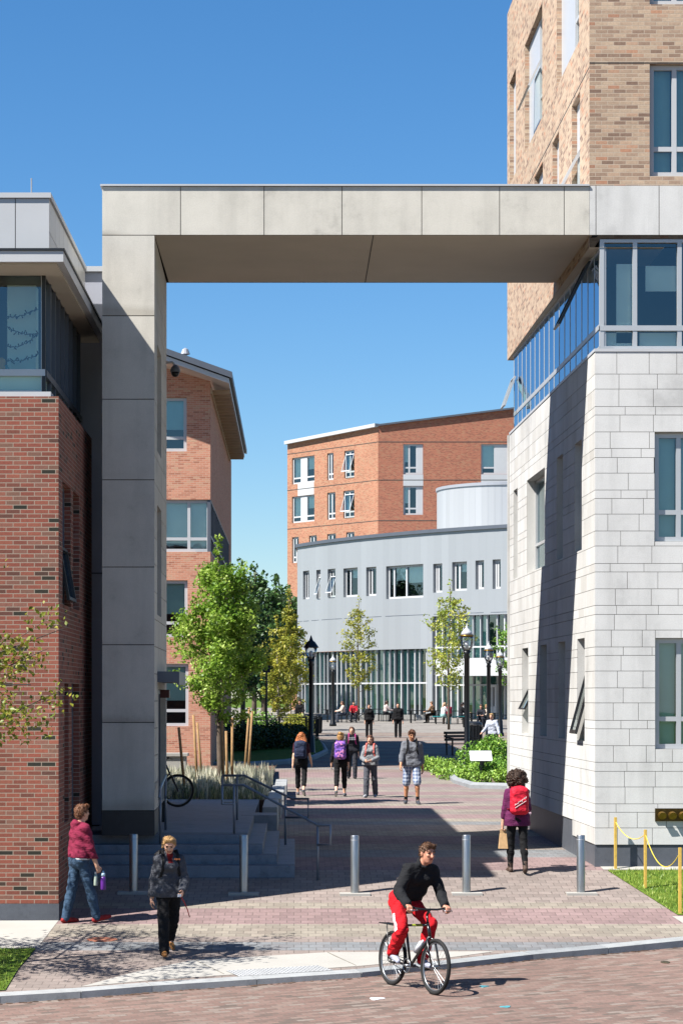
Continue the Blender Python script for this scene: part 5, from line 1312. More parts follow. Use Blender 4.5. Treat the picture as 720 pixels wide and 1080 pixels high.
# ================================================================== PEOPLE (one continuous skin surface each, clothes and hair as children)
def V3(*a): return np.array(a, float)
class SDF:
    """soft union of tapered limbs and ellipsoids on a grid, meshed with surface nets"""
    def __init__(s): s.p = []; s.cut = []; s.sub = []
    def cap(s, a, b, ra, rb=None, k=.02, sq=None):
        s.p.append(('c', np.array(a, float), np.array(b, float), ra, ra if rb is None else rb, k, sq)); return s
    def ell(s, c, r, k=.02, R=None):
        s.p.append(('e', np.array(c, float), np.array(r, float), R, None, k, None)); return s
    def box(s, c, h, rr, k=.0, R=None):
        s.p.append(('b', np.array(c, float), np.array(h, float), R, rr, k, None)); return s
    def plane(s, p, n):   # keep the side the normal points away from
        s.cut.append((np.array(p, float), np.array(n, float)/np.linalg.norm(n))); return s
    def bounds(s):
        lo, hi = [], []
        for q in s.p:
            if q[0] == 'c': r = max(q[3], q[4]); lo.append(np.minimum(q[1], q[2])-r); hi.append(np.maximum(q[1], q[2])+r)
            elif q[0] == 'e': r = max(q[2]); lo.append(q[1]-r); hi.append(q[1]+r)
            else: r = np.linalg.norm(q[2])+q[4]; lo.append(q[1]-r); hi.append(q[1]+r)
        return np.min(lo, 0), np.max(hi, 0)
    def mesh(s, vox, noise=None):
        lo, hi = s.bounds(); lo = lo-2.5*vox; hi = hi+2.5*vox
        n = np.ceil((hi-lo)/vox).astype(int)+1
        ax = [lo[i]+vox*np.arange(n[i]) for i in range(3)]
        Fd = np.full(n, .5, dtype=np.float32)
        for q in s.p:
            k = q[5]
            if q[0] == 'c': r = max(q[3], q[4]); l_, h_ = np.minimum(q[1], q[2])-r, np.maximum(q[1], q[2])+r
            elif q[0] == 'e': r = max(q[2]); l_, h_ = q[1]-r, q[1]+r
            else: r = np.linalg.norm(q[2])+q[4]; l_, h_ = q[1]-r, q[1]+r
            m = k+2.5*vox+.02
            i0 = np.clip(np.floor((l_-m-lo)/vox).astype(int), 0, n); i1 = np.clip(np.ceil((h_+m-lo)/vox).astype(int)+1, 0, n)
            sl = tuple(slice(a, b) for a, b in zip(i0, i1))
            x = ax[0][sl[0]][:, None, None]; y = ax[1][sl[1]][None, :, None]; z = ax[2][sl[2]][None, None, :]
            if q[0] == 'c':
                a, b = q[1], q[2]; ab = b-a; L2 = ab.dot(ab)+1e-12
                px_, py_, pz_ = x-a[0], y-a[1], z-a[2]
                t = np.clip((px_*ab[0]+py_*ab[1]+pz_*ab[2])/L2, 0, 1)
                dx, dy, dz = px_-ab[0]*t, py_-ab[1]*t, pz_-ab[2]*t
                if q[6] is not None: dx, dy, dz = dx/q[6][0], dy/q[6][1], dz/q[6][2]
                d = np.sqrt(dx*dx+dy*dy+dz*dz)-(q[3]+(q[4]-q[3])*t)
            else:
                px_, py_, pz_ = x-q[1][0], y-q[1][1], z-q[1][2]
                if q[3] is not None:
                    R = q[3]; px_, py_, pz_ = (px_*R[0, 0]+py_*R[1, 0]+pz_*R[2, 0], px_*R[0, 1]+py_*R[1, 1]+pz_*R[2, 1], px_*R[0, 2]+py_*R[1, 2]+pz_*R[2, 2])
                if q[0] == 'e':
                    r_ = q[2]; k0 = np.sqrt((px_/r_[0])**2+(py_/r_[1])**2+(pz_/r_[2])**2)
                    k1 = np.sqrt((px_/r_[0]**2)**2+(py_/r_[1]**2)**2+(pz_/r_[2]**2)**2)+1e-9
                    d = k0*(k0-1)/k1
                else:
                    h_ = q[2]-q[4]
                    ex, ey, ez = np.abs(px_)-h_[0], np.abs(py_)-h_[1], np.abs(pz_)-h_[2]
                    d = np.sqrt(np.maximum(ex, 0)**2+np.maximum(ey, 0)**2+np.maximum(ez, 0)**2)+np.minimum(np.maximum(np.maximum(ex, ey), ez), 0)-q[4]
            f = Fd[sl]
            if k > 0:
                h = np.clip(.5+.5*(f-d)/k, 0, 1); Fd[sl] = f+(d-f)*h-k*h*(1-h)
            else: Fd[sl] = np.minimum(f, d)
        G = np.meshgrid(*ax, indexing='ij', sparse=True)
        if noise:
            a_, fr, sd_ = noise
            Fd += a_*(np.sin(G[0]*fr+G[2]*fr*1.3+sd_)*np.sin(G[1]*fr*1.1+G[2]*fr*.8+1.7*sd_)+.6*np.sin(G[2]*fr*2.3+G[0]*fr*1.1+sd_)*np.sin(G[0]*fr*1.9-G[1]*fr+2*sd_))
        for p, nn in s.cut:
            Fd = np.maximum(Fd, (G[0]-p[0])*nn[0]+(G[1]-p[1])*nn[1]+(G[2]-p[2])*nn[2])
        ins = Fd < 0
        c8 = np.zeros(n-1, int)
        for i in (0, 1):
            for j in (0, 1):
                for k_ in (0, 1): c8 += ins[i:n[0]-1+i, j:n[1]-1+j, k_:n[2]-1+k_]
        act = (c8 > 0) & (c8 < 8)
        idx = -np.ones(n-1, int); idx[act] = np.arange(act.sum())
        I = np.argwhere(act)
        acc = np.zeros((len(I), 3)); cnt = np.zeros(len(I))
        cor = [(i, j, k_) for i in (0, 1) for j in (0, 1) for k_ in (0, 1)]
        for a in cor:
            for x_ in range(3):
                if a[x_] == 1: continue
                b = list(a); b[x_] = 1
                fa = Fd[I[:, 0]+a[0], I[:, 1]+a[1], I[:, 2]+a[2]]; fb = Fd[I[:, 0]+b[0], I[:, 1]+b[1], I[:, 2]+b[2]]
                cr = (fa < 0) != (fb < 0)
                t = np.where(cr, fa/(fa-fb+1e-12), 0)
                pnt = np.repeat(np.array(a, float)[None], len(I), 0); pnt[:, x_] = t
                acc[cr] += pnt[cr]; cnt[cr] += 1
        V = lo+(I+acc/np.maximum(cnt, 1)[:, None])*vox
        Fq = []
        for x_ in range(3):
            o1, o2 = [(1, 2), (2, 0), (0, 1)][x_]
            a = ins; s0 = [slice(1, -1)]*3; s0[x_] = slice(0, -1); s1 = [slice(1, -1)]*3; s1[x_] = slice(1, None)
            A, B = a[tuple(s0)], a[tuple(s1)]
            for flip, mask in ((False, A & ~B), (True, ~A & B)):
                W_ = np.argwhere(mask)
                if not len(W_): continue
                off = np.ones(3, int); off[x_] = 0; W_ = W_+off
                def cell(d1, d2):
                    q = W_.copy(); q[:, o1] -= d1; q[:, o2] -= d2
                    return idx[q[:, 0], q[:, 1], q[:, 2]]
                qd = np.stack([cell(1, 1), cell(0, 1), cell(0, 0), cell(1, 0)], 1)
                Fq.append(qd[:, ::-1] if flip else qd)
        Fq = np.concatenate(Fq); Fq = Fq[(Fq >= 0).all(1)]
        return V, Fq
def sdfobj(name, sdf, vox, mats, parent, matfn=None, noise=None, xf=None):
    V, Fq = sdf.mesh(vox, noise)
    # one smoothing pass
    if xf is not None: V = xf(V)
    me = bpy.data.meshes.new(name)
    me.vertices.add(len(V)); me.vertices.foreach_set('co', V.astype('f4').ravel())
    me.loops.add(Fq.size); me.loops.foreach_set('vertex_index', Fq.astype('i4').ravel())
    me.polygons.add(len(Fq)); me.polygons.foreach_set('loop_start', (np.arange(len(Fq))*4).astype('i4'))
    me.update(calc_edges=True)
    if not isinstance(mats, (list, tuple)): mats = [mats]
    for m in mats: me.materials.append(m)
    if matfn is not None:
        c = V[Fq].mean(1); me.polygons.foreach_set('material_index', matfn(c).astype('i4'))
    me.polygons.foreach_set('use_smooth', [True]*len(Fq))
    o = bpy.data.objects.new(name, me); COL.objects.link(o); o.parent = parent
    return o
def cloth(name, col, rough=.85, var=.12, scale=14):
    if name in M: return M[name]
    t = NT(name); c = lin(col)
    n1 = t.noise(t.obj(), scale, 4)
    cc = t.ramp(n1, [(.3, tuple(x*(1-var) for x in c[:3])+(1,)), (.7, tuple(min(1, x*(1+var)) for x in c[:3])+(1,))])
    return t.surf(Base_Color=cc, Roughness=rough, Specular_IOR_Level=.25, Normal=t.bump(t.math('ADD', t.noise(t.n('Mapping', {'Vector': t.obj(), 'Scale': (1, 1, 1.9)}).outputs[0], 11, 3, .55), t.math('MULTIPLY', t.noise(t.obj(), 60, 3), .25)), .85, .028))
def skinmat(name, col):
    if name in M: return M[name]
    t = NT(name); c = lin(col); n1 = t.noise(t.obj(), 20, 3)
    cc = t.ramp(n1, [(.3, tuple(x*.93 for x in c[:3])+(1,)), (.7, tuple(min(1, x*1.05) for x in c[:3])+(1,))])
    return t.surf(Base_Color=cc, Roughness=.5, Specular_IOR_Level=.35, Subsurface_Weight=.08, Subsurface_Radius=(.02, .008, .004), Subsurface_Scale=.5)
def hairmat(name, col):
    if name in M: return M[name]
    t = NT(name); c = lin(col)
    n1 = t.noise(t.n('Mapping', {'Vector': t.obj(), 'Scale': (60, 60, 9)}).outputs[0], 1.6, 4)
    cc = t.ramp(n1, [(.3, tuple(x*.55 for x in c[:3])+(1,)), (.7, tuple(min(1, x*1.35) for x in c[:3])+(1,))])
    return t.surf(Base_Color=cc, Roughness=.5, Specular_IOR_Level=.4, Normal=t.bump(n1, .6, .02))
cloth('lip', '#9c5a50'); cloth('eye_dark', '#1b1512', .3); cloth('eye_white', '#806a5e', .5); cloth('brow', '#3f2c20'); cloth('white_cotton', '#cfcfcd')
def unit(v): return v/(np.linalg.norm(v)+1e-12)
def ik(a, b, l1, l2, pole):
    d = b-a; L = min(np.linalg.norm(d), (l1+l2)*.999); u = unit(d)
    x = (L*L+l1*l1-l2*l2)/(2*L); h = math.sqrt(max(0, l1*l1-x*x))
    p = pole-u*pole.dot(u)
    return a+u*x+unit(p)*h, a+u*L
class Pose: pass
def pose(h, legs, arms, lean=0., sway=0., head=(0., 0.), female=False, twist=0.):
    """legs: (left, right) = (thigh swing, knee flex, foot pitch); arms: (left, right) = (swing, out, elbow, inward); degrees, forward +Y, right +X"""
    J = Pose(); R = math.radians; J.h = h; J.female = female
    J.hip = V3(0, 0, 0)
    up = V3(math.sin(R(sway)), math.sin(R(lean)), math.cos(R(lean))); up = unit(up); J.up = up
    J.chest = J.hip+up*.19*h; J.neck = J.hip+up*.292*h
    sw = (.082 if female else .093)*h; J.sw = sw
    tx = V3(math.cos(R(twist)), math.sin(R(twist)), 0); J.tx = tx
    J.L, J.Rr = {}, {}
    for side, sg, lg, am in (('L', -1, legs[0], arms[0]), ('R', 1, legs[1], arms[1])):
        D = J.L if side == 'L' else J.Rr
        D['hip'] = J.hip+V3(sg*.052*h, 0, -.005*h)
        a, kf, fp = lg[:3]; ab = lg[3] if len(lg) > 3 else 1.0
        d1 = V3(sg*math.sin(R(ab)), math.sin(R(a)), -math.cos(R(a))); d1 = unit(d1)
        D['knee'] = D['hip']+d1*.245*h
        d2 = V3(sg*math.sin(R(ab))*.5, math.sin(R(a-kf)), -math.cos(R(a-kf))); d2 = unit(d2)
        D['ankle'] = D['knee']+d2*.243*h
        D['foot'] = V3(sg*.12, math.cos(R(fp)), math.sin(R(fp))); D['foot'] = unit(D['foot'])
        D['sh'] = J.neck-up*.040*h+tx*sg*sw
        if len(am) == 2:   # explicit wrist target and pole
            D['elbow'], D['wrist'] = ik(D['sh'], np.array(am[0], float), .168*h, .148*h, np.array(am[1], float))
        else:
            s, o, e, n_ = am
            d1 = unit(V3(sg*math.sin(R(o)), math.sin(R(s))*math.cos(R(o)), -math.cos(R(s))*math.cos(R(o))))
            D['elbow'] = D['sh']+d1*.168*h
            d2 = unit(V3(sg*math.sin(R(o))*.6-sg*math.sin(R(n_)), math.sin(R(s+e)), -math.cos(R(s+e))))
            D['wrist'] = D['elbow']+d2*.148*h
        D['hd'] = unit(D['wrist']-D['elbow'])
    yaw, pit = R(head[0]), R(head[1])
    J.hf = unit(V3(-math.sin(yaw)*math.cos(pit), math.cos(yaw)*math.cos(pit), math.sin(pit)))
    J.hr = unit(V3(math.cos(yaw), math.sin(yaw), 0)); J.hu = np.cross(J.hr, J.hf)
    J.hc = J.neck+unit(up*.6+J.hu*.4)*.085*h+J.hf*.012*h
    return J
def ground_pose(J, extra=0.0):
    lo = min(min((D['ankle']+V3(0, 0, -.042*J.h))[2], (D['ankle']+D['foot']*.10*J.h+V3(0, 0, -.034*J.h))[2]) for D in (J.L, J.Rr))
    J.dz = -lo+extra
    return J
def hand(S, D, h, sg, curl=55, grip=None, q=.014):
    """palm, four bent fingers of different lengths and a thumb off the palm's side"""
    w, d = D['wrist'], D['hd']
    inn = unit(np.array(D.get('palm', V3(-sg, 0, 0)), float)); inn = unit(inn-d*inn.dot(d)); sd_ = np.cross(d, inn)*sg   # palm normal, thumb side
    if D.get('thumb') is not None: sd_ = unit(np.array(D['thumb'], float)-d*np.dot(D['thumb'], d))
    k = h/1.75
    kn = w+d*.085*k
    S.cap(w-d*.01, w+d*.02, .023*k, .026*k, .02); 
    for i, o in enumerate((-.024, -.008, .008, .024)):
        S.cap(w+d*.02+sd_*o*.7*k, kn+sd_*o*k, .0135*k, .0115*k, .012)
    for i, (o, L) in enumerate(((.027, .074), (.009, .082), (-.009, .076), (-.027, .060))):
        a = kn+sd_*o*k; c1 = math.radians(curl*.45+i*4); c2 = math.radians(curl*1.15+i*5); c3 = math.radians(curl*1.75+i*5)
        b = a+(d*math.cos(c1)+inn*math.sin(c1))*L*.45*k; c = b+(d*math.cos(c2)+inn*math.sin(c2))*L*.32*k; e = c+(d*math.cos(c3)+inn*math.sin(c3))*L*.23*k
        S.cap(a, b, .0098*k, .009*k, .006); S.cap(b, c, .009*k, .0083*k, .004); S.cap(c, e, .0083*k, .0072*k, .004)
    a = w+d*.03*k+sd_*.02*k; b = a+(d*.6+sd_*.75+inn*.35)*.038*k; c = b+unit(d*.85+sd_*.2+inn*.5)*.034*k; e = c+unit(d*.8+inn*.6)*.022*k
    S.cap(a, b, .013*k, .011*k, .012); S.cap(b, c, .011*k, .0095*k, .006); S.cap(c, e, .0095*k, .0078*k, .004)
    D['grip'] = w+d*.095*k+inn*.03*k
def torso(S, J, o, fem=False, to=0.0, k=.05):
    """chest, waist and shoulders grown by o metres"""
    h, up, tx = J.h, J.up, J.tx
    fw = np.cross(up, tx)   # forward
    f = .93 if J.female else 1.0
    wst = .046 if J.female else .052
    for sg in (-1, 1):
        S.cap(J.hip+tx*sg*.040*h+up*.02*h, J.hip+tx*sg*wst*.85*h+up*.10*h, .058*h*f+o, (.050 if J.female else .056)*h+o, k)
        S.cap(J.hip+tx*sg*wst*.85*h+up*.10*h, J.hip+tx*sg*.042*h+up*.205*h-fw*.004*h, (.050 if J.female else .056)*h+o, .062*h*f+o, k)
        S.cap(J.hip+tx*sg*.040*h+up*.205*h, J.neck+tx*sg*.046*h-up*.050*h-fw*.006*h, .061*h*f+o, .040*h+o, k)
        D = J.L if sg < 0 else J.Rr
        S.cap(J.neck+tx*sg*.020*h-up*.026*h, D['sh']-up*.002*h, .027*h+o, .031*h*f+o, k*.7)
        if J.female: S.ell(J.hip+tx*sg*.036*h+up*.208*h+fw*.052*h, (.034*h+o*.5,)*3, .04)
    return S
def person(name_loc, rz, J, spec, vox=.011, label='', fingers=True, zoff=0.0):
    h = J.h; x, y, z = name_loc
    root = thing('person', label, 'person', (x, y, z), rz)
    T = V3(0, 0, J.dz)
    xf = lambda V: V+T
    sk = skinmat('skin_'+spec.get('skin', 'fair'), {'fair': '#c99a80', 'pale': '#d3a78c', 'tan': '#b5805f', 'ruddy': '#bd846b'}[spec.get('skin', 'fair')])
    # ---- body
    S = SDF()
    torso(S, J, -.012)
    S.cap(J.hip+V3(-.04*h, 0, .0), J.hip+V3(.04*h, 0, .0), .055*h, .055*h, .03)
    for sg, D in ((-1, J.L), (1, J.Rr)):
        S.cap(D['hip'], D['knee'], .046*h, .030*h, .03); S.cap(D['knee'], D['knee']*.7+D['ankle']*.3, .030*h, .031*h, .02); S.cap(D['knee']*.7+D['ankle']*.3, D['ankle'], .031*h, .019*h, .02)
        S.cap(D['ankle'], D['ankle']+D['foot']*.07*h+V3(0, 0, -.026*h), .019*h, .014*h, .02)
        S.cap(D['sh'], D['elbow'], .028*h, .022*h, .03); S.cap(D['elbow'], D['elbow']*.6+D['wrist']*.4, .022*h, .0225*h, .01); S.cap(D['elbow']*.6+D['wrist']*.4, D['wrist'], .0225*h, .0145*h, .01)
        if fingers: hand(S, D, h, sg, spec.get('curl', (40, 40))[0 if sg < 0 else 1])
        else:
            S.cap(D['wrist'], D['wrist']+D['hd']*.06*h, .016*h, .017*h, .01); S.cap(D['wrist']+D['hd']*.06*h, D['wrist']+D['hd']*.10*h, .015*h, .009*h, .01)
    # neck and head with face
    hc, hf, hr, hu = J.hc, J.hf, J.hr, J.hu
    Rm = np.stack([hr, hf, hu], 1)
    S.cap(J.neck-J.up*.02*h, hc-hu*.035*h-hf*.012*h, .033*h if not J.female else .028*h, .030*h if not J.female else .026*h, .03)
    S.ell(hc+hu*.012*h-hf*.008*h, (.042*h, .052*h, .052*h), .02, Rm)
    S.ell(hc-hu*.020*h+hf*.008*h, (.036*h, .042*h, .050*h), .02, Rm)
    S.ell(hc-hu*.052*h+hf*.026*h, (.020*h, .017*h, .014*h), .02, Rm)        # chin
    S.cap(hc+hu*.006*h+hf*.046*h, hc-hu*.016*h+hf*.059*h, .0065*h, .0095*h, .008)   # nose
    S.cap(hc+hu*.014*h+hf*.043*h-hr*.022*h, hc+hu*.014*h+hf*.043*h+hr*.022*h, .007*h, .007*h, .012)   # brow ridge
    S.ell(hc-hu*.033*h+hf*.044*h, (.014*h, .007*h, .006*h), .008, Rm)     # lips
    for sg in (-1, 1):
        S.ell(hc+hr*sg*.043*h-hf*.006*h-hu*.006*h, (.006*h, .013*h, .019*h), .006, Rm)   # ear
        S.ell(hc+hr*sg*.018*h+hf*.040*h-hu*.010*h, (.014*h, .008*h, .010*h), .012, Rm)
    def fm(c):
        q = c-T-hc; a = q@hr/h; b = q@hf/h; u = q@hu/h
        m = np.zeros(len(c), int)
        fr = b > .030
        m[fr & (np.abs(u+.033) < .0065) & (np.abs(a) < .015)] = 1
        m[fr & (np.abs(u-.003) < .0045) & (np.abs(np.abs(a)-.0185) < .009)] = 2
        m[fr & (np.abs(u-.003) < .004) & (np.abs(np.abs(a)-.0185) < .0055)] = 3
        m[fr & (np.abs(u-.0165) < .0035) & (np.abs(np.abs(a)-.019) < .014)] = 4
        return m
    body = sdfobj('body', S, vox if fingers else vox, [sk, M['lip'], M['eye_white'], M['eye_dark'], M['brow']], root, fm, None, xf)
    # ---- trousers / leggings / shorts
    b = spec['bottom']; bm_ = cloth('cloth_'+b['mat'], b['col'], .9, b.get('var', .12)) if b['mat'] not in M else M[b['mat']]
    S = SDF(); o = b.get('o', .006); lo = b.get('loose', .004); st = b.get('len', 1.0)
    S.cap(J.hip+V3(-.046*h, -.006*h, .015*h), J.hip+V3(.046*h, -.006*h, .015*h), .062*h+o, None, .04)
    S.cap(J.hip+V3(-.04*h, -.022*h, -.025*h), J.hip+V3(.04*h, -.022*h, -.025*h), .050*h+o, None, .05)
    for sg, D in ((-1, J.L), (1, J.Rr)):
        if st <= .55:
            e = D['hip']+(D['knee']-D['hip'])*min(1, st/.5)
            S.cap(D['hip'], e, .050*h+o+lo, .046*h+o+lo*1.6, .03)
        else:
            S.cap(D['hip'], D['knee'], .050*h+o, .034*h+o+lo, .035)
            e = D['knee']+(D['ankle']-D['knee'])*(min(1, (st-.5)/.5))
            S.cap(D['knee'], D['knee']*.65+e*.35, .034*h+o+lo, .034*h+o+lo, .02); S.cap(D['knee']*.65+e*.35, e, .034*h+o+lo, b.get('cuff', .024)*h+o+lo, .02)
    S.plane(J.hip+J.up*.075*h, J.up)
    bot = sdfobj(b.get('name', 'trousers'), S, vox, [bm_]+([cloth('cloth_'+b['mat2'], b['col2'])] if 'mat2' in b else []), root, b.get('fn') and (lambda c: b['fn'](c-T, J)), (b.get('wr', .004), 26, 2.0), xf)
    # ---- top
    t = spec['top']; tm = cloth('cloth_'+t['mat'], t['col'], .9, t.get('var', .12))
    S = SDF(); o = t.get('o', .010); torso(S, J, o, k=.05)
    if t.get('shirt'): S.cap(J.hip+V3(-.047*h, -.005*h, .022*h), J.hip+V3(.047*h, -.005*h, .022*h), .064*h+o, None, .04)
    if t.get('hem', .0) < 0: S.cap(J.hip+V3(-.048*h, -.004*h, t['hem']*h+.01*h), J.hip+V3(.048*h, -.004*h, t['hem']*h+.01*h), .070*h+o, None, .05); S.cap(J.hip+V3(-.05*h, 0, 0), J.hip+V3(.05*h, 0, 0), .066*h+o, None, .05)
    sl = t.get('sleeve', 1.0); so = t.get('so', o)
    for sg, D in ((-1, J.L), (1, J.Rr)):
        S.cap(D['sh'], D['sh']+(D['elbow']-D['sh'])*min(1, sl*2), .033*h+so, .028*h+so, .03)
        if sl > .5:
            e = D['elbow']+(D['wrist']-D['elbow'])*min(.97, (sl-.5)*2)
            S.cap(D['elbow'], e, .028*h+so, (.0215+(1-sl)*.008)*h+so, .015)
            S.cap(e-(e-D['elbow'])*.10, e, .021*h+so, .0205*h+so, .008)
    if t.get('collar'):
        nk = J.neck+J.up*.012*h; ring = [nk+(J.tx*math.cos(a)*.036*h+np.cross(J.up, J.tx)*math.sin(a)*.034*h)+J.up*(.012*h*(-math.sin(a))) for a in np.linspace(0, 2*PI, 13)]
        for p, q in zip(ring, ring[1:]): S.cap(p, q, .012*h, None, .012)
    if t.get('hood'):
        fwd = np.cross(J.up, J.tx)
        S.ell(J.neck-fwd*.055*h-J.up*.012*h, (.055*h, .03*h, .042*h), .03)
        for sg in (-1, 1): S.cap(J.neck-fwd*.04*h+J.tx*sg*.04*h, J.neck+fwd*.035*h+J.tx*sg*.022*h-J.up*.02*h, .017*h, .013*h, .02)
    S.plane(J.hip+J.up*(t.get('hem', .02))*h, -J.up)
    if not t.get('collar') and not t.get('hood'): S.plane(J.neck+J.up*.018*h, J.up)
    top = sdfobj(t.get('name', 'jacket'), S, vox, [tm]+([cloth('cloth_'+t['mat2'], t['col2'])] if 'mat2' in t else []), root, t.get('fn') and (lambda c: t['fn'](c-T, J)), (t.get('wr', .005), 22, 1.0+h), xf)
    if t.get('shirt'):   # strip of a shirt below the hem
        S = SDF(); 
        S.cap(J.hip+V3(-.047*h, -.005*h, .0), J.hip+V3(.047*h, -.005*h, .0), .064*h+.008, None, .04)
        S.plane(J.hip+J.up*(t['hem']-.013)*h, -J.up); S.plane(J.hip+J.up*(t['hem']+.05)*h, J.up)
        sdfobj('shirt_hem', S, vox, M['white_cotton'], root, None, None, xf)
    # ---- shoes
    sh = spec['shoes']; shm = cloth('cloth_'+sh['mat'], sh['col'], .6)
    for sg, D in ((-1, J.L), (1, J.Rr)):
        S = SDF(); f = D['foot']; a = D['ankle']; dn = unit(np.cross(np.cross(V3(1, 0, 0), f), f)*0+V3(0, 0, -1)-f*(-f[2]))
        heel = a+dn*.018*h-f*.022*h; ball = a+dn*.022*h+f*.075*h; toe = a+dn*.025*h+f*.108*h
        S.cap(heel, ball, .0225*h, .021*h, .01, (1.0, 1.0, 1.0)); S.cap(ball, toe, .021*h, .016*h, .01)
        S.cap(a+dn*.004*h-f*.004*h, a+dn*.012*h+f*.03*h, .0235*h, .021*h, .015)
        if sh.get('boot'): S.cap(a+V3(0, 0, .0), a+unit(D['knee']-a)*.055*h, .0255*h, .028*h, .01); S.plane(a+unit(D['knee']-a)*.06*h, unit(D['knee']-a))
        else: S.plane(a+dn*-.012*h, -dn)
        S.plane(a+dn*.0405*h, dn)
        sdfobj('shoe', S, min(vox, .012) if vox < .02 else vox, [shm, cloth('sole_white', '#bdbdb8')], root, (lambda c, a=a, dn=dn: ((c-T-a)@dn > .034*h).astype(int)) if sh.get('sole') else None, None, xf)
        if sh.get('sock'):
            S = SDF(); S.cap(a, a+unit(D['knee']-a)*.06*h, .0225*h, .0245*h, .01); S.plane(a+unit(D['knee']-a)*.062*h, unit(D['knee']-a))
            sdfobj('sock', S, vox, cloth('sock_'+sh['sock'].strip('#'), sh['sock']), root, None, None, xf)
    # ---- hair
    hr_ = spec['hair']; hm = hairmat('hair_'+hr_['col'].strip('#'), hr_['col'])
    S = SDF(); st = hr_['style']
    S.ell(hc+hu*.017*h-hf*.012*h, (.0465*h, .056*h, .053*h), .01, Rm)
    fwd = np.cross(J.up, J.tx)
    nz = (.005, 70, 1)
    if st in ('ponytail', 'bun', 'shoulder', 'long', 'longwild'):
        for sg in (-1, 1): S.ell(hc+hr*sg*.034*h-hf*.012*h+hu*.004*h, (.018*h, .034*h, .040*h), .02, Rm)
        S.cap(hc+hu*.056*h+hf*.020*h-hr*.018*h, hc+hu*.056*h+hf*.020*h+hr*.022*h, .016*h, .016*h, .02)
    if st == 'short':
        S.cap(hc+hu*.050*h+hf*.034*h-hr*.02*h, hc+hu*.054*h+hf*.032*h+hr*.024*h, .014*h, .014*h, .02); S.ell(hc-hu*.015*h-hf*.036*h, (.036*h, .024*h, .035*h), .02, Rm)
        nz = (.006, 75, 2)
    elif st == 'curly':
        rd = random.Random(5)
        S.ell(hc+hu*.012*h-hf*.022*h, (.088*h, .080*h, .082*h), .02, Rm)
        for _ in range(110):
            v = unit(np.array([rd.gauss(0, 1), rd.gauss(-.45, 1), rd.gauss(.15, .9)])); p = hc-hf*.02*h+hu*.004*h+(hr*v[0]*.092+hf*v[1]*.078+hu*v[2]*.090)*h
            if (p-hc)@hf > .03*h: continue
            S.ell(p, (.016*h, .016*h, .018*h), .008)
        nz = (.008, 90, 3)
    elif st in ('long', 'longwild'):
        w_ = 1.25 if st == 'longwild' else 1.0
        for sg in (-1, -.33, .33, 1):
            a = hc+hr*sg*.030*h*w_-hf*.030*h+hu*.01*h; b_ = hc+hr*sg*.044*h*w_-hf*.040*h-hu*.06*h; c_ = J.neck+J.tx*sg*.052*h*w_-fwd*(.055 if w_ == 1 else .125)*h-J.up*(.05 if w_ == 1 else .085)*h
            S.cap(a, b_, .028*h, .026*h*w_, .02); S.cap(b_, c_, .026*h*w_, .016*h, .02)
        nz = (.006, 50, 2)
    elif st == 'ponytail':
        S.ell(hc-hf*.062*h+hu*.01*h, (.018*h,)*3, .015); S.cap(hc-hf*.066*h+hu*.005*h, hc-hf*.078*h-hu*.06*h+hr*hr_.get('dx', .0)*h, .016*h, .008*h, .01)
        S.ell(hc-hu*.010*h-hf*.034*h, (.036*h, .024*h, .034*h), .02, Rm)
    elif st == 'bun':
        S.ell(hc-hf*.045*h+hu*.058*h, (.030*h, .030*h, .026*h), .012); S.ell(hc-hu*.012*h-hf*.034*h, (.036*h, .024*h, .038*h), .02, Rm)
    elif st == 'shoulder':
        for sg in (-1, 1): S.cap(hc+hr*sg*.040*h-hf*.012*h+hu*.01*h, J.neck+J.tx*sg*.05*h-J.up*.02*h+fwd*.005*h, .016*h, .013*h, .015)
        S.cap(hc-hf*.04*h, J.neck-fwd*.05*h-J.up*.02*h, .034*h, .03*h, .02)
    # face stays open: cut the hair in front of a tilted plane under the fringe
    V, Fq = None, None
    fr = hr_.get('fringe', .028)
    n_ = unit(hf*1.0-hu*.75); p_ = hc+hf*.034*h+hu*fr*h
    S.plane(p_, n_) if st not in ('curly',) else S.plane(hc+hf*.036*h+hu*.02*h, unit(hf-hu*.5))
    hob = sdfobj('hair', S, vox*.85 if vox < .01 else vox*.9, hm, root, None, (nz[0]*1.2, nz[1]*1.15, nz[2]), xf)
    if vox < .014: strands(hob, hm, hc+T, hr, hf, hu, h, st)
    J.root = root; J.T = T; J.fwd = fwd
    return root
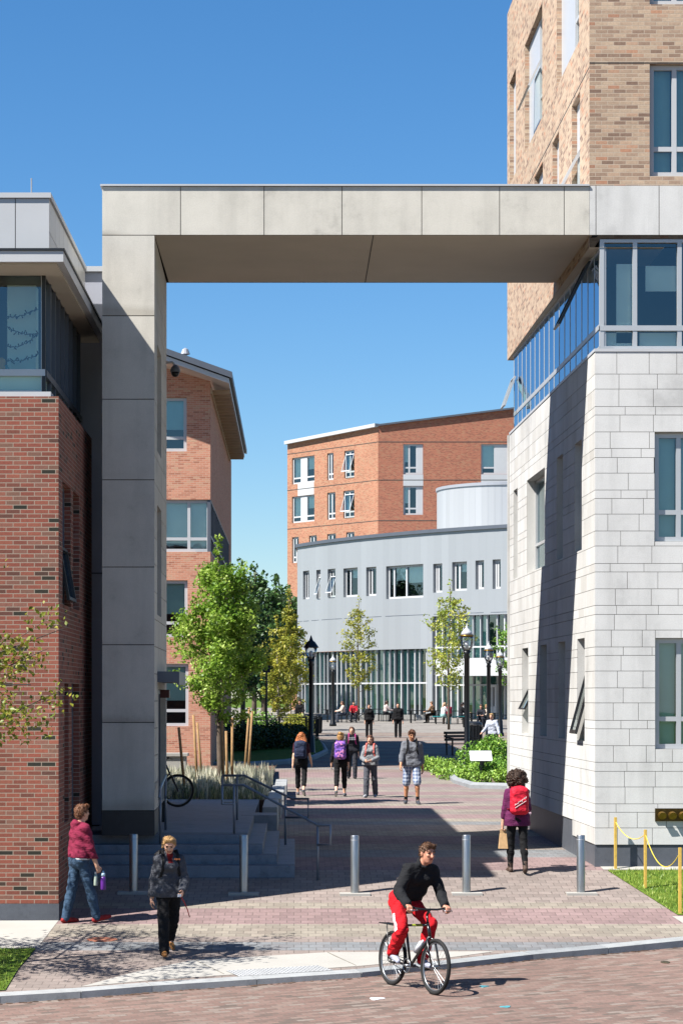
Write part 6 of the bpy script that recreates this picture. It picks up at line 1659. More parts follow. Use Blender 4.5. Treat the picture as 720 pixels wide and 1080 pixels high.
def strands(hob, hm, hc, hr, hf, hu, h, style):
    """loose locks over the hair so that its outline breaks up"""
    me = hob.data; n = len(me.vertices)
    co = np.zeros(n*3, 'f4'); me.vertices.foreach_get('co', co); co = co.reshape(-1, 3).astype(float)
    no = np.zeros(n*3, 'f4'); me.vertices.foreach_get('normal', no); no = no.reshape(-1, 3).astype(float)
    r = np.random.default_rng(7); k = 1500 if style != 'curly' else 2200
    ii = r.integers(0, n, k); p = co[ii]; nn = no[ii]
    rel = p-hc
    flow = np.repeat((-hu*.8-hf*.5)[None], k, 0) if style not in ('short', 'curly') else (r.normal(size=(k, 3))*.8+hf*.5-hu*.15 if style == 'short' else r.normal(size=(k, 3)))
    flow = flow+r.normal(size=(k, 3))*.25
    flow -= nn*(flow*nn).sum(1)[:, None]; flow /= np.linalg.norm(flow, axis=1)[:, None]+1e-9
    L = (.030 if style != 'curly' else .022)*h/1.7*r.uniform(.5, 1.3, k)[:, None]; lift = r.uniform(.05, .5, k)[:, None]
    sd = np.cross(flow, nn); w = .0035*r.uniform(.6, 1.3, k)[:, None]
    a = p+sd*w; b = p-sd*w; m1 = p+flow*L*.5+nn*L*lift*.35; c1 = m1+sd*w*.8; c2 = m1-sd*w*.8; e = p+flow*L+nn*L*lift*.3
    v = np.stack([a, b, c2, c1, e], 1).reshape(-1, 3); i5 = np.arange(k)*5
    f = [(j, j+1, j+2, j+3) for j in i5]+[(j+3, j+2, j+4) for j in i5]
    ms = bpy.data.meshes.new('hair_strands'); ms.from_pydata(v.tolist(), [], [tuple(int(q) for q in x) for x in f]); ms.materials.append(hm); ms.update()
    o = bpy.data.objects.new('hair_strands', ms); COL.objects.link(o); o.parent = hob
def toworld(J, p):
    """a body-frame point in world coordinates"""
    q = Matrix.Rotation(J.root.rotation_euler.z, 3, 'Z') @ Vector(p+J.T)
    return q+Vector(J.root.location)
def backpack(J, label, col, col2, w=.30, hgt=.44, dep=.17, drop=.0, vox=.012, mark=None, strap='#161616', front_only=False, bmat2=None):
    h = J.h; r = thing('backpack', label, 'backpack', tuple(J.root.location), J.root.rotation_euler.z)
    T = J.T; xf = lambda V: V+T
    up, tx, fw = J.up, J.tx, J.fwd
    Rm = np.stack([tx, fw, up], 1)
    c = J.hip+up*(.168-drop)*h-fw*(.085*h+dep*.48)
    m1 = cloth('pack_'+col.strip('#'), col, .7); m2 = cloth('pack_'+col2.strip('#'), col2, .7)
    if bmat2: m2 = M[bmat2]
    S = SDF(); S.box(c, (w/2, dep/2, hgt/2), min(.07, dep*.45), 0, Rm); S.ell(c+up*hgt*.36, (w*.44, dep*.52, hgt*.2), .04, Rm)
    sdfobj('pack_body', S, vox, m1 if not bmat2 else M[bmat2], r, None, (.004, 24, 1), xf)
    S = SDF(); S.box(c-fw*dep*.42-up*hgt*.17, (w*.38, dep*.22, hgt*.26), .04, 0, Rm); sdfobj('front_pocket', S, vox, m2, r, None, (.003, 24, 2), xf)
    ms = cloth('strap_'+strap.strip('#'), strap, .8)
    for sg, D in ((-1, J.L), (1, J.Rr)):
        m = MB(False); s0 = .058*h*sg
        q = lambda a, b_, d_: tuple(J.neck+tx*a+fw*b_+up*d_+T)
        pts = [q(s0, -.075*h, -.02*h), q(s0, -.045*h, .028*h), q(s0*1.02, .0, .036*h), q(s0*1.05, .050*h, .008*h), q(s0*1.05, .078*h, -.05*h), q(s0*1.1, .084*h, -.11*h), q(s0*1.35, .062*h, -.165*h), q(s0*1.7, .0, -.20*h), q(s0*1.5, -.08*h, -.20*h)]
        for a, b_ in zip(pts, pts[1:]):
            a, b_ = Vector(a), Vector(b_); d = (b_-a).normalized(); m.bar(a-d*.006, b_+d*.006, .034, .012, tuple(fw) if abs(d.z) > .5 else (0, 0, 1))
        m.build('strap', ms, r)
    if mark:
        m = MB(False); pts = []
        base = c-fw*(dep*.64+.006)
        rd = random.Random(3)
        for i in range(24):   # a pale scribbled script line that slants upward
            t_ = i/23-.5; pts.append(tuple(base+tx*t_*w*.62+up*(t_*.13-.0+.022*math.sin(i*1.7)*(.5+.5*math.cos(i*.9)))+T))
        m.tube(pts, .0042, 5); pts2 = [tuple(base+tx*(k/9-.5)*w*.6+up*((k/9-.5)*.11-.052)+T) for k in range(10)]; m.tube(pts2, .0045, 5)
        m.build('script_mark', M['white_cotton'], r)
    return r
# ------------------------------------------------------------------ who stands where
R_ = math.radians
def put(px, py, off=0.0):
    d = dg(py); return (X(px, d), d, zg(d))
# 1 person in the maroon hoodie by the brick corner
J = ground_pose(pose(1.74, ((-10, 3, 0), (17, 4, 14)), ((-8, 7, 6, 0), (13, 5, 8, 0)), lean=3, head=(14, 4)))
J.L['palm'] = V3(1, .3, 0)
person(put(84, 973.5), R_(-62), J, dict(skin='fair', curl=(40, 85), hair=dict(style='short', col='#6b4329'),
    top=dict(mat='maroon', col='#741d38', hem=.010, hood=True, o=.016, wr=.007, name='hoodie', shirt=True), bottom=dict(mat='jeans', col='#34495f', o=.006, loose=.008, cuff=.026, var=.25), shoes=dict(mat='red_flat', col='#8f1f1f')),
    vox=.0075, label='person in a maroon hoodie and jeans walking past the brick corner with two bottles')
gpt = toworld(J, J.Rr['grip'])
bt = thing('water_bottle', 'purple water bottle with a pale blue cap in the hand of the hooded walker', 'bottle', (gpt.x+.07, gpt.y, gpt.z-.26))
m = MB(False); m.lathe([(.034, 0), (.038, .01), (.038, .16), (.028, .19)], (0, 0, 0), 16); plain('bottle_purple', '#5a2480', .3, .1); m.build('bottle_body', M['bottle_purple'], bt, True)
m = MB(False); m.lathe([(.03, .19), (.031, .235), (.014, .245), (.012, .27)], (0, 0, 0), 16); plain('cap_blue', '#a9c4d6', .4); m.build('cap', M['cap_blue'], bt, True)
bt = thing('drink_bottle', 'slim clear drink bottle hanging beside the purple one', 'bottle', (gpt.x-.035, gpt.y-.02, gpt.z-.2))
m = MB(False); m.lathe([(.026, 0), (.028, .01), (.028, .13), (.013, .17)], (0, 0, 0), 14); plain('bottle_clear', '#9aa79a', .2, .3); m.build('bottle_body', M['bottle_clear'], bt, True)
m = MB(False); m.lathe([(.015, .17), (.015, .2)], (0, 0, 0), 12); m.build('cap', M['sign_white'], bt, True)
# 2 blonde woman in the dark grey fleece
J = pose(1.64, ((22, 5, 6), (-16, 20, -28)), ((-12, 10, 14, 0), (8, 13, 55, 18)), lean=4, head=(10, -30), female=True)
# facing the camera: her left arm (image right) holds something in front
J = ground_pose(pose(1.64, ((-19, 26, -30), (16, 4, 6)), ((14, 12, 42, 22), (-10, 12, 12, 0)), lean=3, head=(-10, -26), female=True))
person(put(178, 1007.5), R_(-166), J, dict(skin='fair', curl=(70, 40), hair=dict(style='ponytail', col='#a9824f', fringe=.046, dx=.05),
    top=dict(mat='charcoal_fleece', col='#42444a', hem=-.045, collar=True, o=.020, wr=.006, name='fleece', mat2='red_shirt', col2='#6e1517', fn=lambda c, J: (((c-J.neck)@np.cross(J.up, J.tx) > .018*J.h) & ((c-J.neck)@J.up > -.06*J.h) & (np.abs((c-J.neck)@J.tx) < .018*J.h+.3*((c-J.neck)@J.up+.03*J.h).clip(0, .05))).astype(int)),
    bottom=dict(mat='black_slack', col='#121214', o=.006, loose=.010, cuff=.030), shoes=dict(mat='tan_shoe', col='#8a5f33')), vox=.0075,
    label='blonde woman in a dark grey fleece and black trousers looking down at her hand')
backpack(J, 'black backpack on the blonde woman in the dark grey fleece', '#17181b', '#202226', w=.30, hgt=.44, dep=.18, strap='#141416')
fc = J.root
m = MB(False); q = J.chest+J.up*.075*J.h+J.fwd*.106*J.h-J.tx*.045*J.h+J.T
for i in range(4): m.box(q[0]+.02*i-.04, q[0]+.02*i-.026, q[1]-.004, q[1]+.012, q[2]-.008+.003*(i % 2), q[2]+.014)
plain('embroidery', '#b56a3a', .7); m.build('chest_mark', M['embroidery'], fc)
gpt = toworld(J, J.L['grip']); 
m = MB(); m.tube([gpt+Vector((.0, -.03, .0)), gpt+Vector((.06, -.03, -.10)), gpt+Vector((.10, -.02, -.20)), gpt+Vector((.125, -.01, -.29))], [.009, .008, .007, .006], 6)
plain('lanyard_red', '#9b2a26', .7); tag(m.build('lanyard', M['lanyard_red']), 'thin red lanyard dangling from the hand of the blonde woman in the fleece', 'lanyard')
m = MB(); m.box(gpt.x-.03, gpt.x+.02, gpt.y-.06, gpt.y-.050, gpt.z-.025, gpt.z+.012); tag(m.build('white_phone', M['sign_white']), 'small white phone held by the blonde woman in the fleece', 'phone')
# 3 curly-haired woman with the red backpack
J = ground_pose(pose(1.62, ((9, 5, 0), (-11, 9, -14)), ((2, 12, 6, 0), (12, 10, 62, 8)), lean=2, head=(-4, 0), female=True))
J.L['palm'] = V3(1, 0, 0)
person(put(545, 920.5), R_(4), J, dict(skin='fair', curl=(85, 60), hair=dict(style='curly', col='#3d2a1e'),
    top=dict(mat='plum', col='#571d45', hem=-.075, o=.013, sleeve=.75, wr=.006, name='tunic'), bottom=dict(mat='black_legging', col='#101012', o=.003, loose=.0, cuff=.021, name='leggings'), shoes=dict(mat='ankle_boot', col='#4a3a31', boot=True, sock='#8b7f78')), vox=.008,
    label='curly haired woman in a plum top and black leggings walking beside the stone tower')
backpack(J, 'bright red backpack with a pale script mark on the curly haired woman', '#c01830', '#b8142b', w=.29, hgt=.43, dep=.17, mark=True, strap='#8f1024')
gpt = toworld(J, J.L['grip'])
bg_ = thing('paper_bag', 'tan paper bag hanging from the hand of the curly haired woman', 'paper bag', (gpt.x-.01, gpt.y, gpt.z-.30))
plain('kraft_paper', '#b08f66', .8, .15, 25)
m = MB(False); m.hexa([(-.075, -.05, 0), (.075, -.05, 0), (.075, .05, 0), (-.075, .05, 0), (-.055, -.012, .24), (.055, -.012, .24), (.055, .012, .24), (-.055, .012, .24)]); m.build('bag_body', M['kraft_paper'], bg_, bevel=.004)
m = MB(False); m.box(-.05, .05, -.010, .010, .235, .31); m.build('folded_top', M['kraft_paper'], bg_)
gpt = toworld(J, J.Rr['wrist']+J.Rr['hd']*.13)
m = MB(); m.hexa([(gpt.x-.10, gpt.y-.12, gpt.z-.04), (gpt.x+.12, gpt.y-.10, gpt.z+.0), (gpt.x+.12, gpt.y+.06, gpt.z+.03), (gpt.x-.10, gpt.y+.04, gpt.z-.01), (gpt.x-.10, gpt.y-.12, gpt.z-.02), (gpt.x+.12, gpt.y-.10, gpt.z+.02), (gpt.x+.12, gpt.y+.06, gpt.z+.05), (gpt.x-.10, gpt.y+.04, gpt.z+.01)])
plain('magazine_print', '#8d7580', .5, .5, 30); tag(m.build('folded_paper', M['magazine_print']), 'folded printed paper carried by the curly haired woman', 'paper')
# 4 ginger woman, navy backpack
J = ground_pose(pose(1.66, ((17, 10, 2), (-19, 14, -30)), ((-14, 9, 8, 0), (14, 14, 18, 0)), lean=3, head=(6, -4), female=True))
person(put(317.5, 839), R_(-6), J, dict(skin='pale', hair=dict(style='longwild', col='#a8622f'), top=dict(mat='wine_tee', col='#3a1620', sleeve=.32, hem=.0, o=.010, name='tee'),
    bottom=dict(mat='black_capri', col='#131315', len=.80, o=.005, cuff=.032, name='capris'), shoes=dict(mat='grey_sneaker', col='#55565a', sole=True)), vox=.0125, label='woman with long ginger hair in black capris walking away')
backpack(J, 'navy backpack on the ginger haired woman', '#1c2740', '#16203a', w=.31, hgt=.44, dep=.18)
# 5 blonde, purple backpack
J = ground_pose(pose(1.65, ((-17, 16, -28), (14, 8, 2)), ((10, 13, 12, 0), (-10, 9, 8, 0)), lean=3, head=(-18, -3), female=True))
person(put(359, 840), R_(-3), J, dict(skin='pale', hair=dict(style='bun', col='#c79a5e'), top=dict(mat='black_knit', col='#1b1a20', hem=.0, o=.012, name='sweater'),
    bottom=dict(mat='black_capri', col='#131315', len=.78, o=.004, cuff=.030, name='capris'), shoes=dict(mat='grey_sneaker', col='#55565a', sole=True)), vox=.0125, label='blonde woman with her hair in a bun and a dark sweater walking away')
def purple():
    t = NT('pack_purple'); v = t.n('TexVoronoi', {'Vector': t.obj(), 'Scale': 26.0}); c = t.ramp(t.n('SeparateXYZ', {'Vector': v.outputs['Color']}).outputs[0], [(0, lin('#4a2f7d')), (.35, lin('#6d49a8')), (.6, lin('#9a5bb0')), (.8, lin('#c27aa8')), (1, lin('#b5506a'))], 'CONSTANT')
    return t.surf(Base_Color=c, Roughness=.75)
purple()
backpack(J, 'purple patterned backpack on the blonde woman with the bun', '#6d49a8', '#8a4a8a', w=.29, hgt=.44, dep=.17, bmat2='pack_purple', strap='#5a3a8a')
# 6 woman in the black hoodie behind them
J = ground_pose(pose(1.62, ((12, 6, 4), (-10, 10, -10)), ((-8, 9, 10, 0), (10, 10, 10, 0)), lean=1, head=(-8, 0), female=True))
person((X(371, 69), 69, zg(69)), R_(178), J, dict(skin='fair', hair=dict(style='shoulder', col='#5a3d2a'), top=dict(mat='black_hoodie', col='#1c1c22', hem=-.02, hood=True, o=.014, name='hoodie'),
    bottom=dict(mat='grey_slack', col='#2d2e34', o=.006, loose=.008, cuff=.03), shoes=dict(mat='dark_shoe', col='#1b1b1d')), vox=.015, label='woman in a black hoodie with pale lettering walking toward the camera behind the blonde')
m = MB(False); q = J.chest+J.up*.05*J.h+J.fwd*.112*J.h+J.T
for i in range(5):
    for j in range(2): m.box(q[0]-.10+.042*i, q[0]-.10+.042*i+.026, q[1]-.01, q[1]+.014, q[2]-.05*j-.012, q[2]-.05*j+.024)
plain('print_grey', '#8f9297', .7); m.build('chest_lettering', M['print_grey'], J.root)
backpack(J, 'backpack with magenta straps on the woman in the black hoodie', '#2a1f2b', '#3a2433', w=.3, hgt=.42, dep=.15, strap='#9c2f6b', vox=.016)
# 7 woman in grey hoodie, coral straps
J = ground_pose(pose(1.58, ((-9, 9, -10), (12, 8, 2)), ((14, 14, 60, 40), (14, 14, 60, 40)), lean=0, head=(-14, 6), female=True))
person(put(390.5, 841), R_(168), J, dict(skin='fair', hair=dict(style='ponytail', col='#6b4530', fringe=.032), top=dict(mat='grey_hoodie', col='#77797c', hem=-.02, hood=True, o=.018, name='hoodie'),
    bottom=dict(mat='grey_sweat', col='#4b4d54', o=.008, loose=.010, cuff=.030), shoes=dict(mat='light_shoe', col='#9a9ca0')), vox=.0125, label='smiling woman in a grey hoodie and grey trousers with her hands in the front pocket')
backpack(J, 'backpack with coral straps on the woman in the grey hoodie', '#b5504a', '#a8433e', w=.3, hgt=.42, dep=.15, strap='#c4635a', vox=.015)
# 8 man in plaid shorts
def plaid():
    t = NT('plaid_cotton'); sp_ = t.n('SeparateXYZ', {'Vector': t.obj()})
    def st(ax, per, ph): return t.math('GREATER_THAN', t.math('FRACT', t.math('ADD', t.math('DIVIDE', ax, per), ph)), .5)
    a, b = st(sp_.outputs[0], .075, .2), st(sp_.outputs[2], .08, .1)
    c = t.mix(a, lin('#aab4c4'), lin('#5a6b8c')); c2 = t.mix(b, lin('#a9b2c0'), lin('#465779')); c = t.mix(.5, c, c2)
    return t.surf(Base_Color=c, Roughness=.9)
plaid()
J = ground_pose(pose(1.80, ((16, 20, -4, 3.5), (-6, 6, 0, 3.5)), ((-12, 11, 10, 0), (14, 13, 22, 0)), lean=2, head=(3, -16)))
person(put(434, 848), R_(180), J, dict(skin='tan', hair=dict(style='short', col='#6a4630'), top=dict(mat='slate_hoodie', col='#63666d', hem=-.03, hood=True, o=.02, sleeve=.74, name='hoodie'),
    bottom=dict(mat='plaid_cotton', col='#8899aa', len=.50, o=.005, loose=.004, name='shorts', wr=.004), shoes=dict(mat='dark_sneaker', col='#3a3d45', sole=True, sock='#17181b')), vox=.0125, label='man in a grey hoodie and blue plaid shorts walking toward the camera')
backpack(J, 'black backpack on the man in plaid shorts', '#1b1c20', '#141518', w=.3, hgt=.46, dep=.16, vox=.015)
# 9, 10 two people in black on the far plaza
for (x, y, rz, lab, hair, fem) in ((389, 778, 185, 'person all in black standing on the far plaza, left one of two', 'shoulder', True), (419.5, 778, 178, 'person all in black standing on the far plaza, right one of two', 'short', False)):
    J = ground_pose(pose(1.66 if fem else 1.72, ((3, 3, 0), (-3, 3, 0)), ((0, 9, 12, 0), (0, 9, 12, 0)), female=fem))
    person(put(x, y), R_(rz), J, dict(hair=dict(style=hair, col='#20160f'), top=dict(mat='jet', col='#0e0e11', hem=-.03, o=.016, collar=True, name='coat'), bottom=dict(mat='jet', col='#0e0e11', o=.008, loose=.008, cuff=.03), shoes=dict(mat='dark_shoe', col='#1b1b1d')), vox=.024, label=lab, fingers=False)
# 11 person in a pale grey shirt behind the shrub
J = ground_pose(pose(1.70, ((5, 5, 0), (-5, 5, 0)), ((14, 26, 12, -6), (20, 12, 40, 0)), lean=6, head=(0, -10)))
person((X(519, 86), 86, zg(86)), R_(150), J, dict(hair=dict(style='short', col='#a98a5c'), top=dict(mat='pale_shirt', col='#a3a9b5', hem=-.02, o=.014, name='shirt'), bottom=dict(mat='grey_slack', col='#2d2e34', o=.008, loose=.008), shoes=dict(mat='dark_shoe', col='#1b1b1d')), vox=.02, label='fair haired person in a pale grey shirt behind the shrubs by the bin', fingers=False)
# 12 standing behind the bins
J = ground_pose(pose(1.72, ((3, 3, 0), (-3, 3, 0)), ((20, 10, 50, 10), (10, 10, 40, 10)), lean=8, head=(0, -15)))
person((X(316.5, 119), 119, zg(119)), R_(170), J, dict(hair=dict(style='short', col='#20160f'), top=dict(mat='jet', col='#0e0e11', hem=-.03, o=.016, name='coat'), bottom=dict(mat='jet', col='#0e0e11', o=.008), shoes=dict(mat='dark_shoe', col='#1b1b1d')), vox=.024, label='person in black bending over the black litter bins', fingers=False)
# seated people at the glass front
SEAT = [(362.5, 135, 100, '#b9a99c', '#3a3f4a', '#5a3d2a', 'seated person in a pale top facing the one in red'), (373, 135, 175, '#9c1f2b', '#20232b', '#2a1a12', 'seated person in red with their back to the walk'),
        (406, 137, -70, '#b5a5a0', '#15161a', '#3a2619', 'person in a pale pink top seated between the two people in black'), (456.5, 134.5, 60, '#7d6048', '#2a2420', '#6b4a32', 'seated person in a brown jacket at the black table'),
        (467, 131.5, -60, '#cfcac6', '#7fa39f', '#a98a6a', 'seated person in white on the turquoise bench'), (473, 131.5, 20, '#7d1a30', '#2a2420', '#2e1d14', 'seated person in maroon on the turquoise bench'),
        (485.5, 132, -80, '#17181c', '#22252b', '#1a110c', 'seated person in black beside the nearest lamp post'), (507, 126, 170, '#23262d', '#20222a', '#5a3a26', 'seated person in dark clothes in front of the entrance door'),
        (514.5, 126, 120, '#b0a294', '#3a3c42', '#b08d5f', 'seated fair haired person in a tan top right of the entrance door')]
plain('stool_black', '#101113', .5)
for i, (x, d, rz, c1, c2, ch, lab) in enumerate(SEAT):
    J = pose(1.68, ((82, 88, 0, 6), (78, 80, 0, 6)), ((30, 10, 50, 15), (34, 10, 45, 15)), lean=8, head=(0, -12), female=i % 2 == 0)
    J.dz = .53
    person((X(x, d), d, zg(d)), R_(rz), J, dict(hair=dict(style='short' if i % 2 else 'shoulder', col=ch), top=dict(mat='seat_top%d' % i, col=c1, hem=.0, o=.014, name='jacket'), bottom=dict(mat='seat_leg%d' % i, col=c2, o=.008), shoes=dict(mat='dark_shoe', col='#1b1b1d')), vox=.028, label=lab, fingers=False)
    if x not in (467, 473, 456.5):
        st_ = thing('stool', 'black stool under the '+lab.replace('seated ', '', 1), 'stool', (X(x, d), d, zg(d)), R_(rz), 'stools in front of the glass hall')
        m = MB(False); m.box(-.2, .2, -.22, .18, .40, .44); m.build('seat', M['stool_black'], st_)
        for sx in (-1, 1):
            for sy in (-1, 1): m = MB(False); m.bar((sx*.16, -.02+sy*.16, 0), (sx*.16, -.02+sy*.16, .40), .035, .035, (0, 1, 0)); m.build('leg', M['stool_black'], st_)
# ------------------------------------------------------------------ bicycles
plain('frame_black', '#17191a', .3, .1, 8, 0, .6); plain('frame_green', '#7d8a2a', .35)
plain('bottle_white', '#c9ccd0', .35)
def bicycle(name, label, loc, rz, simple=False, tilt=0.0, steer=0.0, cat='bicycle'):
    r = thing(name, label, cat, loc, rz); r.rotation_euler = (0, tilt, rz)
    WR = .335; hubs = [(0, 0, WR), (0, 1.04, WR)]
    bb_, seat, head_t, head_b = V3(0, .44, .285), V3(0, .27, .80), V3(0, .80, .84), V3(0, .87, .68)
    m = MB(False)
    for a, b, q in ((bb_, V3(0, .25, .86), .016), (seat-V3(0, .0, .04), head_t-V3(0, 0, .03), .015), (bb_, head_b, .019), (head_t, head_b, .020)): m.tube([a, b], q, 10)
    for sx in (-1, 1):
        m.tube([bb_+V3(sx*.03, -.02, 0), V3(sx*.065, .0, WR)], .009, 8); m.tube([V3(sx*.02, .28, .76), V3(sx*.06, 0, WR)], .008, 8)
    fo = m.build('frame', M['frame_black'], r, True)
    m = MB(False); m.tube([seat+(head_t-seat)*.35-V3(0, 0, .035), seat+(head_t-seat)*.8-V3(0, 0, .032)], .0156, 10); m.build('frame_decal', M['frame_green'], fo)
    m = MB(False)
    for sx in (-1, 1): m.tube([head_b+V3(sx*.0, 0, -.02), head_b+V3(sx*.055, .03, -.04), V3(sx*.055, 1.04, WR)], [.014, .016, .010], 8)
    m.tube([head_b, head_b+V3(0, 0, -.03)], .018, 8); m.build('fork', M['frame_black'], r, True)
    for i, hb_ in enumerate(hubs):
        w_ = bpy.data.objects.new('wheel', None); COL.objects.link(w_); w_.parent = r; w_.location = hb_; w_.empty_display_size = .1
        m = MB(False); m.torus((0, 0, 0), (0, 1, 0), (0, 0, 1), WR-.024, .024, 48, 10); m.build('tyre', M['rubber'], w_, True)
        m = MB(False); m.torus((0, 0, 0), (0, 1, 0), (0, 0, 1), WR-.052, .010, 48, 8); m.build('rim', M['chrome'], w_, True)
        m = MB(False)
        for k in range(28):
            a = 2*PI*k/28+.1*i; b = a+.5*(1 if k % 2 else -1); sx = .03 if k % 4 < 2 else -.03
            m.tube([(sx, .022*math.cos(b), .022*math.sin(b)), (0, (WR-.055)*math.cos(a), (WR-.055)*math.sin(a))], .0016, 4)
        m.build('spokes', M['chrome'], w_)
        m = MB(False); m.tube([(-.05, 0, 0), (-.03, 0, 0), (.03, 0, 0), (.05, 0, 0)], [.012, .024, .024, .012], 12); m.build('hub', M['chrome'], w_, True)
    m = MB(False); st_ = V3(0, .775, .93); c = V3(0, .83, 1.0)
    m.tube([head_t, st_], .015, 8); m.tube([st_, c], .017, 8); m.tube([c+V3(-.30, -.05, .02), c+V3(-.1, 0, 0), c+V3(.1, 0, 0), c+V3(.30, -.05, .02)], .0125, 10); m.build('handlebar', M['frame_black'], r, True)
    for sx in (-1, 1):
        m = MB(False); m.tube([c+V3(sx*.20, -.025, .012), c+V3(sx*.31, -.052, .021)], .017, 10); m.build('grip', M['rubber'], r, True)
        m = MB(False); m.tube([c+V3(sx*.18, -.0, .0), c+V3(sx*.20, .06, -.01), c+V3(sx*.29, .045, -.01)], .006, 6); m.build('brake_lever', M['chrome'], r, True)
    S = SDF(); S.cap((0, .19, .915), (0, .40, .925), .055, .022, .02, (1.1, 1, .5)); sdfobj('saddle', S, .012, M['rubber'], r)
    m = MB(False); m.tube([V3(0, .25, .84), V3(0, .235, .90)], .013, 8); m.build('seat_post', M['chrome'], r, True)
    m = MB(False)
    for sx in (-1, 1): m.tube([(sx*.06, -.28, .745), (sx*.06, .20, .745)], .008, 6); m.tube([(sx*.065, .0, WR), (sx*.06, -.08, .74)], .007, 6)
    for k in range(6): m.tube([(-.06, -.26+.08*k, .745), (.06, -.26+.08*k, .745)], .006, 5)
    m.build('rear_rack', M['frame_black'], r, True)
    m = MB(False); m.torus(bb_+V3(.05, 0, 0), (0, 1, 0), (0, 0, 1), .085, .008, 28, 6); m.tube([bb_+V3(-.07, 0, 0), bb_+V3(.07, 0, 0)], .02, 10)
    cr = m.build('crank', M['chrome'], r, True)
    ang = R_(-8)
    for sx in (-1, 1):
        f = 1 if sx < 0 else -1; e = bb_+V3(sx*.075, f*.17*math.cos(ang), f*.17*math.sin(ang))
        m = MB(False); m.tube([bb_+V3(sx*.07, 0, 0), e], .010, 8); m.build('crank_arm', M['chrome'], cr)
        m = MB(False); m.box(e[0]+(.0 if sx > 0 else -.09), e[0]+(.09 if sx > 0 else .0), e[1]-.045, e[1]+.045, e[2]-.012, e[2]+.012); m.build('pedal', M['rubber'], r)
    m = MB(False); m.tube([bb_+V3(.05, .0, .085), V3(.045, 0, WR+.045)], .004, 5); m.tube([bb_+V3(.05, .0, -.085), V3(.045, 0, WR-.04)], .004, 5); m.torus((.045, 0, WR), (0, 1, 0), (0, 0, 1), .045, .007, 20, 6); m.build('chain', M['dark_metal'], r)
    if not simple:
        a = bb_+(head_b-bb_)*.35+V3(0, -.035, .045); b = bb_+(head_b-bb_)*.72+V3(0, -.035, .045)
        m = MB(False); m.tube([a, a+(b-a)*.8, a+(b-a)*.86, b], [.034, .034, .016, .016], 12)
        ob = m.build('frame_bottle', M['bottle_white'], r, True)
    return r
# front tyre touches (454,1048), rear tyre (412,1039)
def roadpt(px, py):
    d = 27.0
    for _ in range(60): d = (CZ-zs(X(px, d), d))*F/(py-HY)
    return Vector((X(px, d), d, zs(X(px, d), d)))
pf, pr_ = roadpt(454, 1048.5), roadpt(412.5, 1039)
dv = pf-pr_; hd_ = math.atan2(-dv.x, dv.y)
bk_ = bicycle('bicycle', 'black bicycle with a rear rack under the rider in red trousers', tuple(pr_), hd_, tilt=R_(-3.5))
# rider, in the bicycle's own frame
J = pose(1.83, ((0, 0, 0), (0, 0, 0)), ((0, 0, 0, 0), (0, 0, 0, 0)), lean=29, sway=-9, head=(4, -6))
hp = V3(0, .215, 1.055)
bb_ = V3(0, .44, .285); ang = R_(-8)
J.dz = 0.0
def shift(v): return v-hp
c = V3(0, .83, 1.0)
for sg, D in ((-1, J.L), (1, J.Rr)):
    f = 1 if sg < 0 else -1; ped = bb_+V3(sg*.115, f*.17*math.cos(ang), f*.17*math.sin(ang)+.012)
    D['hip'] = V3(sg*.095, .0, -.01)
    tgt = shift(ped+V3(0, -.085, .075+.02))
    D['knee'], D['ankle'] = ik(D['hip'], tgt, .245*1.83, .243*1.83, V3(sg*.25, 1, .15))
    D['foot'] = unit(V3(sg*.10, 1, -.12 if sg < 0 else -.20))
    D['elbow'], D['wrist'] = ik(D['sh'], shift(c+V3(sg*.262, -.095, .055)), .168*1.83, .150*1.83, V3(sg*.6, -.4, -.8))
    D['hd'] = unit(V3(sg*.05, .85, -.42)); D['palm'] = V3(0, -.3, -1); D['thumb'] = V3(-sg, 0, 0)
J.dz = hp[2]
vfn = lambda c, J: (((c-J.Rr['hip'])@V3(1, 0, 0) > .055) & (np.abs((c-J.Rr['knee'])@unit(J.Rr['knee']-J.Rr['hip'])+.06) < .17) & (np.abs(np.cross(c-J.Rr['hip'], unit(J.Rr['knee']-J.Rr['hip']))[:, 0]) < .030) & ((c-J.Rr['knee'])@unit(J.Rr['knee']-J.Rr['hip']) < .02)).astype(int)
off = Matrix.Rotation(hd_, 3, 'Z') @ Vector((0, hp[1], 0))
rider = person((pr_.x+off.x, pr_.y+off.y, pr_.z), hd_, J, dict(skin='ruddy', curl=(80, 80), hair=dict(style='short', col='#5a3d27', fringe=.034),
    top=dict(mat='black_track', col='#17181b', hem=.0, collar=True, o=.014, wr=.006, name='jacket'), bottom=dict(mat='red_track', col='#b30f1b', o=.008, loose=.010, cuff=.026, mat2='white_stripe', col2='#d8d8d8', fn=vfn, wr=.007),
    shoes=dict(mat='white_sneaker', col='#9498a8', sole=True)), vox=.0072, label='man in a black jacket and bright red trousers riding the bicycle')
rider.rotation_euler = (0, R_(-3.5), hd_)
m = MB(False); q = J.Rr['hip']+V3(.105, .02, .0)+J.T
plain('stripe_white', '#d8d8d8', .8)
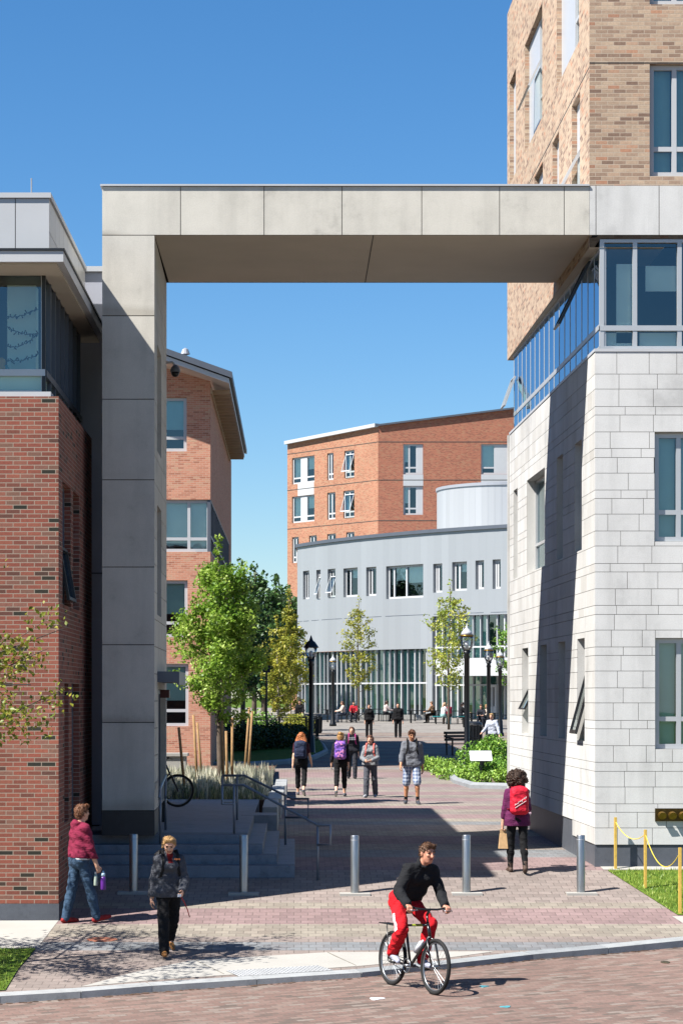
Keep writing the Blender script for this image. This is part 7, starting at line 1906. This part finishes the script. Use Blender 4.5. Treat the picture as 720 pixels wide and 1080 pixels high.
# parked bicycles
lbk = bicycle('parked_bicycle', 'parked bicycle half hidden behind the stone pillar at the landing', (-3.35, 45.6, 1.38), R_(-76), simple=True, tilt=.06)
d = 137; bicycle('parked_bicycle', 'grey bicycle parked far away in front of the finned glass', (X(380, d)-.5, d, zg(d)), R_(-85), simple=True)
SKY_AIR, SKY_DUST, SKY_OZ, SKY_SAT, SKY_STR, EXPO = 1.0, .25, 6.0, 1.22, .056, 1.38
# ================================================================== LIGHT, SKY, CAMERA
DIR = Vector((.70, .39, -1.0)).normalized()
el = math.asin(-DIR.z); rot = math.atan2(-DIR.x, -DIR.y)
sl_ = bpy.data.lights.new('sun', 'SUN'); sl_.energy = 5.0; sl_.angle = math.radians(.5); sl_.color = (1.0, .955, .895)
so_ = bpy.data.objects.new('sun', sl_); COL.objects.link(so_); so_.rotation_euler = DIR.to_track_quat('-Z', 'Y').to_euler(); so_.location = (-20, -10, 40)
w = bpy.data.worlds.new('World'); SC.world = w; w.use_nodes = True
nt = w.node_tree; nt.nodes.clear()
sk = nt.nodes.new('ShaderNodeTexSky'); sk.sky_type = 'NISHITA'; sk.sun_disc = False
sk.sun_elevation = el; sk.sun_rotation = rot; sk.air_density = SKY_AIR; sk.dust_density = SKY_DUST; sk.ozone_density = SKY_OZ; sk.altitude = 50
hs = nt.nodes.new('ShaderNodeHueSaturation'); hs.inputs['Saturation'].default_value = SKY_SAT; hs.inputs['Value'].default_value = 1.0
bg = nt.nodes.new('ShaderNodeBackground'); bg.inputs[1].default_value = SKY_STR
ou = nt.nodes.new('ShaderNodeOutputWorld')
nt.links.new(sk.outputs[0], hs.inputs['Color']); nt.links.new(hs.outputs[0], bg.inputs[0]); nt.links.new(bg.outputs[0], ou.inputs[0])
cd = bpy.data.cameras.new('camera'); co = bpy.data.objects.new('camera', cd); COL.objects.link(co)
co.location = (0, 0, CZ); co.rotation_euler = (PI/2, 0, 0)
cd.sensor_fit = 'VERTICAL'; cd.sensor_height = 36; cd.lens = F/1080*36
cd.shift_x = (360-CX)/1080; cd.shift_y = (HY-540)/1080
cd.clip_start = .5; cd.clip_end = 6000
SC.camera = co
vs = SC.view_settings; vs.view_transform = 'Standard'; vs.look = 'None'; vs.gamma = 1.0; vs.exposure = EXPO; vs.use_curve_mapping = False
SC.cycles.max_bounces = 8; SC.cycles.transparent_max_bounces = 12; SC.cycles.use_denoising = True; SC.cycles.sample_clamp_indirect = 6
